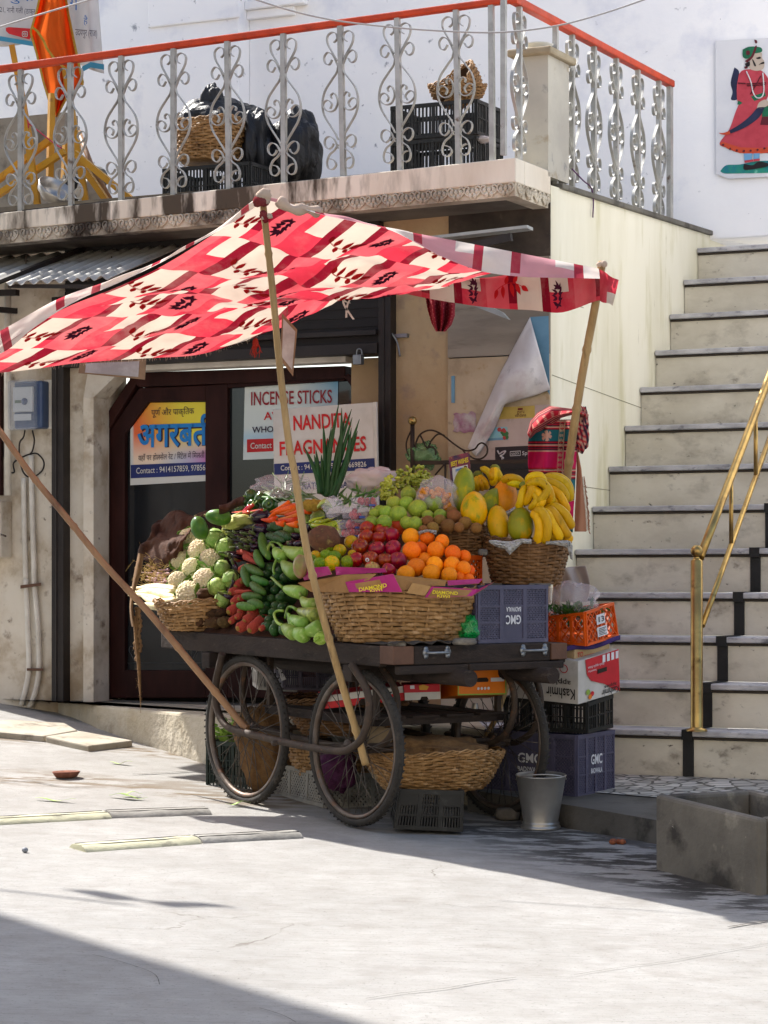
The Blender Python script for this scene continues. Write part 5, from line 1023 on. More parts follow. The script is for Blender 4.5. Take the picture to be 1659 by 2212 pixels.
x, y = TA(1165, 690); p = P(x, y, 10.92); s = .3255*p.y/FPX; mb = MB(); mb.ell(p, (50*s, 60*s, 80*s), nu=24, nv=16, fn=lambda d: 1+.08*noise.noise(d*1.6)); tag(mb.build('mango', mat('mango_skin', '#7f7a3c', '#8a5a44', 17.5, .4, .1, 30)), 'large green and reddish mango left of the cardboard flap', 'mango')
GM = [(1100, 442, 48), (1162, 446, 40), (1200, 388, 42), (1215, 345, 36), (1280, 362, 48), (1268, 392, 42), (1205, 350, 36), (1320, 310, 34), (1245, 420, 26)]; lb = ordlabels([(a, b) for a, b, _ in GM], 3)
mb = MB(); mb.ell((0, 0, 0), (1.08, .95, .92), nu=22, nv=14, fn=lambda d: 1+.06*noise.noise(d*1.8)); gm = mb.build('green_mango', mat('green_mango_skin', '#7a8a3c', '#68803a', 4, .4, .1, 30, spots=[('#9a9a55', 7, .6, .76)]), at=(0, 0, 0)); tag(gm, 'x', 'green mango')
for i, (zx, zy, r) in enumerate(GM): p = heap(*TA(zx, zy), .06, 1.1); put(gm, i == 0, p, r*.3255*p.y/FPX, rr(), f'small green mango, {lb[i][0]} from the left in row {lb[i][1]} of those behind the pole', 'green mangoes')
# chillies
RCH = matp('red_chilli', '#b8141a', '#96101a', 35, .2, 0, spec=.6); YCH = matp('yellow_chilli', '#a0a838', '#8a9a34', 35, .25, 0, spec=.5); GCH = matp('green_chilli', '#3c5a26', '#4c6a30', 35, .3, 0, spec=.5)
chp = lambda t: (.4+.6*min(1, t/.12)) if t < .12 else max(.08, 1-((t-.12)/.88)**1.6)
def chillies(n, box, m, r, L, lab, grp, cat, T=TA, h0=.10, dirs=None, seed=1):
    rnd = random.Random(seed)
    for i in range(n):
        zx = rnd.uniform(box[0], box[2]); zy = rnd.uniform(box[1], box[3]); a = dirs+rnd.uniform(-.5, .5) if dirs is not None else rnd.uniform(0, 6.28); dx = math.cos(a)*L; dy = math.sin(a)*L
        mb, c = sweep('c', ((zx-dx/2, zy-dy/2), (zx, zy+rnd.uniform(-5, 8)), (zx+dx/2, zy+dy/2)), r, chp, None, T=T, h0=h0+rnd.uniform(-.01, .035), k=1.1, n=7); d = (c[0]-c[1]).normalized(); mb.tube([c[0]-d*.001, c[0]+d*.012, c[0]+d*.022+UP*.004], [r*.45, r*.25, r*.25], 5, 1); tag(mb.build(cat.replace(' ', '_'), [m, GST]), lab, cat, grp)
chillies(8, (760, 315, 880, 345), RCH, .010, 120, 'shiny red chilli in the small heap left of the large aubergine', 'red chillies', 'red chilli', dirs=2.7)
chillies(11, (1270, 375, 1400, 420), YCH, .011, 110, 'yellow green chilli in the heap left of the fruit boxes', 'yellow green chillies', 'green chilli', dirs=-.3, seed=2)
chillies(14, (960, 190, 1120, 240), GCH, .008, 120, 'dark green okra pod in the row above the orange carrots', 'okra pods', 'okra pod', dirs=.1, h0=.03, seed=3)
chillies(12, (1120, 205, 1290, 250), GCH, .0085, 120, 'dark green okra pod right of the pole above the carrots', 'okra pods right of the pole', 'okra pod', dirs=.15, h0=.03, seed=4)
chillies(26, (1420, 190, 1640, 290), GCH, .007, 90, 'thin green chilli in the tangled heap under the drumstick pods', 'thin green chillies', 'green chilli', h0=.02, seed=5)
chillies(16, (990, 95, 1180, 165), GCH, .005, 120, 'slender green bean in the heap inside the clear bag', 'green beans in the clear bag', 'green bean', h0=.0, seed=6)
chillies(4, (1410, 440, 1440, 480), YCH, .010, 80, 'yellow green chilli slipped down beside the fruit boxes', 'yellow green chillies beside the boxes', 'green chilli', dirs=1.2, seed=7)
# drumstick pods standing upright
DRM = matp('drumstick_skin', '#223c20', '#2c4a26', 63, .5, .4, 40, st=(3, 3, .4)); T4c = lambda x, y: (486+.2604*x, 756+.2604*y)
for i, (bx, by, tx, ty, md) in enumerate(((790, 1190, 655, 800, 20), (800, 1195, 755, 830, 0), (815, 1200, 800, 870, 0), (825, 1210, 815, 610, 10), (838, 1215, 882, 640, -10), (850, 1220, 945, 440, -25), (860, 1222, 1050, 490, -20), (868, 1222, 1055, 560, 0), (875, 1222, 1115, 575, 10), (880, 1225, 1100, 670, 20), (890, 1225, 1048, 645, 30), (895, 1225, 968, 480, 25), (905, 1225, 1035, 770, 25), (845, 1215, 850, 730, 5), (860, 1220, 1000, 540, -5), (780, 1190, 740, 870, 10), (900, 1225, 1030, 700, 35), (870, 1222, 985, 620, -10))):
    m_ = ((bx+tx)/2+md, (by+ty)/2); pts = catmull([P(*T4c(*p), Y) for p, Y in (((bx, by), 11.85+.01*(i % 4)), (m_, 11.86+.012*(i % 5)), ((tx, ty), 11.9))], 6); n = len(pts); mb = MB(); mb.tube(pts, [.0105*(1 if t < .55 else max(.12, 1-((t-.55)/.45)**1.5*.95)) for t in [k/(n-1) for k in range(n)]], 7)
    tag(mb.build('drumstick_pod', DRM), 'long dark green drumstick pod in the bundle standing before the white signboard', 'drumstick pod', 'upright drumstick pods')
# white radishes and onions at the left end
RAD = matp('radish_skin', '#c9bd9c', '#b8aa84', 28, .5, .15, 30, spots=[('#8f7a54', 84, .64, .76)])
RA = [((335, 905), (240, 880), (130, 850), (20, 885)), ((330, 850), (230, 835), (110, 835), (0, 828)), ((340, 920), (250, 930), (150, 890), (30, 870)), ((300, 945), (220, 940), (140, 905), (70, 850)), ((310, 870), (220, 860), (120, 865), (30, 855)), ((255, 960), (200, 955), (130, 945), (60, 938)), ((335, 835), (260, 825), (150, 818), (70, 832)), ((300, 955), (285, 950), (270, 948), (255, 950))]
for i, pp_ in enumerate(RA):
    mb, c = sweep('r', pp_, (.021, .017, .023, .018, .018, .019, .014, .018)[i], lambda t: (.55+.45*min(1, t/.1)) if t < .5 else max(.06, 1-((t-.5)/.5)**.9), None, h0=.085, k=.95, n=12); tag(mb.build('white_radish', RAD), 'long white radish with a thin root in the basket at the left end' if i < 7 else 'short white radish with its cut end forward by the left basket rim', 'radish', 'white radishes' if i < 7 else None)
SHL = matp('spring_onion_bulb', '#8a5a62', '#a88a84', 6, .45, .05, 30)
for i in range(16):
    zx = random.uniform(170, 320); zy = random.uniform(675, 800); a = random.uniform(-.4, .9); mb, c = sweep('s', ((zx, zy), (zx-30*math.cos(a), zy-14*math.sin(a)), (zx-75*math.cos(a), zy-40*math.sin(a))), .0085, lambda t: max(.25, 1-.75*t) if t > .15 else .6+t*2.6, None, h0=.05, k=1.0, n=8); tag(mb.build('spring_onion', SHL), 'small pinkish spring onion bulb lying in the straw under the brown sack', 'spring onion', 'spring onion bulbs')
STRAW = matp('straw', '#a8935a', '#8a7440', 20, .8, 0); mb = MB()
for i in range(260):
    zx = random.gauss(190, 55); zy = random.gauss(740, 50); p = heap(*TA(zx, zy), .07+random.uniform(-.02, .03), 1.0); d = V3((random.uniform(-1, 1), random.uniform(-.4, .4), random.uniform(-1, 1))).normalized(); l = random.uniform(.02, .06); mb.tube([p, p+d*l*.5+V3((0, -.006, .004)), p+d*l], .0009, 3)
tag(mb.build('root_fibre', STRAW), 'tangled pale root fibres and straw at the left end of the cart', 'straw', None, 'stuff')
# corn in husks
HUSK = matp('corn_husk', '#b0b070', '#95a058', 35, .6, .2, 20, st=(1, 1, 1))
for i, (zx, zy, L, a) in enumerate(((735, 385, 200, -.55), (760, 400, 190, -.25), (790, 385, 150, .1), (720, 400, 190, -.8))):
    c_ = heap(*TA(zx, zy), .09, 1.1); mb = MB()
    for k in range(4):
        aa = a+random.uniform(-.15, .15); d = V3((math.cos(aa), -.1, -math.sin(aa))); s = V3((math.sin(aa), .1, math.cos(aa))); Lm = L*.3255*c_.y/FPX; o_ = V3((0, -.008*k, 0))
        mb.grid(lambda u, v: c_+o_+d*((u-.5)*Lm)+s*((v-.5)*.055*(math.sin(math.pi*min(1, u*.8+.18)))+.004*math.sin(u*9+k))+V3((0, -1, .2))*(.022*math.cos((v-.5)*3)*math.sin(math.pi*u)+.004*math.sin(v*22)), 12, 8)
    tag(mb.build('corn_cob', HUSK, solid=.001), 'corn cob in its loose pale green husk beside the red chillies', 'corn', 'corn cobs in husks')
# under-fill so that no gap shows daylight inside the heaps
SACK = mat('jute_sack', '#3a2012', '#482a18', 30, .95, .8, 120, spots=[('#22140f', 6, .56, .7)], bdist=.006); SACKL = mat('jute_sack_tan', '#7a5c3a', '#664a2e', 30, .95, .8, 120, bdist=.006)
mb = MB()
def under(i, j):
    a = .03+.58*j; b = .62+1.20*i; x = max(0, a-.03); return C(a, b, .005+max(0, 1.02*x)-.06*(x > .06)-(.02 if i > .9 else 0))
mb.grid(under, 24, 16); tag(mb.build('jute_liner', SACK), 'brown jute cloth spread under the heaped vegetables on the cart', 'sackcloth')
# brown sack folded over the left end
SKP = [[(80, 615), (130, 650), (250, 665), (330, 645), (385, 585)], [(105, 555), (170, 560), (260, 600), (330, 590), (385, 540)], [(170, 490), (220, 500), (290, 530), (350, 520), (420, 470)], [(190, 410), (240, 420), (310, 440), (380, 430), (460, 400)], [(210, 365), (270, 350), (340, 345), (430, 340), (540, 338)], [(235, 362), (290, 352), (370, 345), (450, 345), (545, 350)]]
def sackf(i, j):
    r = j*5; k = min(4, int(r)); f = r-k
    def row(n): q_ = SKP[n]; s = i*4; m_ = min(3, int(s)); g = s-m_; return (lin(q_[m_][0], q_[m_+1][0], g), lin(q_[m_][1], q_[m_+1][1], g))
    A_, B_ = row(k), row(min(5, k+1)); zx, zy = lin(A_[0], B_[0], f), lin(A_[1], B_[1], f); p = heap(*TA(zx, zy), .10+.06*math.sin(math.pi*min(1, j*1.3)), 1.0)
    if j > .8: p = p+V3((.02, .10, 0))*((j-.8)/.2)
    return p+V3((0, -1, .5))*(.05*noise.noise(V3((i*3.5, j*4.5, 1)))+.012*math.sin(i*9+j*5)+.045*(noise.turbulence(V3((i*3, j*3.4, 2)), 4, True)-.5))
mb = MB(); mb.grid(sackf, 40, 34)
tag(mb.build('brown_sack', SACK, solid=.006), 'dark brown jute sack folded over the left end of the vegetable heap', 'sack')
mb = MB(); mb.grid(lambda i, j: P(*TA(lin(625, 790, i), lin(300, 245, i)+lin(-14, 40, j)+8*math.sin(i*6)), 12.1-.05*math.sin(math.pi*j))+V3((0, -.012*math.sin(i*12+j*4), 0)), 16, 8)
tag(mb.build('sack_roll', SACK, solid=.006), 'rolled edge of brown jute behind the red chillies and green peppers', 'sack')
mb = MB(); EDG = [(88, 600), (75, 660), (62, 720), (52, 780), (40, 860), (30, 950), (35, 1040), (45, 1090)]
def edgef(i, j):
    q_ = catmull(EDG, 4); s = i*(len(q_)-1); k = min(len(q_)-2, int(s)); f = s-k; x, y = lin(q_[k].x, q_[k+1].x, f), lin(q_[k].y, q_[k+1].y, f); return P(*TA(x+j*(34+12*math.sin(i*7)), y+j*8), 12.02-.06*math.sin(j*3)+.01*noise.noise(V3((i*8, j*2, 0))))
mb.grid(edgef, 30, 5)
for s0 in range(4):
    pts = [P(*TA(70+s0*10+6*math.sin(k*1.3+s0), 960+k*30), 12.0-.01*s0) for k in range(13 if s0 < 2 else 8+s0)]; mb.tube(catmull(pts, 3), [.009*(.75+.35*math.sin(k*1.9+s0)) for k in range((len(pts)-1)*3+1)], 6)
pts = [P(x, y, 11.98) for x, y in ((292, 1330), (296, 1390), (300, 1440), (303, 1500), (304, 1540))]; mb.tube(catmull(pts, 4), [.011, .011, .012, .012, .011, .011, .010, .010, .009, .008, .007, .006, .004, .003, .002, .001, .001], 6)
for k in range(70):
    f = random.random(); p = P(lin(291, 304, f)+random.uniform(-4, 4), lin(1320, 1520, f), 11.97); mb.tube([p, p+V3((random.uniform(-.014, .014), random.uniform(-.01, .0), random.uniform(-.02, .006)))], .0008, 3)
tag(mb.build('frayed_sack_edge', SACKL, solid=0), 'frayed tan sack edge with a twisted rope of threads hanging at the left cart end', 'sack edge')
# ---------------- baskets ----------------
CANE = mat('cane', '#9c774a', '#7d5c36', 12, .6, .2, 60, spots=[('#b8946a', 25, .55, .70), ('#543a22', 15, .60, .72)]); CANED = mat('cane_dark', '#7a5836', '#624528', 12, .65, .2, 60, spots=[('#94704a', 25, .58, .72), ('#46301c', 14, .6, .72)]); CANEI = mat('basket_gap_shade', '#3a2816', rough=.9)
def basket(lab, c, rb_, rt, h, rows, stakes, m=CANE, sx=1, sy=1, rot=0, seed=1, wave=.010, rim=3, group=None, ax=None, pw=.8):
    rnd = random.Random(seed); ux = V3((math.cos(rot), math.sin(rot), 0)); az = V3(ax).normalized() if ax else UP; ux = (ux-az*ux.dot(az)).normalized(); uy = az.cross(ux); c = V3(c)
    rad = lambda t: rb_+(rt-rb_)*(t**pw)
    def pt_(phi, t, dr, z=0): r = rad(t)+dr+.006*noise.noise(V3((math.cos(phi)*2, math.sin(phi)*2, t*2+seed))); return c+ux*(math.cos(phi)*r*sx)+uy*(math.sin(phi)*r*sy)+az*(t*h+z+wave*t*math.sin(3*phi+seed))
    t_ = thing('cane_basket', lab, 'basket', c, group); mb = MB(); n = stakes*4; hr = h/rows
    for k in range(rows):
        tm = (k+.5)/rows; ph0 = rnd.uniform(0, 6.28); jit = [rnd.uniform(-.0022, .0022) for _ in range(stakes+1)]; vs = []
        for i in range(n):
            phi = 2*math.pi*i/n; s = math.cos(math.pi*(i/4+k)); dr = .0058*s; dz = jit[i//4]+.002*noise.noise(V3((phi*4, k*3.1, seed)))
            for (a, b) in ((-.46, -.0012), (-.46, .0014), (.46, .0014), (.46, -.0012)): vs.append(pt_(phi, tm, dr+b*1.2, a*hr*(1.04)+dz))
        mb.add(vs, [(i*4+j, ((i+1) % n)*4+j, ((i+1) % n)*4+(j+1) % 4, i*4+(j+1) % 4) for i in range(n) for j in range(4)], 0, True)
    mb.build('weave', m, t_)
    st = MB()
    for i in range(stakes):
        phi = 2*math.pi*i/stakes; st.ribbon([pt_(phi, t, -.001) for t in (0, .25, .5, .75, 1.02)], (ux*-math.sin(phi)+uy*math.cos(phi))*.010, .0025)
    st.lathe(c, [(0, .002), (rb_, .002), (rb_, .008)], 30, 0, az, ux, sx=sx, sy=sy); st.build('stakes', m, t_)
    ins = MB(); nn = 40; vs = [pt_(2*math.pi*i/nn, t, -.0115) for t in (0.02, .5, .97) for i in range(nn)]; ins.add(vs, [(r*nn+i, r*nn+(i+1) % nn, (r+1)*nn+(i+1) % nn, (r+1)*nn+i) for r in range(2) for i in range(nn)], 0, True); ins.build('lining', CANEI, t_)  # dark inner wall added so gaps in the weave look shaded
    rm = MB()
    for q_ in range(rim):
        pts = [pt_(2*math.pi*i/(stakes*5), 1, .004*math.cos(i*.9+q_*2.1), .004+.005*q_+.004*math.sin(i*.9+q_*2.1)) for i in range(stakes*5+1)]; rm.tube(pts, .0045, 5)
    for k in range(14): phi = rnd.uniform(0, 6.28); p = pt_(phi, 1, .004); d = (p-c); d.z = 0; rm.tube([p, p+(ux*-math.sin(phi)+uy*math.cos(phi))*.03+V3((0, 0, rnd.uniform(.0, .02)))], .0018, 4)
    rm.build('rim', m, t_); return t_
bc = V3((.078, 11.01, .812)); basket('large square cornered cane basket of oranges and apples at the front corner of the cart', bc, .272, .362, .228, 13, 38, CANE, rot=.6, seed=3)
basket('brown cane basket of bananas and papayas on top of the blue crate', P(1138, 1262, 11.33), .150, .198, .19, 13, 26, CANED, rot=.6, seed=5)
basket('small brown cane basket holding the sapodillas behind the oranges', P(985, 1203, 11.42), .125, .165, .125, 10, 24, CANED, rot=.6, seed=7)
basket('flat cane basket of white radishes at the left end of the cart', P(428, 1362, 12.02), .14, .205, .13, 9, 26, CANE, rot=-.9, seed=9, sx=1.1)
basket('wide flat cane basket with brown sacking on a black crate under the cart', P(935, 1703, 11.12), .205, .318, .165, 14, 40, CANE, seed=11, pw=.6)
basket('dark cane basket behind the front wheel under the cart shelf', P(752, 1585, 11.75), .20, .30, .16, 11, 34, CANED, seed=13, pw=.6)
basket('pale cane basket low behind the front wheel spokes', P(740, 1672, 11.75), .20, .27, .15, 10, 32, CANE, seed=15, pw=.6)
basket('open cane basket upside down on black crate on the balcony' if 0 else 'tan cane basket on a black crate behind the balcony railing at left', W(uo(452, 300, .35), .35, zo(452, 352, .35)), .17, .215, .22, 14, 30, CANE, seed=17)
bk_ = W(uo(988, 200, .55), .55, zo(988, 212, .55)); basket('shallow tan cane basket lying on the black crates on the balcony', bk_, .13, .16, .06, 6, 26, CANE, seed=19)
basket('tan cane basket tilted on its side above the black balcony crates', W(uo(1012, 200, .6), .62, zo(1012, 205, .62)), .10, .15, .10, 9, 26, CANE, seed=21, ax=(-.75, -.35, .5))
# jute inside the low basket
mb = MB(); cc = P(930, 1612, 11.12)
mb.ell(cc+UP*-.03, (.27, .24, .075), nu=40, nv=20, fn=lambda d: 1+.22*noise.noise(d*3)+.10*noise.noise(d*8)); tag(mb.build('jute_sacking', SACKL), 'crumpled brown jute sacking in the low basket under the cart', 'sacking')
# cardboard flaps inside the front basket
MAG = mat('magenta_print', '#a8206c', '#96185e', 8, .5, .1, 30, spots=[('#c05a90', 12, .66, .76)]); CARD = mat('cardboard', '#9c7446', '#8a653c', 9, .85, .15, 40); KWY = mat('print_yellow', '#d8c020', rough=.5)
def rimp(zx, zy, dy=0, T=TB):
    x, y = T(zx, zy); X = (x-CX)/FPX*10.75-.078; return P(x, y, 11.0-math.sqrt(max(0.004, .395**2-X*X))+dy)
def fl(pts, m, T=TB, dy=0, lab=None, txt=()):
    w_ = [rimp(a, b, dy, T) for a, b in pts]; n = (w_[1]-w_[0]).cross(w_[2]-w_[0]).normalized(); n = -n if n.y > 0 else n; mb = MB(); mb.prism(w_, -n*.004, 0, 1); o = mb.build('carton_flap', [m, CARD])
    tag(o, lab, 'carton flap'); 
    for body, q_ in txt: text(body, [rimp(a, b, dy-.002, T) for a, b in q_], KWY, o, .02)
fl([(1155, 705), (1345, 690), (1372, 742), (1190, 782)], MAG, TA, .02, 'magenta carton flap left of the bamboo pole in the front basket')
fl([(195, 646), (470, 655), (480, 676), (200, 692)], MAG, TB, .05, 'long magenta carton flap directly under the apples')
fl([(60, 728), (245, 694), (420, 690), (380, 720), (250, 740), (270, 788), (60, 785), (-10, 738)], CARD, TB, .015, 'plain brown carton flap at the left of the front basket rim')
fl([(250, 730), (515, 685), (566, 786), (272, 786)], MAG, TB, 0, 'magenta printed carton flap in the middle of the front basket rim', [('DIAMOND', [(325, 762), (478, 736), (482, 758), (328, 784)]), ('KIWI', [(385, 772), (452, 760), (456, 780), (390, 786)])])
fl([(500, 690), (812, 720), (802, 752), (690, 752), (560, 778)], CARD, TB, .02, 'plain brown carton flap in the middle below the oranges')
fl([(622, 735), (728, 755), (690, 806), (590, 790)], mat('corrugated', '#b08a58', '#9a764a', 9, .85, .2, 40), TB, 0, 'small corrugated brown carton flap between two magenta ones')
fl([(728, 755), (985, 770), (1075, 728), (950, 808), (690, 816)], MAG, TB, -.006, 'magenta printed carton flap at the right of the front basket rim', [('DIAMOND', [(735, 776), (873, 784), (872, 802), (731, 795)]), ('KIWI', [(760, 797), (828, 803), (826, 820), (757, 815)])])
fl([(815, 722), (1012, 712), (988, 738), (820, 750)], MAG, TB, .03, 'narrow magenta carton flap under the right hand oranges')
# ---------------- crates and boxes ----------------
def bil(q_, u, v): return (q_[0]*(1-u)+q_[1]*u)*(1-v)+(q_[3]*(1-u)+q_[2]*u)*v      # q = bottom left, bottom right, top right, top left
def panel(mb, q_, cols, rows, style, th=.008, solid=(), top=.020, bot=.018, rib=.010, gap=.012, lw=.004, open_=()):
    Wd = ((q_[1]-q_[0]).length+(q_[2]-q_[3]).length)/2; H = ((q_[3]-q_[0]).length+(q_[2]-q_[1]).length)/2; n = (q_[1]-q_[0]).cross(q_[3]-q_[0]).normalized()*th
    def bar(u0, v0, u1, v1, k=1.0):
        a = [bil(q_, u0, v0), bil(q_, u1, v0), bil(q_, u1, v1), bil(q_, u0, v1)]; d = n*(.5*k); mb.hexa([a[0]+d, a[1]+d, a[1]-d, a[0]-d, a[3]+d, a[2]+d, a[2]-d, a[3]-d])
    bar(0, 0, 1, bot/H, 1.3); bar(0, 1-top/H, 1, 1, 1.5)
    for c in range(cols+1): u = c/cols; du = rib/Wd; bar(max(0, u-du), bot/H, min(1, u+du), 1-top/H, 1.2)
    v0, v1 = bot/H, 1-top/H
    for r in range(1, rows): v = v0+(v1-v0)*r/rows; bar(0, v-rib*.35/H, 1, v+rib*.35/H, 1.1)
    for c in range(cols):
        for r in range(rows):
            ua, ub = c/cols+rib/Wd, (c+1)/cols-rib/Wd; va, vb = v0+(v1-v0)*r/rows, v0+(v1-v0)*(r+1)/rows
            if (c, r) in open_: continue
            if (c, r) in solid or style == 'solid': bar(ua, va, ub, vb, .5); continue
            w_, h_ = (ub-ua)*Wd, (vb-va)*H
            if style == 'slots':
                m_ = max(2, int(w_/gap)); 
                for i in range(m_): u = ua+(ub-ua)*(i+.5)/m_; bar(u-lw/Wd, va, u+lw/Wd, vb, .5)
            else:
                g = gap
                for sg in (1, -1):
                    k = -int(h_/g)-1
                    while k*g < w_:
                        x0, x1 = k*g, k*g+h_; y0, y1 = 0, h_
                        if x0 < 0: y0 = -x0; x0 = 0
                        if x1 > w_: y1 = h_-(x1-w_); x1 = w_
                        if x1 > x0+.002:
                            pa, pb = ((x0, y0), (x1, y1)) if sg > 0 else ((x0, h_-y0), (x1, h_-y1)); A_ = bil(q_, ua+pa[0]/Wd, va+pa[1]/H); B_ = bil(q_, ua+pb[0]/Wd, va+pb[1]/H); t_ = (B_-A_).normalized().cross(n.normalized())*lw; d = n*.25
                            mb.hexa([A_-t_+d, A_+t_+d, A_+t_-d, A_-t_-d, B_-t_+d, B_+t_+d, B_+t_-d, B_-t_-d])
                        k += 1
def corners(nb, nt_, rb2, rt2, lb2, lt2, Yn, Yr, Yl):    # nearest upright edge, right end, left end in the picture
    a, A_ = P(*nb, Yn), P(*nt_, Yn); b, B_ = P(*rb2, Yr), P(*rt2, Yr); c, C_ = P(*lb2, Yl), P(*lt2, Yl); return a, A_, b, B_, c, C_, b+c-a, B_+C_-A_
def crate(lab, cs, m, style, cl, cr, rows, group=None, letters=(), LM_=None, **k):
    a, A_, b, B_, c, C_, d, D_ = cs; mb = MB()
    panel(mb, (a, b, B_, A_), cr, rows, style, solid=k.get('solidr', ()), open_=k.get('openr', ()), **k.get('pk', {})); panel(mb, (c, a, A_, C_), cl, rows, style, solid=k.get('solidl', ()), open_=k.get('openl', ()), **k.get('pk', {}))
    panel(mb, (b, d, D_, B_), cl, rows, style, **k.get('pk', {})); panel(mb, (d, c, C_, D_), cr, rows, style, **k.get('pk', {}))
    bt = UP*.004; mb.hexa([a+bt, b+bt, d+bt, c+bt, a+bt*3, b+bt*3, d+bt*3, c+bt*3])
    t = thing('plastic_crate', lab, 'crate', a, group); mb.build('body', m, t, bev=0)
    for (body, face, u0, v0, u1, v1, flip) in letters:
        f = (a, b, B_, A_) if face == 'r' else (c, a, A_, C_); q_ = [bil(f, u0, v1), bil(f, u1, v1), bil(f, u1, v0), bil(f, u0, v0)]
        if flip: q_ = [q_[2], q_[3], q_[0], q_[1]]
        text(body, q_, LM_, t, .02, .011)
    return t
CBLUE = mat('crate_violet', '#4b485c', '#413f52', 6, .45, .08, 40, spots=[('#68667a', 10, .62, .76)]); CBLK = mat('crate_black', '#151616', '#1d1e1d', 8, .5, .1, 40, spots=[('#44433f', 16, .62, .76)]); CORG = mat('crate_orange', '#d4560c', '#c04a08', 6, .4, .05, 40); CGRY = mat('crate_grey', '#8a867c', '#76726a', 8, .6, .1, 40, spots=[('#55504a', 10, .58, .72)]); CWHT = mat('crate_white', '#b8b4b0', '#a4a09c', 8, .6, .1, 40); CGREEN = mat('crate_dark_green', '#233028', '#1a2620', 8, .5, .1, 40)
LETW = mat('letter_white', '#c9c9cc', rough=.6); LETB = mat('letter_black', '#1c1a1a', rough=.6); LETR = mat('letter_red', '#b01824', rough=.6); LETN = mat('letter_navy', '#1d2450', rough=.6)
def cframe(o, ex_, ey_, w_, d_, h_): return (o, o+UP*h_, o+ex_*w_, o+ex_*w_+UP*h_, o+ey_*d_, o+ey_*d_+UP*h_, o+ex_*w_+ey_*d_, o+ex_*w_+ey_*d_+UP*h_)
pkd = dict(pk=dict(gap=.017, lw=.0035, th=.012))
crate('violet plastic crate with upside down white lettering on the right end of the cart', cframe(C(.475, .03, .008), CA, CB, .395, .30, .255), CBLUE, 'diamond', 3, 3, 3, None, [('GMC', 'r', .385, .32, .60, .48, True), ('BADIWALA', 'r', .39, .54, .60, .62, True)], LETW, solidr=((1, 0), (1, 1)), **pkd)
mb = MB(); 
SLt, SRt = V3((-.857, .515, 0)), V3((.515, .857, 0)); pn = P(1245, 1722, 11.35); pn.z = max(pn.z, .06)
def on_land(p): return p
crate('violet plastic crate with white lettering, lowest in the stack beside the steps', corners((1245, 1724), (1245, 1588), (1325, 1711), (1325, 1576), (1050, 1706), (1050, 1575), 11.35, 11.62, 11.62), CBLUE, 'diamond', 4, 4, 3, None, [('GMC', 'r', .34, .50, .64, .66, False), ('BADIWALA', 'r', .34, .36, .64, .44, False), ('GMC', 'l', .37, .50, .63, .66, False), ('BADIWALA', 'l', .37, .36, .63, .44, False)], LETW, solidl=((1, 1), (2, 1), (1, 2), (2, 2)), solidr=((1, 1), (2, 1)), **pkd)
crate('black slatted plastic crate in the stack under the white apple carton', corners((1268, 1584), (1268, 1518), (1322, 1572), (1322, 1498), (1090, 1575), (1090, 1505), 11.38, 11.62, 11.62), CBLK, 'slots', 4, 3, 2, pk=dict(gap=.016, lw=.003, th=.010, rib=.008))
crate('black slatted plastic crate on the street under the low cane basket', corners((853, 1790), (866, 1704), (997, 1797), (1000, 1708), (846, 1768), (858, 1694), 10.72, 10.74, 11.05), CBLK, 'slots', 2, 3, 3, solidr=((0, 2), (2, 2)), pk=dict(gap=.012, lw=.0032, th=.010, rib=.010))
crate('dark green plastic crate with leafy scraps behind the rear wheel', corners((447, 1710), (447, 1600), (560, 1722), (560, 1606), (500, 1690), (500, 1590), 12.05, 11.95, 12.4), CGREEN, 'slots', 2, 4, 3, pk=dict(gap=.014, lw=.003, th=.010, rib=.007))
crate('grey plastic crate with slanting slots behind the front wheel', corners((700, 1745), (706, 1668), (905, 1755), (900, 1672), (590, 1715), (590, 1648), 11.45, 11.7, 11.9), CGRY, 'diamond', 3, 4, 1, pk=dict(gap=.024, lw=.0045, th=.010))
crate('violet grey plastic crate hanging under the cart deck behind the wheels', corners((612, 1490), (612, 1436), (722, 1492), (722, 1434), (580, 1484), (580, 1432), 11.95, 11.98, 12.2), mat('crate_lilac_grey', '#5c5868', '#4c4858', 6, .5, .08, 40), 'slots', 2, 3, 2, pk=dict(gap=.010, lw=.0022, th=.008, rib=.006, top=.012, bot=.008), openr=((1, 1),))
crate('white plastic crate behind the rear wheel under the deck', corners((560, 1490), (552, 1412), (640, 1495), (640, 1414), (548, 1480), (542, 1404), 12.25, 12.27, 12.45), CWHT, 'slots', 2, 3, 2, pk=dict(gap=.022, lw=.006, th=.008, rib=.010))
crate('orange plastic crate tilted on the cartons, numbered sticker on its end', corners((1266, 1396), (1263, 1322), (1334, 1374), (1323, 1301), (1150, 1384), (1150, 1335), 11.34, 11.60, 11.56), CORG, 'diamond', 4, 2, 1, pk=dict(gap=.044, lw=.0028, th=.012, rib=.008, top=.012, bot=.012))
crate('orange plastic crate standing behind the front basket beside the violet crate', cframe(P(985, 1400, 11.25), CA, CB, .145, .2, .42), CORG, 'diamond', 2, 2, 3, pk=dict(gap=.028, lw=.0035, th=.012, rib=.007))
a_, b_ = P(1263, 1322, 11.34), P(1323, 1301, 11.60); f = (P(1266, 1396, 11.34), P(1334, 1374, 11.60), P(1323, 1301, 11.60), P(1263, 1322, 11.34))
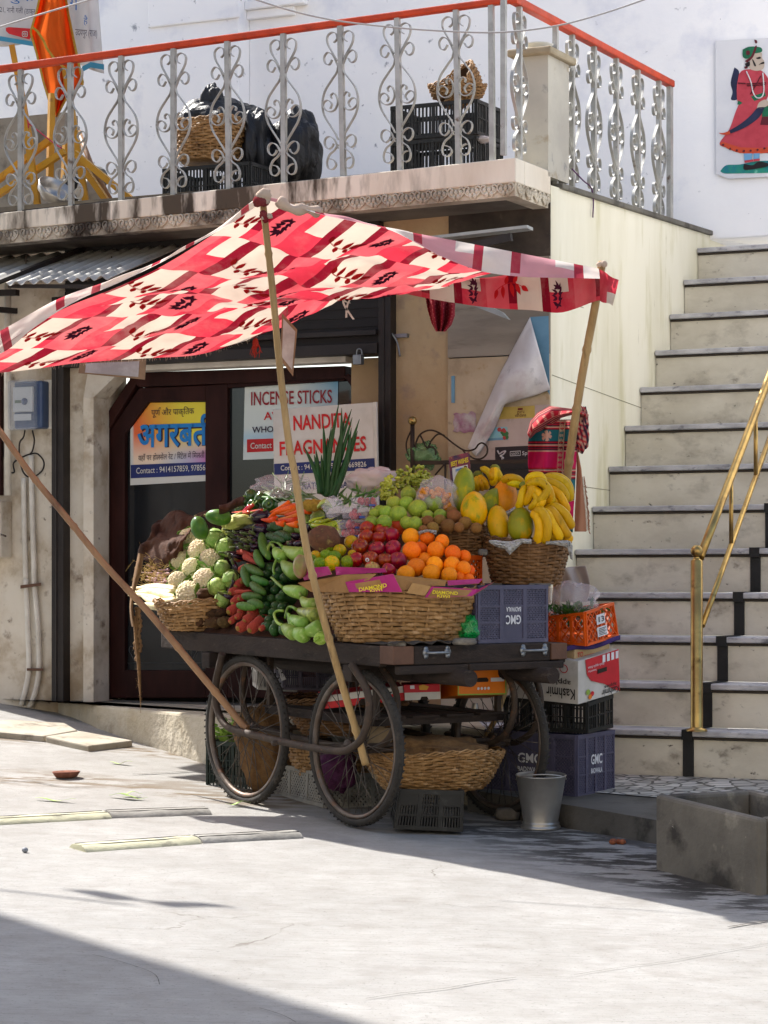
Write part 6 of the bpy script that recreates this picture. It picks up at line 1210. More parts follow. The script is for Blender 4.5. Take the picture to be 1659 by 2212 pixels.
for (body, u0, v0, u1, v1) in (('13', .34, .52, .62, .80), ('', .34, .16, .66, .44)):
    mb = MB(); mb.prism([bil(f, u0, v0)+V3((.006, -.011, 0)), bil(f, u1, v0)+V3((.006, -.011, 0)), bil(f, u1, v1)+V3((.006, -.011, 0)), bil(f, u0, v1)+V3((.006, -.011, 0))], V3((-.001, .003, 0))); o = tag(mb.build('crate_sticker', LETW), 'white numbered sticker on the end of the tilted orange crate' if body else 'white worn sticker low on the end of the tilted orange crate', 'sticker')
    o_ = V3((.007, -.012, 0))
    if body: text(body, [bil(f, .40, .74)+o_, bil(f, .58, .74)+o_, bil(f, .58, .58)+o_, bil(f, .40, .58)+o_], LETB, o, .01)
    else:
        mb = MB()
        for k in range(5): v = .20+.045*k; mb.add([bil(f, .38, v)+o_, bil(f, .62-.05*(k % 2), v)+o_, bil(f, .62-.05*(k % 2), v+.02)+o_, bil(f, .38, v+.02)+o_], [(0, 1, 2, 3)])
        mb.build('print', LETB, o)
# cartons
CWP = mat('carton_white', '#c2beb8', '#b0aca4', 6, .7, .1, 30, spots=[('#8f8a80', 9, .60, .75)]); CRP = mat('carton_red', '#b81420', '#a80f1a', 6, .5, .05, 30); COP = mat('carton_orange', '#d8740c', '#c96808', 6, .5, .05, 30); CTAN = mat('carton_tan', '#b39a74', '#a08760', 6, .85, .1, 30); CGRN = mat('carton_green', '#7f9a3a', rough=.6)
def carton(lab, cs, m, top=True):
    a, A_, b, B_, c, C_, d, D_ = cs; mb = MB(); mb.hexa([c, a, b, d, C_, A_, B_, D_]); t = thing('carton', lab, 'carton', a); mb.build('box', m, t, bev=.003); return t, (a, b, B_, A_), (c, a, A_, C_)
def dec(t, f, pts, m, off=.003, name='print', out=None):
    n = (f[1]-f[0]).cross(f[3]-f[0]).normalized(); n = -n if n.y > 0 else n; w_ = [bil(f, u, v)+n*off for u, v in pts]; mb = MB(); mb.add(w_, [list(range(len(w_)))]); return mb.build(name, m, t)
def dtx(t, f, body, u0, v0, u1, v1, m, flip=False, off=.004, bold=.01):
    q_ = [bil(f, u0, v1), bil(f, u1, v1), bil(f, u1, v0), bil(f, u0, v0)]; q_ = [q_[2], q_[3], q_[0], q_[1]] if flip else q_; return text(body, q_, m, t, bold, off)
t, fr_, fl_ = carton('white and red apple carton upside down in the stack beside the steps', corners((1249, 1522), (1249, 1428), (1338, 1495), (1335, 1402), (1100, 1506), (1100, 1406), 11.32, 11.60, 11.58), CWP)
dec(t, fr_, [(.16, .98), (1, 1), (1, .03), (.86, .10), (.62, .30), (.46, .38), (.30, .46), (.20, .62)], CRP)
dtx(t, fr_, 'Kashmir', .55, .02, .98, .17, LETB, True); dtx(t, fr_, 'apples', .62, .17, .92, .28, LETB, True); dtx(t, fr_, 'fresh apple bites', .22, .74, .62, .82, LETW, True, .005, 0); dtx(t, fr_, 'healthy', .22, .66, .42, .72, LETW, True, .005, 0)
for k in range(4): u = .58+.11*k; dec(t, fr_, [(u, .80), (u+.07, .80), (u+.075, .97), (u+.005, .97)], LETW, .005)
for (u, v, r, m) in ((.22, .22, .05, CGRN), (.32, .16, .045, CRP), (.27, .10, .045, COP)):
    dec(t, fr_, [(u+r*math.cos(a)*1.0, v+r*1.3*math.sin(a)) for a in [k*.524 for k in range(12)]], m, .004+r*.01)
dec(t, fr_, [(.45, .58), (.68, .58), (.68, .68), (.45, .68)], mat('hand_hole', '#2a2018', rough=.9), .006)
dtx(t, fl_, 'Kashmir', .55, .10, .96, .34, LETB, True); dtx(t, fl_, 'apples', .58, .40, .90, .56, LETB, True); dtx(t, fl_, 'fresh', .55, .68, .70, .78, LETR, True, .004, 0)
dec(t, fl_, [(.80+.06*math.cos(a), .78+.10*math.sin(a)) for a in [k*.4488 for k in range(14)]], LETR, .0035); dec(t, fl_, [(.80+.048*math.cos(a), .78+.08*math.sin(a)) for a in [k*.4488 for k in range(14)]], CWP, .0045)
for k in range(6): u, v = .30+.08*(k % 3), .80+.10*(k//3); dec(t, fl_, [(u+.045*math.cos(a), v+.075*math.sin(a)) for a in [q_*.524 for q_ in range(12)]], CRP, .004)
t, fr_, fl_ = carton('worn tan carton marked TO between the apple carton and the orange crate', corners((1241, 1430), (1241, 1404), (1317, 1408), (1317, 1386), (1130, 1424), (1130, 1398), 11.37, 11.62, 11.60), CTAN)
dtx(t, fr_, 'TO', .06, .30, .22, .72, LETR); dec(t, fr_, [(.26, .28), (.55, .28), (.55, .32), (.26, .32)], LETR)
mb = MB(); mb.grid(lambda i, j: P(lin(1205, 1340, i), lin(1404, 1376, i)+j*10-4*math.sin(i*8), lin(11.30, 11.55, i))+V3((0, -.01*math.sin(i*17), 0)), 16, 3); tag(mb.build('purple_cloth', mat('purple_cloth', '#2c1c50', '#3a2862', 9, .8), solid=.003), 'purple cloth strip hanging from under the tilted orange crate', 'cloth')
t, fr_, fl_ = carton('orange fruit carton with green edges on the shelf under the cart', corners((988, 1502), (989, 1446), (1093, 1500), (1091, 1440), (951, 1510), (951, 1456), 11.08, 11.22, 11.30), COP)
for pts in ([(0, 0), (1, 0), (1, .05), (0, .05)], [(0, .95), (1, .95), (1, 1), (0, 1)], [(0, .05), (.02, .05), (.02, .95), (0, .95)], [(.98, .05), (1, .05), (1, .95), (.98, .95)]): dec(t, fr_, pts, CGRN, .003)
for (u, v) in ((.13, .52), (.26, .54)): dec(t, fr_, [(u+.085*math.cos(a), v+.17*math.sin(a)) for a in [k*.4488 for k in range(14)]], mat('print_peach', '#d8703c', rough=.5), .0035+u*.004); dec(t, fr_, [(u, v+.16), (u+.07, v+.26), (u+.02, v+.24)], CGRN, .0055)
dec(t, fr_, [(.38, .55), (.40, .48), (.62, .48), (.64, .55), (.60, .64), (.42, .64)], MATS['hand_hole'], .004)
dec(t, fr_, [(.68, .48), (.96, .48), (.96, .62), (.68, .62)], LETW, .004)
for k in range(4): u = .42+.07*k; dec(t, fr_, [(u+.026*math.cos(a), .24+.055*math.sin(a)) for a in [q_*.524 for q_ in range(12)]], LETW, .004)
t, fr_, fl_ = carton('red and white carton tray sloping on the shelf behind the front wheel', corners((695, 1532), (693, 1504), (874, 1513), (870, 1482), (690, 1520), (688, 1494), 11.08, 11.05, 11.35), CRP)
dec(t, fr_, [(0, .52), (1, .55), (1, 1), (0, 1)], CWP, .003); dec(t, fr_, [(.42, 0), (.72, 0), (.66, .42), (.48, .46)], MATS['hand_hole'], .004)
t, fr_, fl_ = carton('red and white carton beside the orange one on the shelf', corners((874, 1513), (872, 1479), (951, 1510), (950, 1477), (868, 1505), (866, 1474), 11.02, 11.12, 11.35), CRP)
dec(t, fr_, [(0, 0), (1, 0), (1, .48), (0, .48)], CWP, .003); dec(t, fr_, [(.42, 0), (.66, 0), (.62, .20), (.46, .20)], MATS['hand_hole'], .004); dec(t, fr_, [(.16, .72), (.28, .72), (.28, .94), (.16, .94)], LETW, .004); dec(t, fr_, [(.42, .64), (.62, .62), (.68, .84), (.52, .98), (.40, .9)], mat('print_gold', '#c08a20', rough=.5), .004)
# ---------------- bags, cloths and stones ----------------
PLAS = film('clear_plastic', '#d8d2da', .22, .08); PLASW = film('milky_plastic', '#e0d4d4', .48, .15); PLG = film('green_plastic', '#0f8a40', .75, .2); PLGD = film('thin_green_plastic', '#5c8a55', .6, .2)
def bag(name, lab, cat, c, r, m, amp=.28, fr=2.4, seed=0, basis=None, fn2=None):
    mb = MB(); mb.ell(c, r, basis, 36, 24, lambda d: 1+amp*noise.noise(d*fr+V3((seed, 0, 0)))+amp*.5*abs(noise.noise(d*fr*2.6+V3((0, seed, 0))))+amp*.25*abs(noise.noise(d*fr*6))); return tag(mb.build(name, m), lab, cat)
bag('plastic_bag', 'milky plastic bag with pale contents behind the grapes before the signboard', 'plastic bag', P(*TB(410, 175), 11.95), (.125, .06, .065), PLASW, .3, 2.2, 1)
bag('snack_packet', 'pale yellow packet inside the milky plastic bag', 'packet', P(*TB(400, 185), 11.95), (.085, .035, .042), mat('pale_packet', '#c9a868', '#b08f50', 5, .5, .2, 20), .3, 2, 2)
bag('clear_bag', 'clear plastic bag of green beans left of the bamboo pole', 'plastic bag', P(*TA(1060, 155), 12.18), (.145, .07, .05), PLAS, .3, 2.4, 3)
bag('clear_bag', 'clear plastic bag of small orange fruit between guavas and papayas', 'plastic bag', P(*TB(760, 250), 11.42), (.090, .05, .075), PLAS, .3, 2.4, 5)
KUM = mat('kumquat', '#d08a20', '#c07414', 5, .3, .1, 60); kb_ = MB(); kb_.ell((0, 0, 0), (.0125, .0125, .014), nu=12, nv=8); ku = kb_.build('kumquat', KUM, at=(0, 0, 0)); tag(ku, 'x', 'small orange fruit')
for i in range(26):
    zx = random.uniform(660, 830); zy = 232+random.uniform(-14, 30)+(25 if zx > 790 else 0); put(ku, i == 0, P(*TB(zx, zy), 11.42+random.uniform(-.03, .02)), 1, rr(), 'small orange fruit in the clear bag behind the guavas', 'small orange fruit in the bag')
for i in range(8): put(ku, False, P(*TB(random.uniform(800, 840), random.uniform(290, 330)), 11.40), 1, rr(), 'small orange fruit spilling down right of the guavas', 'small orange fruit spilling from the bag')
bag('green_bag', 'bright green plastic bag squeezed between the front basket and the violet crate', 'plastic bag', P(1013, 1357, 10.86), (.046, .03, .055), PLG, .30, 1.9, 6)
bag('green_bag', 'thin green plastic bag tied to the old bed frame', 'plastic bag', FW(915, 985, -.16), (.075, .03, .062), PLGD, .45, 2.6, 8)
mb = MB(); mb.tube(catmull([P(*TA(1150, 640), 10.9), P(*TA(1120, 640), 10.9)], 3), .001, 3)
STN = mat('rough_stone', '#6e6860', '#57524b', 9, .9, .6, 40, spots=[('#8a8478', 12, .6, .74)], bdist=.008)
def stone(lab, c, r, seed): mb = MB(); mb.ell(c, r, None, 18, 12, lambda d: (1/max(abs(d.x), abs(d.y), abs(d.z)))**.55*.86*(1+.14*noise.noise(d*2.2+V3((seed, 0, 0)))), 0); return tag(mb.build('stone', STN), lab, 'stone')
stone('flat grey stone wedged under the front basket at the cart corner', P(857, 1392, 10.6), (.046, .03, .015), 1)
stone('rough grey stone wedged beside the green plastic bag', P(1003, 1386, 10.72), (.062, .035, .018), 2)
g_ = G(1096, 1772); stone('rough dark stone on the street left of the steel bucket', g_+UP*.028, (.066, .045, .034), 3)
stone('small grey stone on the violet crate beside the banana basket', P(1043, 1193, 11.2), (.026, .02, .018), 4)
for x0, x1, lab in ((1059, 1084, 'thin wooden batten under the left of the banana basket'), (1143, 1190, 'thin wooden batten under the right of the banana basket')):
    mb = MB(); mb.hexa([P(x0, 1267, 11.12), P(x1, 1267, 11.2), P(x1, 1267, 11.4), P(x0, 1267, 11.4), P(x0, 1260, 11.12), P(x1, 1260, 11.2), P(x1, 1260, 11.4), P(x0, 1260, 11.4)]); tag(mb.build('wood_batten', STN), lab, 'batten')
GCL = mat('grey_rag', '#3a342f', '#4a433c', 12, .95, .4, 80); mb = MB()
mb.grid(lambda i, j: C(lin(.0, .46, i), lin(-.012, .22, j), .012+.016*max(0, noise.noise(V3((i*7, j*3, 3))))*(1-j*.6)+.012*abs(math.sin(i*15))*(1-j)), 50, 8); tag(mb.build('grey_rag', GCL, solid=.003), 'wrinkled dark grey rag under the front basket on the cart', 'rag')
# newspaper in the right basket and the small basket
def news():
    m = mat('newsprint', '#b8b6b2', '#9a9894', 60, .8, .1, 30, st=(1, 1, 3), spots=[('#6a6a70', 40, .55, .66), ('#3f6a9a', 6, .64, .74), ('#a04038', 7, .67, .75)]); return m
NEWS = news()
def paper(lab, pts, Y, seed):
    mb = MB(); n = len(pts)
    def fn(i, j):
        s = i*(n-1); k = min(n-2, int(s)); f_ = s-k; a = pts[k]; b = pts[k+1]; x = lin(a[0], b[0], f_); y0 = lin(a[1], b[1], f_); y1 = lin(a[2], b[2], f_); return P(*TB(x, lin(y0, y1, j)), Y+.02*noise.noise(V3((i*9, j*4, seed)))+.012*noise.noise(V3((i*22, j*9, seed)))-.015*math.sin(math.pi*j))
    mb.grid(fn, 60, 12); return tag(mb.build('newspaper', NEWS, solid=.0012), lab, 'newspaper')
paper('crumpled newspaper lining over the left rim of the banana basket', [(1045, 500, 510), (1085, 498, 535), (1130, 505, 545), (1160, 505, 580), (1185, 500, 555), (1230, 490, 515), (1280, 495, 520)], 11.11, 1)
paper('crumpled newspaper lining at the right rim of the banana basket', [(1360, 505, 522), (1400, 503, 522), (1440, 500, 528), (1480, 500, 540), (1495, 505, 600), (1507, 530, 610)], 11.13, 2)
paper('crumpled newspaper between the papayas', [(1030, 365, 420), (1060, 370, 405), (1100, 330, 360), (1140, 340, 385), (1195, 310, 345)], 11.36, 3)
paper('newspaper scrap under the sapodillas at the small basket rim', [(655, 450, 466), (700, 440, 455), (755, 445, 470)], 11.12, 4)
# strawberry punnets
STRB = mat('strawberry', '#a81c22', '#c03028', 30, .35, .4, 140)
for i, (zx, zy, w_, h_, lab) in enumerate(((1595, 262, 125, 62, 'upper right'), (1528, 335, 118, 78, 'second from the top'), (1500, 410, 115, 62, 'third from the top'), (1495, 470, 105, 50, 'lowest'))):
    x, y = TA(zx, zy); Y = 11.42-.05*i; s = .3255*Y/FPX; c = P(x, y, Y); t = thing('berry_punnet', 'clear plastic punnet of strawberries, '+lab+' in the leaning stack behind the apples', 'punnet', c, 'strawberry punnets')
    fr2 = lambda a, b, h: c+CA*a+CB*b+UP*h; hw, hh = w_*s*.5, h_*s*.5; mb = MB(); mb.hexa([fr2(-hw*.85, -.04, -hh), fr2(hw*.85, -.04, -hh), fr2(hw*.85, .05, -hh), fr2(-hw*.85, .05, -hh), fr2(-hw, -.05, hh*.7), fr2(hw, -.05, hh*.7), fr2(hw, .06, hh*.7), fr2(-hw, .06, hh*.7)]); mb.box(fr2, -hw*1.06, hw*1.06, -.056, .066, hh*.7, hh*.85); mb.box(fr2, -hw*.8, hw*.8, -.045, .05, hh*.85, hh); mb.build('punnet_shell', PLAS, t, bev=.004)
    for k in range(9):
        mb = MB(); mb.ell(fr2(random.uniform(-.7, .7)*hw, random.uniform(-.03, .03), random.uniform(-.6, .3)*hh), (.013, .013, .016), nu=10, nv=8); mb.build('strawberry', STRB, t)
    dec(t, (fr2(-hw, -.052, -hh), fr2(hw, -.052, -hh), fr2(hw, -.052, hh*.7), fr2(-hw, -.052, hh*.7)), [(.3, .05), (.7, .05), (.7, .3), (.3, .3)], mat('punnet_label', '#4a5a9a', rough=.5), .002, 'label')
mb = MB(); c = P(*TA(1385, 295), 11.5); tag(bag('clear_bag', 'knotted clear plastic bag left of the strawberry punnets', 'plastic bag', c, (.045, .03, .045), PLAS, .4, 2.6, 12))
mb = MB(); MB_ = mb; mb.ell(P(*TA(1245, 285), 11.75), (.055, .03, .028), None, 26, 16, lambda d: 1+.3*noise.noise(d*3)); tag(mb.build('net_bag', mat('net_yellow', '#a8842c', '#8a6a20', 60, .8, .5, 150)), 'yellow net bag right of the bamboo pole under the okra', 'net bag')
mb = MB(); mb.grid(lambda i, j: P(*TA(lin(1275, 1375, i), 310-60*math.sin(math.pi*min(1, i*.9+.05))*(.3+.7*j)-10*j), 11.62-.05*math.sin(j*3)), 12, 8); tag(mb.build('lettuce_leaf', mat('lettuce', '#9ab04a', '#b8c070', 9, .5, .3, 20), solid=.002), 'pale yellow green cabbage leaf above the green mangoes', 'leaf')
# bag of greens in the tilted orange crate
c = P(1236, 1312, 11.55); s_ = 11.55/FPX
GLF = mat('leafy_green', '#2f5524', '#41692f', 6, .5, .2, 30); mb = MB(); rnd = random.Random(4)
for k in range(240):
    p = c+V3((rnd.gauss(0, .062), rnd.gauss(0, .05), -.045+abs(rnd.gauss(0, .022)))); d = V3((rnd.uniform(-1, 1), rnd.uniform(-.6, .6), rnd.uniform(-.3, .8))).normalized(); s = d.cross(V3((rnd.random(), rnd.random(), rnd.random()))).normalized(); L = rnd.uniform(.03, .06)
    mb.add([p, p+d*L*.5+s*.009, p+d*L, p+d*L*.5-s*.009], [(0, 1, 2, 3)])
tag(mb.build('leafy_greens', GLF), 'bunched leafy greens in the clear bag in the tilted orange crate', 'greens', None, 'stuff')
bag('clear_bag', 'large clear plastic bag over leafy greens in the tilted orange crate', 'plastic bag', c+UP*.03, (.118, .07, .082), PLAS, .35, 2.3, 21)
mb = MB(); mb.grid(lambda i, j: P(lin(1205, 1268, i)+6*math.sin(j*4), lin(1300, 1228, min(1, j*1.05))-lin(0, 6, i)*j, 11.8)+V3((0, .03*math.sin(i*9+j*2), 0)), 18, 12); tag(mb.build('white_sack', cloth('sack_white', '#b0a8a4', .2), solid=.003), 'grey white sack cloth standing behind the clear bag of greens', 'sack')
# steel bucket
STL = mat('stainless_steel', '#a8a5a0', '#96938e', 6, .34, .05, 30, metal=.75, spots=[('#a8a49c', 14, .62, .76)]); g_ = G(1168, 1789); bx = V3((.0, -.06, 1)).normalized(); k_ = g_.y/FPX; hB_ = 116*k_
mb = MB(); mb.lathe(g_, [(0, .012), (38*k_, .012), (42*k_, 0), (43.5*k_, .006), (42*k_, .014), (39.5*k_, .018), (41*k_, .024), (39*k_, .030), (38*k_, .036), (54*k_, hB_-.004), (55.5*k_, hB_), (54*k_, hB_+.003), (52*k_, hB_-.004), (36.5*k_, .04), (0, .038)], 48, 0, bx)
bu = thing('steel_bucket', 'empty stainless steel bucket on the street beside the kerb', 'bucket', g_); mb.build('pail', STL, bu)
mb = MB(); top = g_+bx*(hB_-.02); arc = [top+V3((math.cos(a)*.112, -abs(math.sin(a))*.112-.0, -.03*math.sin(a)-.02*0)) for a in [math.pi*(1+k/16) for k in range(17)]]; mb.tube(arc, .0025, 6); mb.build('bail_handle', STL, bu)
# under the cart
bag('jute_bag', 'brown jute sack hanging behind the rear wheel under the cart', 'sack', P(575, 1612, 11.95), (.135, .10, .20), SACKL, .3, 2.0, 31)
bag('purple_net_bag', 'dark purple net sack on the grey crate behind the front wheel', 'net sack', P(730, 1660, 11.32), (.085, .06, .095), mat('purple_net', '#3c1030', '#4c1a40', 40, .7, .5, 160), .3, 2.2, 33)
LEAFY = mat('leafy_light', '#7f9a3a', '#5f8030', 6, .5, .2, 30); mb = MB(); rnd = random.Random(8)
for k in range(60):
    p = P(505+rnd.gauss(0, 22), 1592+rnd.gauss(0, 12), 12.1+rnd.uniform(-.05, .05)); d = V3((rnd.uniform(-1, 1), rnd.uniform(-.6, .2), rnd.uniform(-.3, .7))).normalized(); s = d.cross(V3((rnd.random(), rnd.random(), rnd.random()))).normalized(); L = rnd.uniform(.05, .10); mb.add([p, p+d*L*.5+s*.02, p+d*L, p+d*L*.5-s*.02], [(0, 1, 2, 3)])
tag(mb.build('leafy_scraps', LEAFY), 'yellow green leafy scraps on the dark green crate behind the rear wheel', 'leaves', None, 'stuff')
SAND = mat('sandal_rubber', '#8f7c60', '#7d6a50', 12, .8, .2, 60)
for i, (zx, zy, a, Y) in enumerate(((1290, 850, .25, 11.02), (1240, 760, .45, 11.06))):
    x, y = T3(zx, zy); c = P(x, y, Y); t = thing('sandal', 'tan rubber sandal hanging from the front axle, '+('nearer' if i == 0 else 'farther')+' one', 'sandal', c); ux = V3((math.cos(a)*.9, -.35, math.sin(a)*.3)).normalized(); uz = V3((math.sin(a)*.5, -.1, math.cos(a))).normalized(); nn = ux.cross(uz).normalized()
    out_ = [(0, -.115), (.030, -.105), (.040, -.06), (.033, 0), (.040, .06), (.030, .105), (0, .115), (-.030, .10), (-.038, .05), (-.030, 0), (-.036, -.07), (-.026, -.108)]
    mb = MB(); mb.prism([c+ux*p.x+uz*p.y for p in catmull(out_+[out_[0]], 4)[:-1]], nn*.012); mb.build('sole', SAND, t); mb = MB()
    for sg in (-1, 1): mb.ribbon(catmull([c+uz*-.075-nn*.002, c+ux*(sg*.02)+uz*-.03-nn*.03, c+ux*(sg*.036)+uz*.03-nn*.004], 5), nn*.004+uz*.010, .003)
    mb.build('strap', SAND, t)
mb = MB(); mb.lathe(P(*T4(604, 626), 11.45), [(0, 0), (.020, 0), (.019, .03), (.014, .06)], 20); tag(mb.build('steel_tumbler', STL), 'small shiny steel tumbler hanging under the orange carton', 'tumbler')
mb = MB(); mb.tube([P(*T4(640, 800), 11.55), P(*T4(730, 640), 11.5), P(*T4(830, 345), 11.45)], .013, 10); tag(mb.build('wood_strut', BAMB), 'pale bamboo strut slanting behind the right wheel', 'strut')
mb = MB(); mb.prism([P(*T3(x, y), 11.85) for x, y in ((585, 262), (600, 258), (655, 360), (625, 372))], V3((0, .003, 0))); o = tag(mb.build('card_tag', LETW), 'small white card tag hanging behind the rear wheel', 'tag')
text('D H', [P(*T3(590, 290), 11.84), P(*T3(625, 285), 11.84), P(*T3(640, 345), 11.84), P(*T3(605, 355), 11.84)], LETB, o, 0)
# ---------------- signs ----------------
def quad4(fn, pts): return [fn(*p) for p in pts]
D4 = lambda v: (lambda x, y: FW(486+.2604*x, 756+.2604*y, v)); D3 = lambda v: (lambda x, y: FW(.3255*x, 756+.3255*y, v))
SGW = mat('sign_white', '#c9c6c0', '#bab6ae', 5, .5, .05, 30); SGR = mat('sign_red', '#c4181c', '#b01418', 9, .5); SGN = mat('sign_blue', '#1c2a68', '#1a2458', 9, .5); SGD = mat('sign_dark', '#2a1a30', rough=.5)
def panel_(fn, pts, m, par, d, name='print'): mb = MB(); mb.prism(quad4(fn, pts), -EV*d); return mb.build(name, m, par)
g = D4(-.26); sg = thing('shop_sign', 'white NANDITA FRAGNANCES signboard with a blue contact band standing behind the vegetables', 'sign', g(820, 1300))
mb = MB(); mb.prism(quad4(g, [(395, 492), (1225, 435), (1246, 1340), (412, 1380)]), EV*.03); mb.build('board', SGW, sg, bev=.003)
mb = MB(); mb.prism(quad4(g, [(1225, 432), (1255, 430), (1272, 1340), (1244, 1342)]), EV*.03-EV*.012); mb.build('edge_strip', SGW, sg, bev=.003)
panel_(g, [(408, 945), (1241, 897), (1244, 994), (410, 1037)], SGN, sg, .0015, 'blue_band'); g2 = D4(-.2625)
text('NANDITA', quad4(g2, [(566, 545), (1040, 516), (1048, 638), (569, 668)]), SGR, sg, .022)
text('FRAGNANCES', quad4(g2, [(452, 760), (1170, 712), (1173, 838), (455, 880)]), SGR, sg, .022)
text('Contact : 9414157859, 9785669826', quad4(g2, [(462, 958), (1172, 924), (1174, 975), (464, 1008)]), SGW, sg, .008)
text('NATURAL AGARBATTI', quad4(g2, [(640, 1102), (1195, 1078), (1196, 1136), (641, 1158)]), SGN, sg, .012)
def grad(name, stops, rot=None):
    m = bpy.data.materials.new(name); m.use_nodes = True; t = m.node_tree; b = t.nodes['Principled BSDF']; b.inputs['Roughness'].default_value = .5; n = t.nodes.new('ShaderNodeVertexColor'); n.layer_name = 'print'; t.links.new(n.outputs[0], b.inputs['Base Color']); return m
def mixc(a, b, f): return tuple(a[i]*(1-f)+b[i]*f for i in range(3))+(1,)
v_ = .155; g = D4(v_); sg = thing('window_poster', 'white and blue INCENSE STICKS poster behind the right door glass', 'poster', g(500, 900))
mb = MB(); q_ = quad4(g, [(150, 912), (925, 880), (940, 222), (166, 262)]); mb.grid(lambda i, j: bil(q_, i, j), 20, 20, sm=False); o = mb.build('sheet', grad('incense_print', 0), sg)
cols = []
for j in range(21):
    for i in range(21):
        u, v = i/20, j/20; c = mixc(hx('#c4cbc6'), hx('#4f93b8'), max(0, min(1, (u-.55)*2.2))*max(0, min(1, (v-.45)*2))); cols.append(mixc(c, hx('#7fb2d0'), max(0, 1-abs(v-.28)*8)*.6))
paint(o, cols); g2 = D4(v_-.002)
panel_(g, [(183, 742), (920, 715), (920, 815), (183, 850)], SGR, sg, .0015, 'red_band')
for body, pts, m in (('PURE & NATURAL', [(365, 246), (746, 230), (746, 276), (365, 290)], SGD), ('INCENSE STICKS', [(217, 348), (888, 328), (888, 440), (217, 462)], mat('sign_dark_red', '#8a1a26', rough=.5)), ('AVAILABLE', [(322, 516), (800, 496), (800, 560), (322, 582)], SGR), ('WHOLESALE RATE', [(226, 638), (800, 612), (800, 662), (226, 690)], SGD), ('Contact : 9414157859', [(212, 770), (700, 752), (700, 800), (212, 822)], SGW)):
    text(body, quad4(D4(v_-.0035), pts), m, sg, .012)
g = D3(v_-.0); sg = thing('window_poster', 'rainbow coloured Hindi poster behind the left door glass', 'poster', g(1100, 900))
q_ = quad4(g, [(865, 898), (1400, 868), (1400, 345), (865, 352)]); NG = 40; mb = MB(); mb.grid(lambda i, j: bil(q_, i, j), NG, NG, sm=False)
keep = [k for k, f in enumerate(mb.f) if not ((mb.f.index(f) if False else k) // NG > NG*.72 and (k % NG) < (k//NG-NG*.72)*.75)]
mb.f = [mb.f[k] for k in keep]; mb.m = [mb.m[k] for k in keep]; mb.s = [mb.s[k] for k in keep]; o = mb.build('sheet', grad('agarbatti_print', 0), sg); cols = []
for j in range(NG+1):
    for i in range(NG+1):
        u, v = i/NG, j/NG; a = hx('#d8602a'); y_ = hx('#d8c832'); w_ = hx('#c9d4e0'); bl = hx('#3aa0d8'); pk = hx('#c050a0'); 
        c = mixc(a, y_, max(0, min(1, u*1.6-.1+(v-.8)*.5))); c = mixc(c, hx('#e0c8b0'), max(0, min(1, (.62-v)*3.2))); c = mixc(c, mixc(bl, pk, max(0, min(1, u*2.2-1.2))), max(0, min(1, (u-.3)*1.4))*max(0, min(1, (.55-v)*4)))
        if v < .12: c = hx('#c4c2bc')
        if u < .03: c = hx('#c4c2bc')
        cols.append(c)
paint(o, cols)
panel_(D3(v_-.001), [(868, 763), (1400, 742), (1400, 828), (868, 852)], SGN, sg, .001, 'blue_band'); tb = D3(v_-.003)
for body, pts, m, bo in (('पूण और पाकृितक', [(1005, 385), (1290, 372), (1290, 440), (1005, 452)], SGD, 0), ('यहाँ पर होलसेल रेट / िरटेल में िमलती है', [(918, 690), (1385, 665), (1385, 722), (918, 742)], SGD, 0), ('Contact : 9414157859, 9785669826', [(905, 782), (1460, 754), (1460, 800), (905, 828)], SGW, .008)):
    text(body, quad4(tb, pts), m, sg, bo)
mb = MB()
def stroke(fn, q_, pts, w_):
    w4 = quad4(fn, q_); f_ = (w4[3], w4[2], w4[1], w4[0])
    for a, b in zip(pts, pts[1:]): mb.add([bil(f_, a[0], a[1]-w_), bil(f_, b[0], b[1]-w_), bil(f_, b[0], b[1]+w_), bil(f_, a[0], a[1]+w_)], [(0, 1, 2, 3)])
Q1 = [(1005, 385), (1290, 372), (1290, 440), (1005, 452)]; stroke(tb, Q1, [(.165, .80), (.185, .98), (.215, .98), (.20, .82)], .035); stroke(tb, Q1, [(.560, .34), (.585, .46)], .045); mb.build('lettering', SGD, sg)
mb = MB()
for off, m, bo, dx in ((.002, SGD, .045, 5), (.0035, mat('poster_blue', '#1a74b8', rough=.5), .022, 0)):
    Q2 = [(912+dx, 436+dx*.8), (1420+dx, 421+dx*.8), (1420+dx, 634+dx), (912+dx, 656+dx)]; text('अगरबती', quad4(D3(v_-off), Q2), m, sg, bo); mb = MB(); stroke(D3(v_-off-.0004), Q2, [(.625, .50), (.70, .50)], .035); mb.build('lettering', m, sg)
# plastic sleeves hanging from the canopy
SLV = mat('sleeve_plastic', '#a8a09e', '#8f8684', 9, .35, .2, 20); SLB = mat('sleeve_card', '#8a6e54', '#775e48', 9, .8)
def sleeve(pts, Y, lab, hang):
    q_ = [P(x, y, Y) for x, y in pts]; mb = MB(); mb.prism(q_, V3((0, .006, 0))); o = mb.build('plastic_sleeve', SLB); tag(o, lab, 'plastic sleeve'); mb = MB(); qi = [bil((q_[3], q_[2], q_[1], q_[0]), u, v)+V3((0, -.003, 0)) for u, v in ((.1, .1), (.9, .1), (.9, .92), (.1, .92))]
    mb.grid(lambda i, j: bil(qi, i, j)+V3((0, -.004*abs(noise.noise(V3((i*5, j*6, Y)))), 0)), 10, 10); mb.build('window', SLV, o); mb = MB(); mb.tube([q_[0].lerp(q_[1], .3), hang], .0012, 4); mb.build('string', SLB, o)
sleeve([(609, 676), (642, 712), (633, 813), (606, 778)], 11.9, 'clear plastic sleeve hanging edge on beside the front bamboo pole', P(625, 630, 12.2))
sleeve([(172, 784), (316, 776), (313, 820), (169, 806)], 12.9, 'clear plastic sleeve hanging below the canopy edge at left', P(230, 770, 12.6))
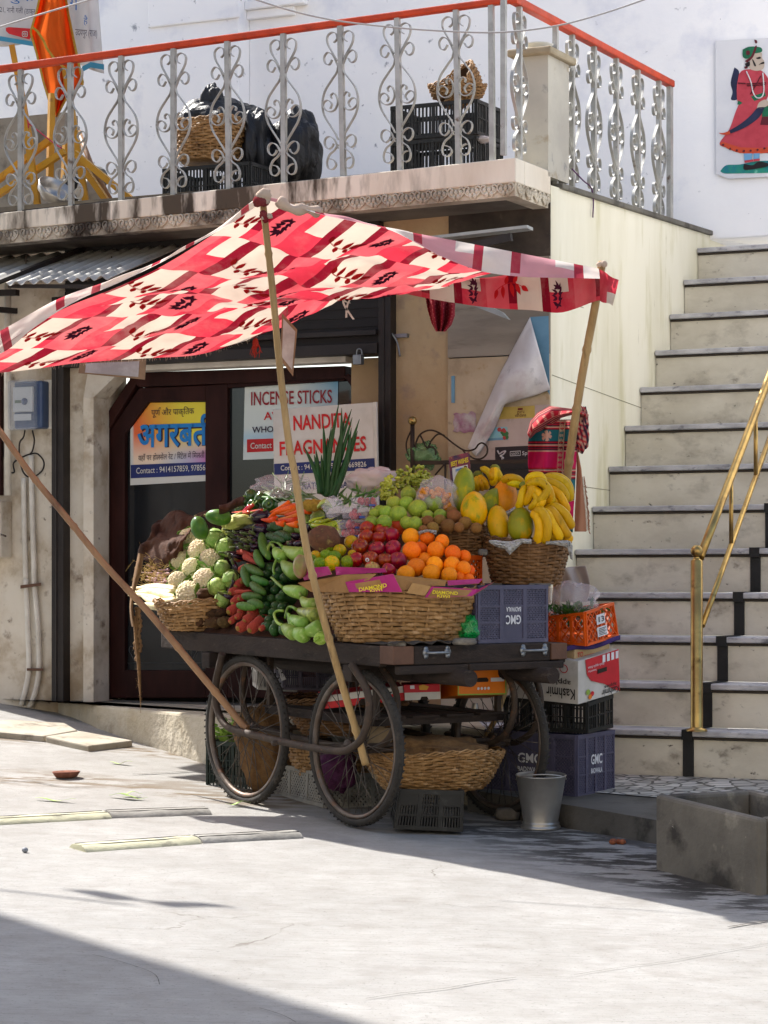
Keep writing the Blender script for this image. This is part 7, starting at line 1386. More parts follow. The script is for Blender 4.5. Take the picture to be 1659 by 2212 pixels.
# ribbons, tassel, red cloth under the canopy
mb = MB()
for pts in (((752, 606), (745, 635), (742, 655), (757, 680), (764, 690)), ((755, 606), (768, 622), (760, 640), (750, 660), (748, 686)), ((752, 606), (742, 645), (756, 655))): mb.ribbon(catmull([P(x, y, 12.42) for x, y in pts], 5), V3((.010, 0, .002)), .001)
tag(mb.build('white_ribbon', SGW), 'loose white ribbon ends hanging under the canopy in front of the dark shutter', 'ribbon')
mb = MB()
for k in range(16): x = 552+random.uniform(-9, 12); mb.tube(catmull([P(552, 735, 12.68), P(x, 752, 12.66), P(x+random.uniform(-8, 8), 770+random.uniform(-8, 6), 12.66)], 3), .0018, 4)
mb.ell(P(552, 742, 12.67), (.016, .01, .03), nu=8, nv=6); tag(mb.build('red_tassel', cloth('tassel_red', '#a83a30', .2)), 'frayed red tassel at the canopy corner above the door', 'tassel')
RD = printed('dotted_cloth'); L = [(919, 640), (924, 670), (933, 700), (942, 716)]; R = [(983, 655), (982, 682), (975, 702), (962, 716)]
def rcl(i, j):
    s = j*3; k = min(2, int(s)); f = s-k; x = lin(lin(L[k][0], L[k+1][0], f), lin(R[k][0], R[k+1][0], f), i); y = lin(lin(L[k][1], L[k+1][1], f), lin(R[k][1], R[k+1][1], f), i); return P(x, y, 12.3+.035*math.sin(i*19+j*2)+.01*noise.noise(V3((i*9, j*6, 0))))
mb = MB(); mb.grid(rcl, 60, 60); o = mb.build('red_cloth', RD, solid=.002); tag(o, 'red dotted cloth hanging in folds from the canopy rope', 'cloth'); paint(o, [hx('#c87a72') if (i % 6 == 0 and (j+3*((i//6) % 2)) % 6 == 0) else hx('#7a1222') for j in range(61) for i in range(61)])
# ---------------- marble wall beside the door ----------------
TD = lambda v: (lambda x, y: FW(729+.29295*x, 648+.29295*y, v))
PPK = mat('poster_pale', '#b8a49c', '#a8948a', 3, .7, .1, 20, spots=[('#8f7d70', 6, .58, .72)]); PBL = mat('poster_blue_bg', '#6a94ac', '#5a849c', 4, .6); PWH = mat('poster_back', '#cfcac8', '#bfb9b8', 4, .6, .5, 9, spots=[('#a88a8c', 3, .56, .7), ('#8f8a8c', 9, .6, .74)])
po = thing('torn_poster', 'half peeled white and blue poster hanging off the marble wall', 'poster', TD(-.03)(1300, 1190)); g = TD(-.022)
panel_(g, [(1180, 790), (1562, 770), (1566, 1190), (1000, 1190), (1060, 1050)], PPK, po, .002, 'sheet'); panel_(TD(-.023), [(1422, 126), (1556, 118), (1566, 700), (1480, 560)], PBL, po, .002, 'sheet')
fl_pts = [[(1420, 126), (1440, 200), (1490, 380), (1530, 520), (1570, 660)], [(1310, 330), (1350, 400), (1400, 500), (1450, 590), (1480, 695)], [(1200, 540), (1215, 600), (1240, 650), (1300, 700), (1330, 740)], [(1120, 720), (1150, 730), (1180, 760), (1200, 790), (1232, 768)], [(1040, 900), (1060, 920), (1090, 940), (1130, 950), (1160, 945)], [(960, 1088), (985, 1110), (1000, 1130), (1020, 1150), (1040, 1140)]]
def flp(i, j):
    r = j*5; k = min(4, int(r)); f = r-k; s = i*4; m_ = min(3, int(s)); e = s-m_; a = [lin(fl_pts[k][m_][c], fl_pts[k][m_+1][c], e) for c in (0, 1)]; b = [lin(fl_pts[k+1][m_][c], fl_pts[k+1][m_+1][c], e) for c in (0, 1)]
    return TD(-.03-.10*math.sin(math.pi*min(1, i*.9+.05))*(.35+.65*math.sin(math.pi*min(1, j*1.1)))+.022*noise.noise(V3((i*3, j*5, 0))))(lin(a[0], b[0], f), lin(a[1], b[1], f))
mb = MB(); mb.grid(flp, 24, 36); mb.build('peeled_flap', PWH, po, solid=.002)
YL_ = mat('label_yellow', '#b8a050', '#a88e48', 5, .6); g3 = TD(-.0255); panel_(TD(-.0245), [(1215, 790), (1455, 778), (1455, 868), (1190, 880)], YL_, po, .001, 'label')
text('guru', quad4(g3, [(1325, 818), (1378, 815), (1378, 842), (1325, 846)]), mat('print_brown', '#5a3a28', rough=.6), po, .005); text('vandana', quad4(g3, [(1308, 838), (1392, 834), (1392, 858), (1308, 863)]), MATS['print_brown'], po, .005); panel_(g3, [(1330, 798), (1366, 796), (1366, 810), (1330, 812)], mat('print_maroon', '#6a1a1c', rough=.6), po, .001)
panel_(TD(-.0245), [(1110, 942), (1252, 935), (1258, 1012), (1095, 1022)], mat('label_sky', '#7fb0c4', '#8fb8a8', 9, .6), po, .001, 'label'); panel_(TD(-.0245), [(1095, 1022), (1258, 1012), (1258, 1030), (1088, 1040)], PBL, po, .001, 'label')
mb = MB(); mb_c = random.Random(2)
for k in range(10): c = TD(-.027)(1215+mb_c.uniform(-25, 35), 985+mb_c.uniform(-35, 30)); mb.lathe(c, [(0, .001), (.010, .0005), (.012, 0)], 8, k % 2, -EV, UP)
mb.build('flower_print', [mat('print_leaf', '#3a6a3a', rough=.6), mat('print_berry', '#a83a3a', rough=.6)], po)
DST = mat('label_dark', '#2a2024', '#221a1e', 5, .6); panel_(TD(-.0245), [(1163, 1086), (1420, 1074), (1420, 1180), (1163, 1182)], DST, po, .001, 'label'); g4 = TD(-.027)
text('NANDITA', quad4(g4, [(1282, 1126), (1340, 1122), (1340, 1140), (1282, 1144)]), PWH, po, 0); text('Spi', quad4(g4, [(1363, 1116), (1408, 1112), (1408, 1150), (1363, 1154)]), PWH, po, 0)
mb = MB()
for pts in (((1272, 1116), (1350, 1111), (1350, 1115), (1272, 1120)), ((1272, 1148), (1350, 1144), (1350, 1148), (1272, 1152)), ((1272, 1116), (1275, 1116), (1275, 1152), (1272, 1152)), ((1347, 1111), (1350, 1111), (1350, 1148), (1347, 1148))): mb.add(quad4(g4, pts), [(0, 1, 2, 3)])
mb.tube(catmull([g4(x, y) for x, y in ((1180, 1110), (1195, 1135), (1215, 1120), (1240, 1115), (1220, 1140), (1200, 1150), (1225, 1165), (1210, 1172))], 4), .004, 5); mb.build('emblem', PWH, po)
mb = MB(); mb.grid(lambda i, j: TD(-.02-.012*abs(noise.noise(V3((i*4, j*4, 3)))))(lin(862, 1020, i)+44*noise.noise(V3((j*3, i*2, 1))), lin(838, 972, j)+44*noise.noise(V3((i*3, j*2, 2)))), 20, 16); tag(mb.build('torn_paper', mat('torn_scrap', '#b8b2ae', '#9a6a80', 9, .8, .3, 30, spots=[('#3a2448', 12, .58, .66)])), 'torn white and purple paper scrap stuck on the stained marble wall', 'paper scrap')
mb = MB(); mb.box(FB, uo(975, 820, -.02), uo(982, 820, -.02), -.021, -.017, zo(980, 870, -.02), zo(980, 812, -.02)); tag(mb.build('blue_scrap', PBL), 'narrow blue paper strip left on the marble wall edge', 'paper scrap')
# old iron bed frame
bd = thing('bed_frame', 'old brown iron bed head with a brass ball against the wall', 'bed frame', TD(-.2)(560, 1300)); BRN = mat('bed_iron', '#3a2c20', '#2c2018', 9, .5, .2, 50, metal=.3); gv = TD(-.2)
mb = MB(); mb.tube([gv(553, 915), gv(553, 1400)], .0115, 14); mb.build('post', BRN, bd); mb = MB(); mb.ell(gv(553, 890), .024, nu=20, nv=14); mb.build('brass_ball', BRASS, bd)
mb = MB()
for pts in (((575, 1110), (580, 1050), (612, 990), (680, 960), (760, 985), (860, 1062), (940, 1110), (1010, 1100), (1040, 1065), (1070, 1055), (1103, 1085), (1100, 1135), (1060, 1170), (1010, 1170), (975, 1150)), ((612, 1000), (640, 1055), (665, 1092), (690, 1040), (740, 990), (790, 1000)), ((665, 1088), (700, 1085), (722, 1110), (724, 1145)), ((545, 960), (510, 1040), (512, 1110), (548, 1200)), ((920, 1100), (950, 1140), (975, 1150))): mb.tube(catmull([gv(*p) for p in pts], 5), .0048, 8)
mb.build('scroll', BRN, bd)
mb = MB(); mb.prism(quad4(gv, [(540, 1185), (1420, 1175), (1420, 1208), (540, 1215)]), EV*.02); mb.build('rail', BRN, bd, bev=.003); mb = MB(); mb.prism(quad4(gv, [(980, 1208), (1420, 1205), (1420, 1400), (980, 1400)]), EV*.015); mb.prism(quad4(TD(-.205), [(1000, 1240), (1400, 1238), (1400, 1246), (1000, 1248)]), EV*.005); mb.build('panel', DARK, bd)
mb = MB(); mb.tube([gv(790, 1210), gv(720, 1290)], .005, 6); mb.tube([gv(795, 1205), gv(795, 1400)], .006, 6); mb.build('brace', BRN, bd)
# payment card stuck among the fruit
f = [P(*TB(*p), 11.72) for p in ((836, 200), (945, 180), (938, 10), (822, 40))]; mb = MB(); mb.prism(f, V3((0, .004, 0))); cd = tag(mb.build('payment_card', mat('card_purple', '#2a1a3c', '#7a2a3a', 26, .5, spots=[('#c08a30', 34, .64, .68), ('#a83a50', 26, .64, .70)])), 'purple patterned BEST WISHES payment card standing behind the tallest papaya', 'card')
dec(cd, f, [(.12, .0), (.88, .0), (.88, .60), (.12, .60)], SGW, .002, 'white_panel'); text('BEST WISHES', [bil(f, .08, .82)+V3((0, -.004, 0)), bil(f, .92, .84)+V3((0, -.004, 0)), bil(f, .92, .68)+V3((0, -.004, 0)), bil(f, .08, .66)+V3((0, -.004, 0))], KWY, cd, .02); text('paytm', [bil(f, .28, .56)+V3((0, -.005, 0)), bil(f, .68, .56)+V3((0, -.005, 0)), bil(f, .68, .44)+V3((0, -.005, 0)), bil(f, .28, .44)+V3((0, -.005, 0))], mat('print_cyan', '#1a6aa8', rough=.5), cd, .03)
# ---------------- striped shawl over the pole ----------------
TS = lambda x, y, Y: P(1107+x*.15137, 853.2+y*.15137, Y); SHW = printed('shawl_weave')
c_red, c_teal, c_pink, c_dk, c_cr, c_be = hx('#a01426'), hx('#1c5a62'), hx('#b01048'), hx('#2a1526'), hx('#b88a78'), hx('#a08a74')
def weave(i, j):
    y = 350+1600*j; u = i; per = (y-330) % 700; 
    if per < 170 or 330 < per < 480: 
        k = int(per/17) % 5; c = (c_red, c_dk, c_cr, c_red, c_dk)[k]
    elif per < 330: c = c_teal
    else: c = c_pink
    fx, fy = (u-.36)/.10, (per-250)/75
    if c is c_teal and (fx*fx+fy*fy) < 1 and math.sin(6*math.atan2(fy, fx))+1.2 > (fx*fx+fy*fy): c = c_cr
    if .60 < u < .74: c = c_be if (math.sin(u*160+math.sin(y*.03)*2)+math.sin(y*.09) > .2 or abs(u-.61) < .012 or abs(u-.73) < .012) else c
    return c
Ls = [(290, 380), (225, 640), (225, 1000), (255, 1300), (330, 1700), (380, 1950)]; Rs = [(930, 380), (925, 640), (905, 1000), (890, 1300), (870, 1700), (860, 1960)]
def shl(i, j):
    s = j*5; k = min(4, int(s)); e = s-k; x = lin(lin(Ls[k][0], Ls[k+1][0], e), lin(Rs[k][0], Rs[k+1][0], e), i); y = 350+1610*j; return TS(x, y, 11.86+.032*math.sin(i*13+j*2.5+2*noise.noise(V3((i*2, j*2, 6))))+.05*(2*i-.9)**2+.015*noise.noise(V3((i*4, j*3, 0))))
sh = thing('striped_shawl', 'red and teal striped woollen shawl draped behind the right bamboo pole', 'shawl', TS(600, 1950, 11.9)); mb = MB(); mb.grid(shl, 90, 170); o = mb.build('drape', SHW, sh, solid=.004); paint(o, [weave(i/90, j/170) for j in range(171) for i in range(91)])
RA_ = [(230, 660), (270, 450), (400, 300), (560, 250), (760, 230), (900, 230), (1010, 270)]; RB_ = [(250, 620), (330, 540), (470, 480), (600, 400), (700, 320), (880, 270), (1050, 330)]; RC_ = [(215, 560), (260, 380), (360, 260), (540, 165), (760, 190), (930, 215), (1045, 260)]
def roll(i, j):
    s = i*6; k = min(5, int(s)); e = s-k; a = [lin(RC_[k][c], RC_[k+1][c], e) for c in (0, 1)]; b = [lin(RB_[k][c], RB_[k+1][c], e) for c in (0, 1)]; return TS(lin(a[0], b[0], j), lin(a[1], b[1], j), 11.84-.07*math.sin(math.pi*j)-.02*math.sin(i*14+j*6))
mb = MB(); mb.grid(roll, 80, 50); o = mb.build('folded_top', SHW, sh, solid=.004); paint(o, [((c_red, c_dk, c_cr, c_red, c_dk)[int(j*.9) % 5] if (j > 30 or j < 14) else (c_cr if (abs(math.sin(i*.35)) > .86 and j % 4 < 2) else c_red)) for j in range(51) for i in range(81)])
mb = MB(); mb.ell(TS(985, 560, 11.85), (.035, .03, .085), None, 24, 20, lambda d: 1+.3*noise.noise(d*3)); mb.ell(TS(1000, 380, 11.86), (.028, .03, .07), None, 24, 16, lambda d: 1+.35*noise.noise(d*3+V3((4, 0, 0)))); o = mb.build('knot', SHW, sh); paint(o, [(c_red, c_dk, c_cr, c_dk)[int((v.co.z+v.co.x*.5)*170) % 4] for v in o.data.vertices])
mb = MB(); Lp = [(905, 760), (915, 1000), (905, 1300), (890, 1600), (885, 1955)]; Rp = [(925, 760), (985, 1100), (1010, 1300), (1040, 1600), (1055, 1945)]
def pch(i, j): s = j*4; k = min(3, int(s)); e = s-k; return TS(lin(lin(Lp[k][0], Lp[k+1][0], e), lin(Rp[k][0], Rp[k+1][0], e), i), lin(760, 1950, j), 11.98+.015*math.sin(i*5+j*3))
mb.grid(pch, 14, 40)
for k in range(46): s_ = .35+.65*k/46; p = pch(1, s_); mb.tube([p, p+V3((.010, 0, .004)), p+V3((.014+random.uniform(-.004, .006), 0, -.018))], .0018, 4)
mb.build('plain_reverse', cloth('shawl_reverse', '#a8785e', .15), sh)
# ---------------- left side of the facade ----------------
GALVS = mat('corrugated_iron', '#a8a6a0', '#96948e', 5, .55, .15, 40, metal=.2, spots=[('#6a665e', 8, .58, .72)]); aw = thing('corrugated_awning', 'grey corrugated iron awning under the balcony at the left', 'awning', FW(110, 600, -.5))
ua, ub = uo(-80, 600, -.5), uo(345, 600, -.3); zb_w = zo(270, 540, 0); zf_w = zo(110, 608, -.8); ug = uo(13, 610, -.8)
mb = MB(); mb.grid(lambda i, j: W(lin(ug, ub, i), lin(-.04, -.80-.012*math.sin(i*9), j), lin(zb_w, zf_w, j)+.011*math.cos(2*math.pi*(lin(ug, ub, i))/.078)), 260, 10); mb.build('sheet', GALVS, aw, solid=.002)
mb = MB(); mb.grid(lambda i, j: W(lin(ug-.75, ug-.05, i), lin(-.04, -.74, j), lin(zb_w+.0, zf_w+.03, j)+.011*math.cos(2*math.pi*(lin(ua, ug, i))/.078)), 60, 8); mb.build('sheet', GALVS, aw, solid=.002)
def bar(a, b, w_, h_, m, name, par): mb = MB(); d = (b-a).normalized(); s = d.cross(UP).normalized()*w_; u_ = s.cross(d).normalized()*h_; mb.hexa([a-s-u_, a+s-u_, b+s-u_, b-s-u_, a-s+u_, a+s+u_, b+s+u_, b-s+u_]); return mb.build(name, m, par)
bar(FW(-12, 612, -.84), FW(178, 537, -.06), .020, .012, BLACKM, 'edge_bar', aw); bar(FW(-60, 634, -.30), FW(38, 632, -.30), .02, .017, BLACKM, 'beam', aw); bar(FW(-60, 664, -.30), FW(36, 672, -.05), .012, .016, BLACKM, 'brace', aw); bar(FW(20, 618, -.76), FW(205, 619, -.76), .012, .010, BLACKM, 'purlin', aw)
for x, y in ((112, 572), (241, 567), (190, 602), (56, 566)): mb = MB(); c = FW(x, y, -.3); mb.tube([c-UP*.02, c+UP*.035], .004, 6); mb.lathe(c, [(.012, .004), (.012, .009), (0, .009)], 8); mb.build('hook_bolt', IRON, aw)
mb = MB(); mb.tube([FW(17, 612, -.07), FW(17, 1070, -.07)], .020, 12); tag(mb.build('white_pipe', WHITE), 'white painted vertical pipe at the far left of the facade', 'pipe')
mb = MB(); mb.box(FB, uo(-60, 900), uo(8, 900), -.03, .0, zo(0, 1070), zo(0, 800)); tag(mb.build('shutter_board', DOORW), 'dark brown window shutter at the left picture edge', 'shutter')
mb = MB(); mb.box(FB, uo(-60, 1100), uo(27, 1100), -.12, .0, zo(0, 1205, -.06), zo(0, 1082, -.06)); wb = tag(mb.build('white_ledge', PLASTERW, bev=.01), 'white plastered ledge block low at the left picture edge', 'ledge')
mb = MB(); mb.tube([FW(3, 1155, -.12), FW(12, 1158, -.22)], .006, 8); mb.build('peg', IRON, wb)
MTB = mat('meter_blue', '#44546e', '#38486a', 9, .4, .05, 30); MTC = film('meter_cover', '#c0c6ce', .22, .06); MTW = mat('meter_white', '#b0b4b8', rough=.4); mt = thing('electric_meter', 'blue electricity meter with a clear cover on the left wall', 'meter', FW(60, 935, -.05))
mx_ = lambda zx: uo(.3255*zx, 870, -.1); mz = lambda zy: zo(60, 756+.3255*zy, -.1)
mb = MB(); mb.box(FB, mx_(240), mx_(330), -.02, 0, mz(520), mz(195)); mb.build('backing_board', WHITE, mt); mb = MB(); mb.box(FB, mx_(85), mx_(272), -.09, 0, mz(520), mz(205)); mb.build('case', MTB, mt, bev=.012)
mb = MB(); mb.box(FB, mx_(62), mx_(245), -.125, -.088, mz(530), mz(198)); mb.build('clear_cover', MTC, mt, bev=.014); mb = MB(); mb.box(FB, mx_(92), mx_(222), -.112, -.092, mz(410), mz(245)); mb.build('face_plate', MTW, mt, bev=.004)
mb = MB(); mb.box(FB, mx_(108), mx_(148), -.116, -.112, mz(352), mz(332)); mb.build('display', mat('lcd', '#5a6a5a', rough=.3), mt); mb = MB(); c = W(mx_(172), -.112, mz(342)); mb.lathe(c, [(.020, 0), (.020, .006), (0, .008)], 16, 0, -EV, UP); mb.build('button', MTB, mt)
mb = MB(); mb.box(FB, mx_(100), mx_(215), -.114, -.11, mz(468), mz(425)); mb.build('terminal_plate', MTW, mt); text('1ph 240V', [W(mx_(110), -.1135, mz(285)), W(mx_(200), -.1135, mz(285)), W(mx_(200), -.1135, mz(305)), W(mx_(110), -.1135, mz(305))], LETB, mt, 0) if False else None
m3 = lambda zx, zy, v=-.03: FW(.3255*zx, 756+.3255*zy, v); m8 = lambda x, y, v=-.03: FW(.3906*x, 1242+.3906*y, v)
for pts, r, m, lab in (([m3(158, 850), m3(162, 1200), m3(172, 1500), m8(145, 40), m8(155, 300), m8(160, 520), m8(140, 640), m8(118, 720)], .016, WHITE, 'left white conduit pipe running down the wall below the meter'), ([m3(208, 700), m3(212, 1000), m3(225, 1400), m8(190, 40), m8(212, 300), m8(216, 520), m8(195, 650), m8(165, 730)], .016, WHITE, 'right white conduit pipe running down the wall below the meter')):
    mb = MB(); mb.tube(catmull(pts, 5), r, 10); tag(mb.build('conduit_pipe', m), lab, 'pipe')
mb = MB(); mb.tube(catmull([m3(165, 535, -.07), m3(155, 580), m3(130, 620), m3(132, 730), m3(160, 820), m3(215, 845), m3(280, 800), m3(290, 740), m3(250, 690), m3(205, 690), m3(150, 710), m3(90, 750), m3(95, 810), m3(60, 800), m3(30, 700), m3(40, 560), m3(65, 480, -.06)], 6), .005, 6); mb.tube(catmull([m3(215, 535, -.07), m3(228, 600), m3(215, 670), m3(190, 695)], 6), .005, 6); tag(mb.build('black_cable', BLACKM), 'coiled black cable below the electricity meter', 'cable')
for zy in (1570, ): 
    mb = MB(); mb.hexa([m3(135, zy+14, -.05), m3(272, zy-6, -.05), m3(272, zy-6, 0), m3(135, zy+14, 0), m3(135, zy-8, -.05), m3(272, zy-26, -.05), m3(272, zy-26, 0), m3(135, zy-8, 0)]); tag(mb.build('pipe_clamp', BLK_), 'rusty clamp holding the two conduit pipes, upper one', 'clamp', None)
mb = MB(); mb.hexa([m8(148, 530, -.05), m8(240, 530, -.05), m8(240, 530, 0), m8(148, 530, 0), m8(148, 516, -.05), m8(240, 516, -.05), m8(240, 516, 0), m8(148, 516, 0)]); tag(mb.build('pipe_clamp', BLK_), 'rusty clamp holding the two conduit pipes, lower one', 'clamp')
mb = MB(); mb.box(FB, uo(767, 780, -.1), uo(785, 780, -.1), -.13, -.09, zo(776, 788, -.1), zo(776, 767, -.1)); mb.tube(catmull([FW(770, 768, -.11), FW(772, 755, -.11), FW(780, 755, -.11), FW(782, 768, -.11)], 4), .004, 6); tag(mb.build('padlock', GALV, bev=.004), 'grey padlock hanging from the shutter rail above the door', 'padlock')
mb = MB(); mb.box(FB, uo(848, 725), uo(884, 725), -.03, 0, zo(866, 730), zo(866, 722)); mb.tube(catmull([FW(846, 720, -.05), FW(858, 740, -.03), FW(864, 770, -.03)], 4), .006, 6); tag(mb.build('wall_bracket', GALV), 'small rusty bracket on the plaster wall right of the shutter post', 'bracket')
stl = mat('awning_steel', '#a4a8a6', '#8e9290', 6, .5, .1, 40, metal=.4)
ln = thing('steel_awning_edge', 'pale steel strip and angle bracket under the balcony at right', 'awning', FW(1030, 505, -.3)); bar(FW(900, 520, -.35), FW(1145, 492, -.30), .05, .008, stl, 'strip', ln); bar(FW(960, 545, -.40), FW(1105, 512, -.40), .014, .02, BLACKM, 'angle', ln)
mb = MB(); mb.prism([FW(1010, 656, -.25), FW(1098, 690, -.25), FW(1085, 675, -.25), FW(1040, 652, -.25)], EV*.03); mb.build('bracket', stl, ln)
# ---------------- balcony things ----------------
Tb = lambda x, y, v: FW(.3255*x, .3255*y, v); Tc = lambda x, y, v: FW(486+.358*x, .358*y, v)
zf = zc0-.02
def blk(lab, xa, xb, yt, v0, v1, yb=None, rows=2, cols=4):
    ua_, ub_ = uo(xa, yt, v0), uo(xb, yt, v0); z1_ = zo((xa+xb)/2, yt, v0); z0_2 = zf if yb is None else zo((xa+xb)/2, yb, v0); return crate(lab, cframe(W(ua_, v0, z0_2), EX, EV, ub_-ua_, v1-v0, z1_-z0_2), CBLK, 'slots', 3, cols, rows, 'black crates on the balcony', pk=dict(gap=.020, lw=.005, th=.012, rib=.008))
blk('black plastic crate under the tan basket on the balcony at left', 353, 540, 357, .12, .48); blk('black plastic crate, lower of the two on the balcony at right', 846, 1026, 300, .18, .55, rows=1); blk('black plastic crate, upper of the two on the balcony at right', 846, 1028, 222, .19, .55, 297, rows=2)
PBAG = mat('black_plastic', '#1c1d20', '#131416', 6, .5, .5, 16, bdist=.02)
def bb(lab, x, y, v, r, sd): mb = MB(); mb.ell(FW(x, y, v), r, None, 56, 40, lambda d: 1+.20*noise.noise(d*1.8+V3((sd, 0, 0)))+.22*(noise.turbulence(V3((d.x*1.6, d.y*1.6+sd, d.z*.8)), 3, True)-.4)); mb.s = [False]*len(mb.s); tag(mb.build('black_bag', PBAG), lab, 'bag')
bb('black plastic sack behind the tan basket on the balcony', 480, 290, .9, (.30, .15, .22), 1); bb('black plastic sack drooping right of the tan basket', 556, 330, .5, (.10, .15, .25), 2); bb('bulging black plastic sack, rightmost on the balcony', 636, 322, .6, (.155, .14, .225), 3); bb('upright twisted neck of a black sack above the tan basket', 458, 222, .85, (.07, .06, .11), 4)
mb = MB(); c = FW(1042, 302, .25); mb.ell(c, (.05, .04, .02), None, 16, 10, lambda d: 1+.3*noise.noise(d*3)); tag(mb.build('white_bag', PLASW), 'small white plastic bag on the lower black balcony crate', 'plastic bag')
YPT = mat('yellow_paint', '#b8861c', '#a87814', 6, .5, .15, 40, spots=[('#6a4a20', 14, .64, .76)]); fr_y = thing('yellow_trestle', 'tangle of yellow painted steel legs at the left end of the balcony', 'trestle', Tb(300, 1330, .5))
for i, (a, b, v) in enumerate((((78, 300), (120, 520), .8), ((165, 770), (255, 1400), .45), ((345, 620), (328, 1260), .6), ((432, 450), (505, 920), .7), ((505, 920), (575, 1380), .65), ((-40, 1215), (330, 930), .55), ((-40, 1310), (430, 1005), .5), ((440, 950), (418, 1400), .75), ((495, 1015), (880, 1330), .55), ((520, 1060), (725, 1360), .6), ((120, 500), (200, 960), .8))): bar(Tb(*a, v), Tb(*b, v+.02), .018, .018, YPT, 'leg', fr_y)
mb = MB(); mb.tube(catmull([Tb(160, 800, .44), Tb(230, 850, .46), Tb(330, 930, .48), Tb(410, 985, .48)], 4), .004, 5); mb.tube(catmull([Tb(125, 825, .44), Tb(175, 780, .44), Tb(190, 850, .44)], 4), .004, 5); mb.build('pink_cord', mat('pink_cord', '#a82a48', rough=.8), fr_y)
mb = MB(); mb.tube([Tb(520, 870, .8), Tb(600, 1080, .75), Tb(735, 1330, .7)], .016, 8); tag(mb.build('wood_stick', BAMR), 'brown wooden stick leaning among the yellow legs', 'stick'); mb = MB(); mb.box(FB, uo(-60, 300, 1.1), uo(140, 300, 1.1), 1.1, 1.25, zf, zo(60, 250, 1.1)); tag(mb.build('cement_stub', mat('raw_cement', '#8f897e', '#7c766a', 3, .9, .4, 20, spots=[('#5a554c', 6, .56, .7)])), 'grey cement wall stub at the left end of the balcony', 'wall')
mb = MB(); c = Tb(355, 1290, .4); mb.lathe(c, [(0, -.05), (.06, -.04), (.10, .0), (.115, .05), (.118, .05), (.105, -.0), (.06, -.03)], 26, 0, (.5, -.45, .7)); tag(mb.build('steel_bowl', STL), 'steel bowl tipped on its side at the balcony edge', 'bowl')
for i, (x, y, r, m) in enumerate(((600, 1270, .085, mat('pot_white', '#a8a49c', rough=.6)), (640, 1180, .07, mat('pot_grey', '#6a665e', rough=.7)), (475, 1250, .08, PBAG))): bag('bundle', ('pale round bundle', 'grey round bundle', 'black round bundle')[i]+' among the yellow legs on the balcony', 'bundle', Tb(x, y, .8), (r, r, r), m, .15, 2, i)
OFL = cloth('flag_orange', '#dc6a2a', .45); fg = thing('orange_flag', 'orange triangular flag with gold trim hanging on the balcony at left', 'flag', Tb(340, 1200, .75)); Lf = [(275, -60), (250, 60), (205, 215), (245, 350), (290, 540), (335, 690), (372, 775)]; Rf = [(430, -60), (455, 90), (490, 260), (520, 400), (555, 560), (450, 640), (376, 778)]
def flg(i, j): s = j*6; k = min(5, int(s)); e = s-k; return Tb(lin(lin(Lf[k][0], Lf[k+1][0], e), lin(Rf[k][0], Rf[k+1][0], e), i), lin(lin(Lf[k][1], Lf[k+1][1], e), lin(Rf[k][1], Rf[k+1][1], e), i), .7+.07*math.sin(i*8+j*3)+.03*math.sin(i*15))
mb = MB(); mb.grid(flg, 40, 44); mb.build('cloth', OFL, fg, solid=.001); GOLD = mat('gold_trim', '#b8943a', '#a07c2a', 60, .4, .2, 80, metal=.4); mb = MB()
for e_ in (0, 1): mb.ribbon([flg(e_, j/40)-EV*.004 for j in range(41)], EX*.016, .003)
mb.ribbon([Tb(x, y, .60) for x, y in ((215, 180), (250, 210), (290, 270), (310, 320), (350, 375), (400, 430), (430, 450))], EX*.014+UP*.006, .003); mb.build('trim', GOLD, fg); mb = MB(); mb.tube([Tb(362, -200, .78), Tb(340, 640, .78)], .012, 8); mb.build('pole', BAMB, fg)
bn = thing('cloth_banner', 'white printed Hindi cloth banner behind the orange flag', 'banner', Tb(300, 500, 1.4)); BNW = cloth('banner_white', '#c9c4c0', .15)
def bnf(v0=1.4): return lambda i, j: Tb(lin(-120, 640+50*j, i), lin(-160, 290+190*max(0, i-.45)/.55*1.0+20*math.sin(i*9), j), v0+.05*math.sin(i*26)*max(0, i-.5)*2+.01*math.sin(j*6))
mb = MB(); mb.grid(bnf(), 70, 24); mb.build('sheet', BNW, bn, solid=.001)
bq = lambda pts: [Tb(x, y, 1.33) for x, y in pts]; BBL = mat('banner_blue', '#1a5a9a', rough=.7)
for body, pts, m in (('21, नानी गली (ठाकुर', [(0, 36), (235, 50), (235, 108), (0, 92)], SGD), ('उदयपुर (राज)', [(500, 190), (645, 200), (645, 262), (500, 250)], SGD), ('है', [(555, 100), (582, 100), (582, 170), (555, 170)], BBL), ('ग', [(462, -20), (520, -10), (520, 70), (462, 60)], BBL), ('दुक', [(60, -40), (230, -40), (230, 28), (60, 24)], BBL)): text(body, bq(pts), m, bn, 0)
mb = MB(); mb.prism(bq([(40, 185), (60, 180), (205, 190), (210, 240), (195, 262), (60, 225), (40, 205)]), -EV*.002); mb.build('red_bar', SGR, bn); mb = MB(); nbq = lambda x, y: Tb(x, y, 1.32)
for (cx, cy, r) in ((165, 226, 17), (165, 226, 7)): mb.tube([nbq(cx+r*math.copysign(abs(math.cos(a))**.5, math.cos(a)), cy+r*math.copysign(abs(math.sin(a))**.5, math.sin(a))) for a in [k*2*math.pi/24 for k in range(25)]], .0025, 4)
mb.build('camera_icon', SGW, bn); mb = MB(); mb.ribbon([Tb(x, y, 1.335+.0) for x, y in ((-60, 245), (60, 265), (200, 288), (330, 310))], UP*.03, .002); mb.ribbon([Tb(x, y, 1.33) for x, y in ((545, 460), (600, 430), (690, 445))], UP*.035, .002); mb.build('blue_border', mat('banner_teal', '#3a84a0', rough=.7), bn)
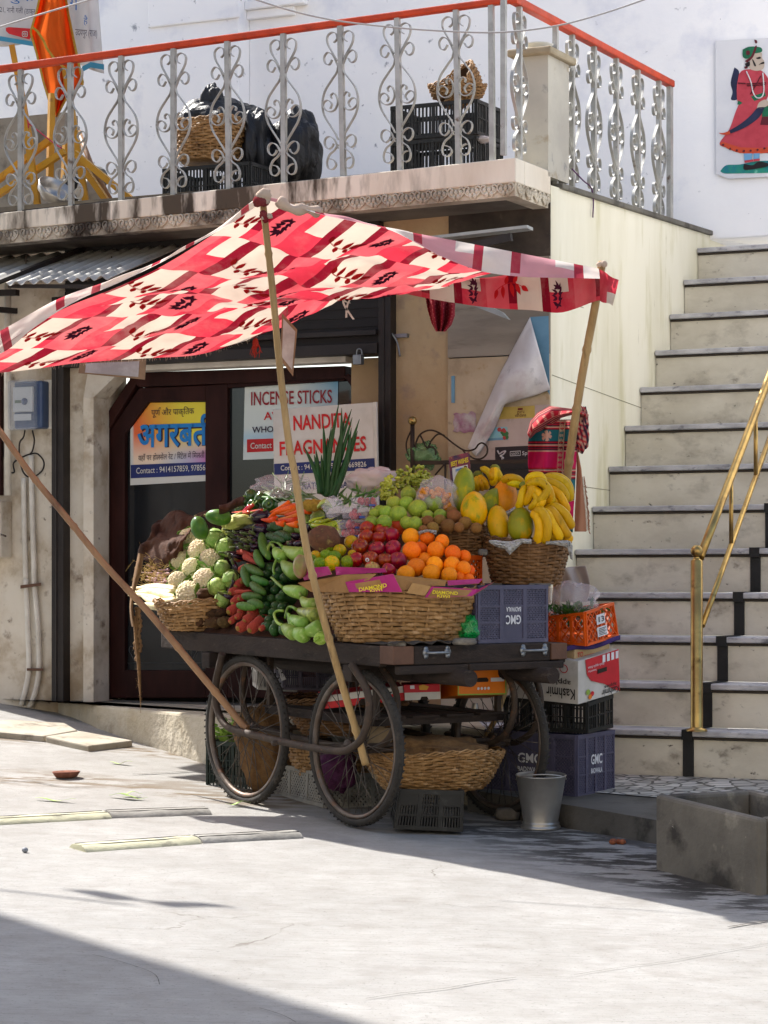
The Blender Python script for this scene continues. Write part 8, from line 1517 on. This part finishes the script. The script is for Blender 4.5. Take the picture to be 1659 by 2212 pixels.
# painted banner with a sword bearer on the upper wall
TW = lambda d: (lambda x, y: FW(1485+x*.1611, 54+y*.1611, 2.6-d)); pb_ = thing('painted_banner', 'white banner painted with a red robed swordsman on the upper wall', 'banner', TW(.02)(900, 2060)); t1 = TW(.02)
mb = MB(); mb.prism(quad4(t1, [(375, 210), (1500, 150), (1500, 2010), (545, 2062), (385, 1990)]), EV*.006); mb.build('sheet', mat('banner_cloth', '#d8d8da', '#cccdd2', 3, .8, .1, 10), pb_)
RB1 = mat('paint_red', '#bc4450', '#ac3844', 12, .7, spots=[('#c87a80', 60, .70, .74)]); RB2 = mat('paint_orange', '#c0482a', rough=.7); GR1 = mat('paint_green', '#1a6a4a', '#145a3c', 20, .7); BL1 = mat('paint_indigo', '#1c2038', '#262c4a', 12, .7); SK1 = mat('paint_skin', '#b8a898', rough=.7); GRS = mat('paint_grass', '#2a8a70', '#1a6a80', 12, .8, spots=[('#7ac0a8', 18, .6, .72)]); WH1 = mat('paint_white', '#c8c8c8', rough=.7)
fmats = [RB1, RB2, GR1, BL1, SK1, GRS, WH1, mat('paint_dark', '#1c1618', rough=.7), mat('paint_maroon', '#5a1824', rough=.7), mat('paint_light_blue', '#6a9ac0', rough=.7)]; mb = MB()
def ps(pts, m, lv, smooth_=True):
    p = catmull(list(pts)+[pts[0]], 4)[:-1] if smooth_ else [V3((x, y, 0)) for x, y in pts]; t_ = TW(.0215+.0009*lv); w_ = [t_(v.x, v.y) for v in p]; mb.add(w_, [list(range(len(w_)))], m)
ps([(440, 1960), (520, 1880), (700, 1870), (900, 1830), (1100, 1820), (1300, 1840), (1300, 1960), (1000, 1985), (700, 1990), (500, 1990)], 5, 0); ps([(630, 568), (690, 620), (690, 760), (680, 980), (585, 1000), (605, 900), (580, 770)], 3, 1)
ps([(690, 1060), (900, 1090), (1140, 1090), (1300, 1640), (1000, 1720), (700, 1715), (540, 1650), (430, 1590), (560, 1400), (640, 1180)], 0, 2); ps([(430, 1590), (470, 1565), (700, 1640), (1000, 1650), (1300, 1590), (1300, 1660), (1000, 1722), (700, 1718), (540, 1660)], 1, 3, False)
ps([(690, 660), (760, 600), (960, 600), (1060, 680), (1100, 800), (1060, 1000), (900, 1080), (690, 1060), (665, 850)], 0, 3); ps([(690, 680), (770, 670), (790, 780), (780, 900), (960, 1020), (920, 1120), (760, 1060), (670, 960), (665, 800)], 0, 4)
ps([(850, 960), (1040, 900), (1050, 950), (900, 1020)], 2, 5, False); ps([(680, 1010), (740, 1045), (700, 1070), (668, 1065)], 2, 5, False); ps([(1005, 1100), (1120, 1080), (1120, 1225), (1000, 1230)], 2, 5, False); ps([(1000, 1232), (1120, 1226), (1120, 1340), (975, 1340)], 8, 5, False)
ps([(930, 1120), (960, 1040), (1050, 1000), (1090, 1060), (1020, 1110)], 4, 6); ps([(1040, 1100), (960, 1240), (780, 1370), (560, 1460), (540, 1430), (720, 1320), (860, 1200), (940, 1110)], 3, 6); ps([(560, 1420), (570, 1460), (480, 1472), (420, 1446), (480, 1448)], 1, 7)
ps([(830, 520), (880, 400), (990, 370), (1000, 440), (1030, 490), (1020, 580), (940, 615), (840, 590)], 4, 5); ps([(740, 330), (830, 290), (980, 300), (995, 360), (880, 390), (820, 450), (745, 430)], 2, 6); ps([(770, 480), (850, 420), (905, 290), (930, 290), (880, 430), (800, 500)], 8, 7); ps([(895, 195), (930, 205), (935, 240), (910, 245)], 8, 7); ps([(790, 345), (830, 345), (835, 395), (790, 395)], 8, 8); ps([(770, 520), (830, 490), (835, 545), (790, 560)], 7, 6); ps([(950, 540), (990, 505), (1030, 495), (1025, 520), (985, 525)], 7, 7); ps([(865, 460), (885, 470), (920, 545), (895, 545)], 7, 7); ps([(920, 440), (975, 425), (980, 450), (935, 455)], 7, 7); ps([(760, 560), (800, 550), (805, 580), (770, 585)], 8, 6)
ps([(755, 1722), (870, 1722), (865, 1810), (765, 1825)], 9, 4, False); ps([(885, 1722), (970, 1718), (965, 1800), (885, 1805)], 9, 4, False); ps([(760, 1820), (880, 1800), (885, 1830), (770, 1850)], 0, 5, False); ps([(885, 1800), (970, 1790), (970, 1820), (885, 1830)], 0, 5, False); ps([(760, 1860), (870, 1880), (960, 1830), (1090, 1860), (1060, 1900), (900, 1930), (760, 1940)], 7, 5)
for (a, b) in (((680, 780), (780, 785)), ((795, 790), (1050, 775)), ((800, 815), (1045, 800)), ((845, 930), (985, 680))): mb.tube([TW(.028)(*a), TW(.028)(*b)], .0035, 4, 8)
mb.tube(catmull([TW(.029)(x, y) for x, y in ((790, 620), (850, 760), (880, 900), (930, 975), (1000, 960), (1025, 860), (1010, 640))], 5), .004, 5, 6)
for k in range(7): mb.lathe(TW(.0275)(480+92*k, (1605, 1660, 1680, 1690, 1685, 1675, 1655)[k]), [(.007, 0), (.007, .001), (0, .0012)], 10, 8, -EV, UP)
mb.build('painted_figure', fmats, pb_)
mb = MB(); mb.tube(catmull([P(x, y, 11.5) for x, y in ((-60, 78), (0, 58), (90, 30), (200, -2), (330, -40))], 6), .004, 6); tag(mb.build('power_cable', mat('cable_grey', '#9a9896', rough=.5)), 'thin pale cable crossing the top left corner', 'cable')
mb = MB(); mb.tube(catmull([P(x, y, 11.3) for x, y in ((480, -30), (556, 0), (640, 26), (729, 45), (830, 57), (940, 66), (1073, 70), (1190, 58), (1290, 33), (1395, -2), (1500, -40))], 6), .004, 6); tag(mb.build('power_cable', MATS['cable_grey']), 'thin pale cable sagging across the balcony railing', 'cable')
mb = MB(); mb.tube(catmull([W(.012, S(x, y)[0], S(x, y)[1]) for x, y in ((1231, 365), (1255, 390), (1272, 405), (1277, 430), (1276, 470))], 5), .004, 5); tag(mb.build('hanging_rope', mat('purple_cord', '#4a2050', rough=.8)), 'dark purple rope dangling from the side railing', 'rope')
# small unseen flag added to cast its shadow on the street
sp = V3((-.80, 8.9, 0)); hh = 5.2; c = sp+SUN*(hh/math.tan(ELEV))+UP*(hh-.06)
t = thing('shadow_flag', 'small unseen cloth flag added above the lane to cast a shadow', 'flag', c-UP*.6); dvec = V3((.92, -.35, 0)); mb = MB(); mb.grid(lambda i, j: c+dvec*((i-.5)*.62)+UP*((.16-.30*j)*(1-.75*i)+.04*math.sin(i*7))+V3((.35, .9, 0))*(.05*math.sin(i*9)), 20, 10); mb.build('cloth', OFL, t); mb = MB(); mb.tube([c-dvec*.31+UP*.3, c-dvec*.31-dvec*3.4-UP*.3], .012, 8); mb.build('pole', BAMB, t)
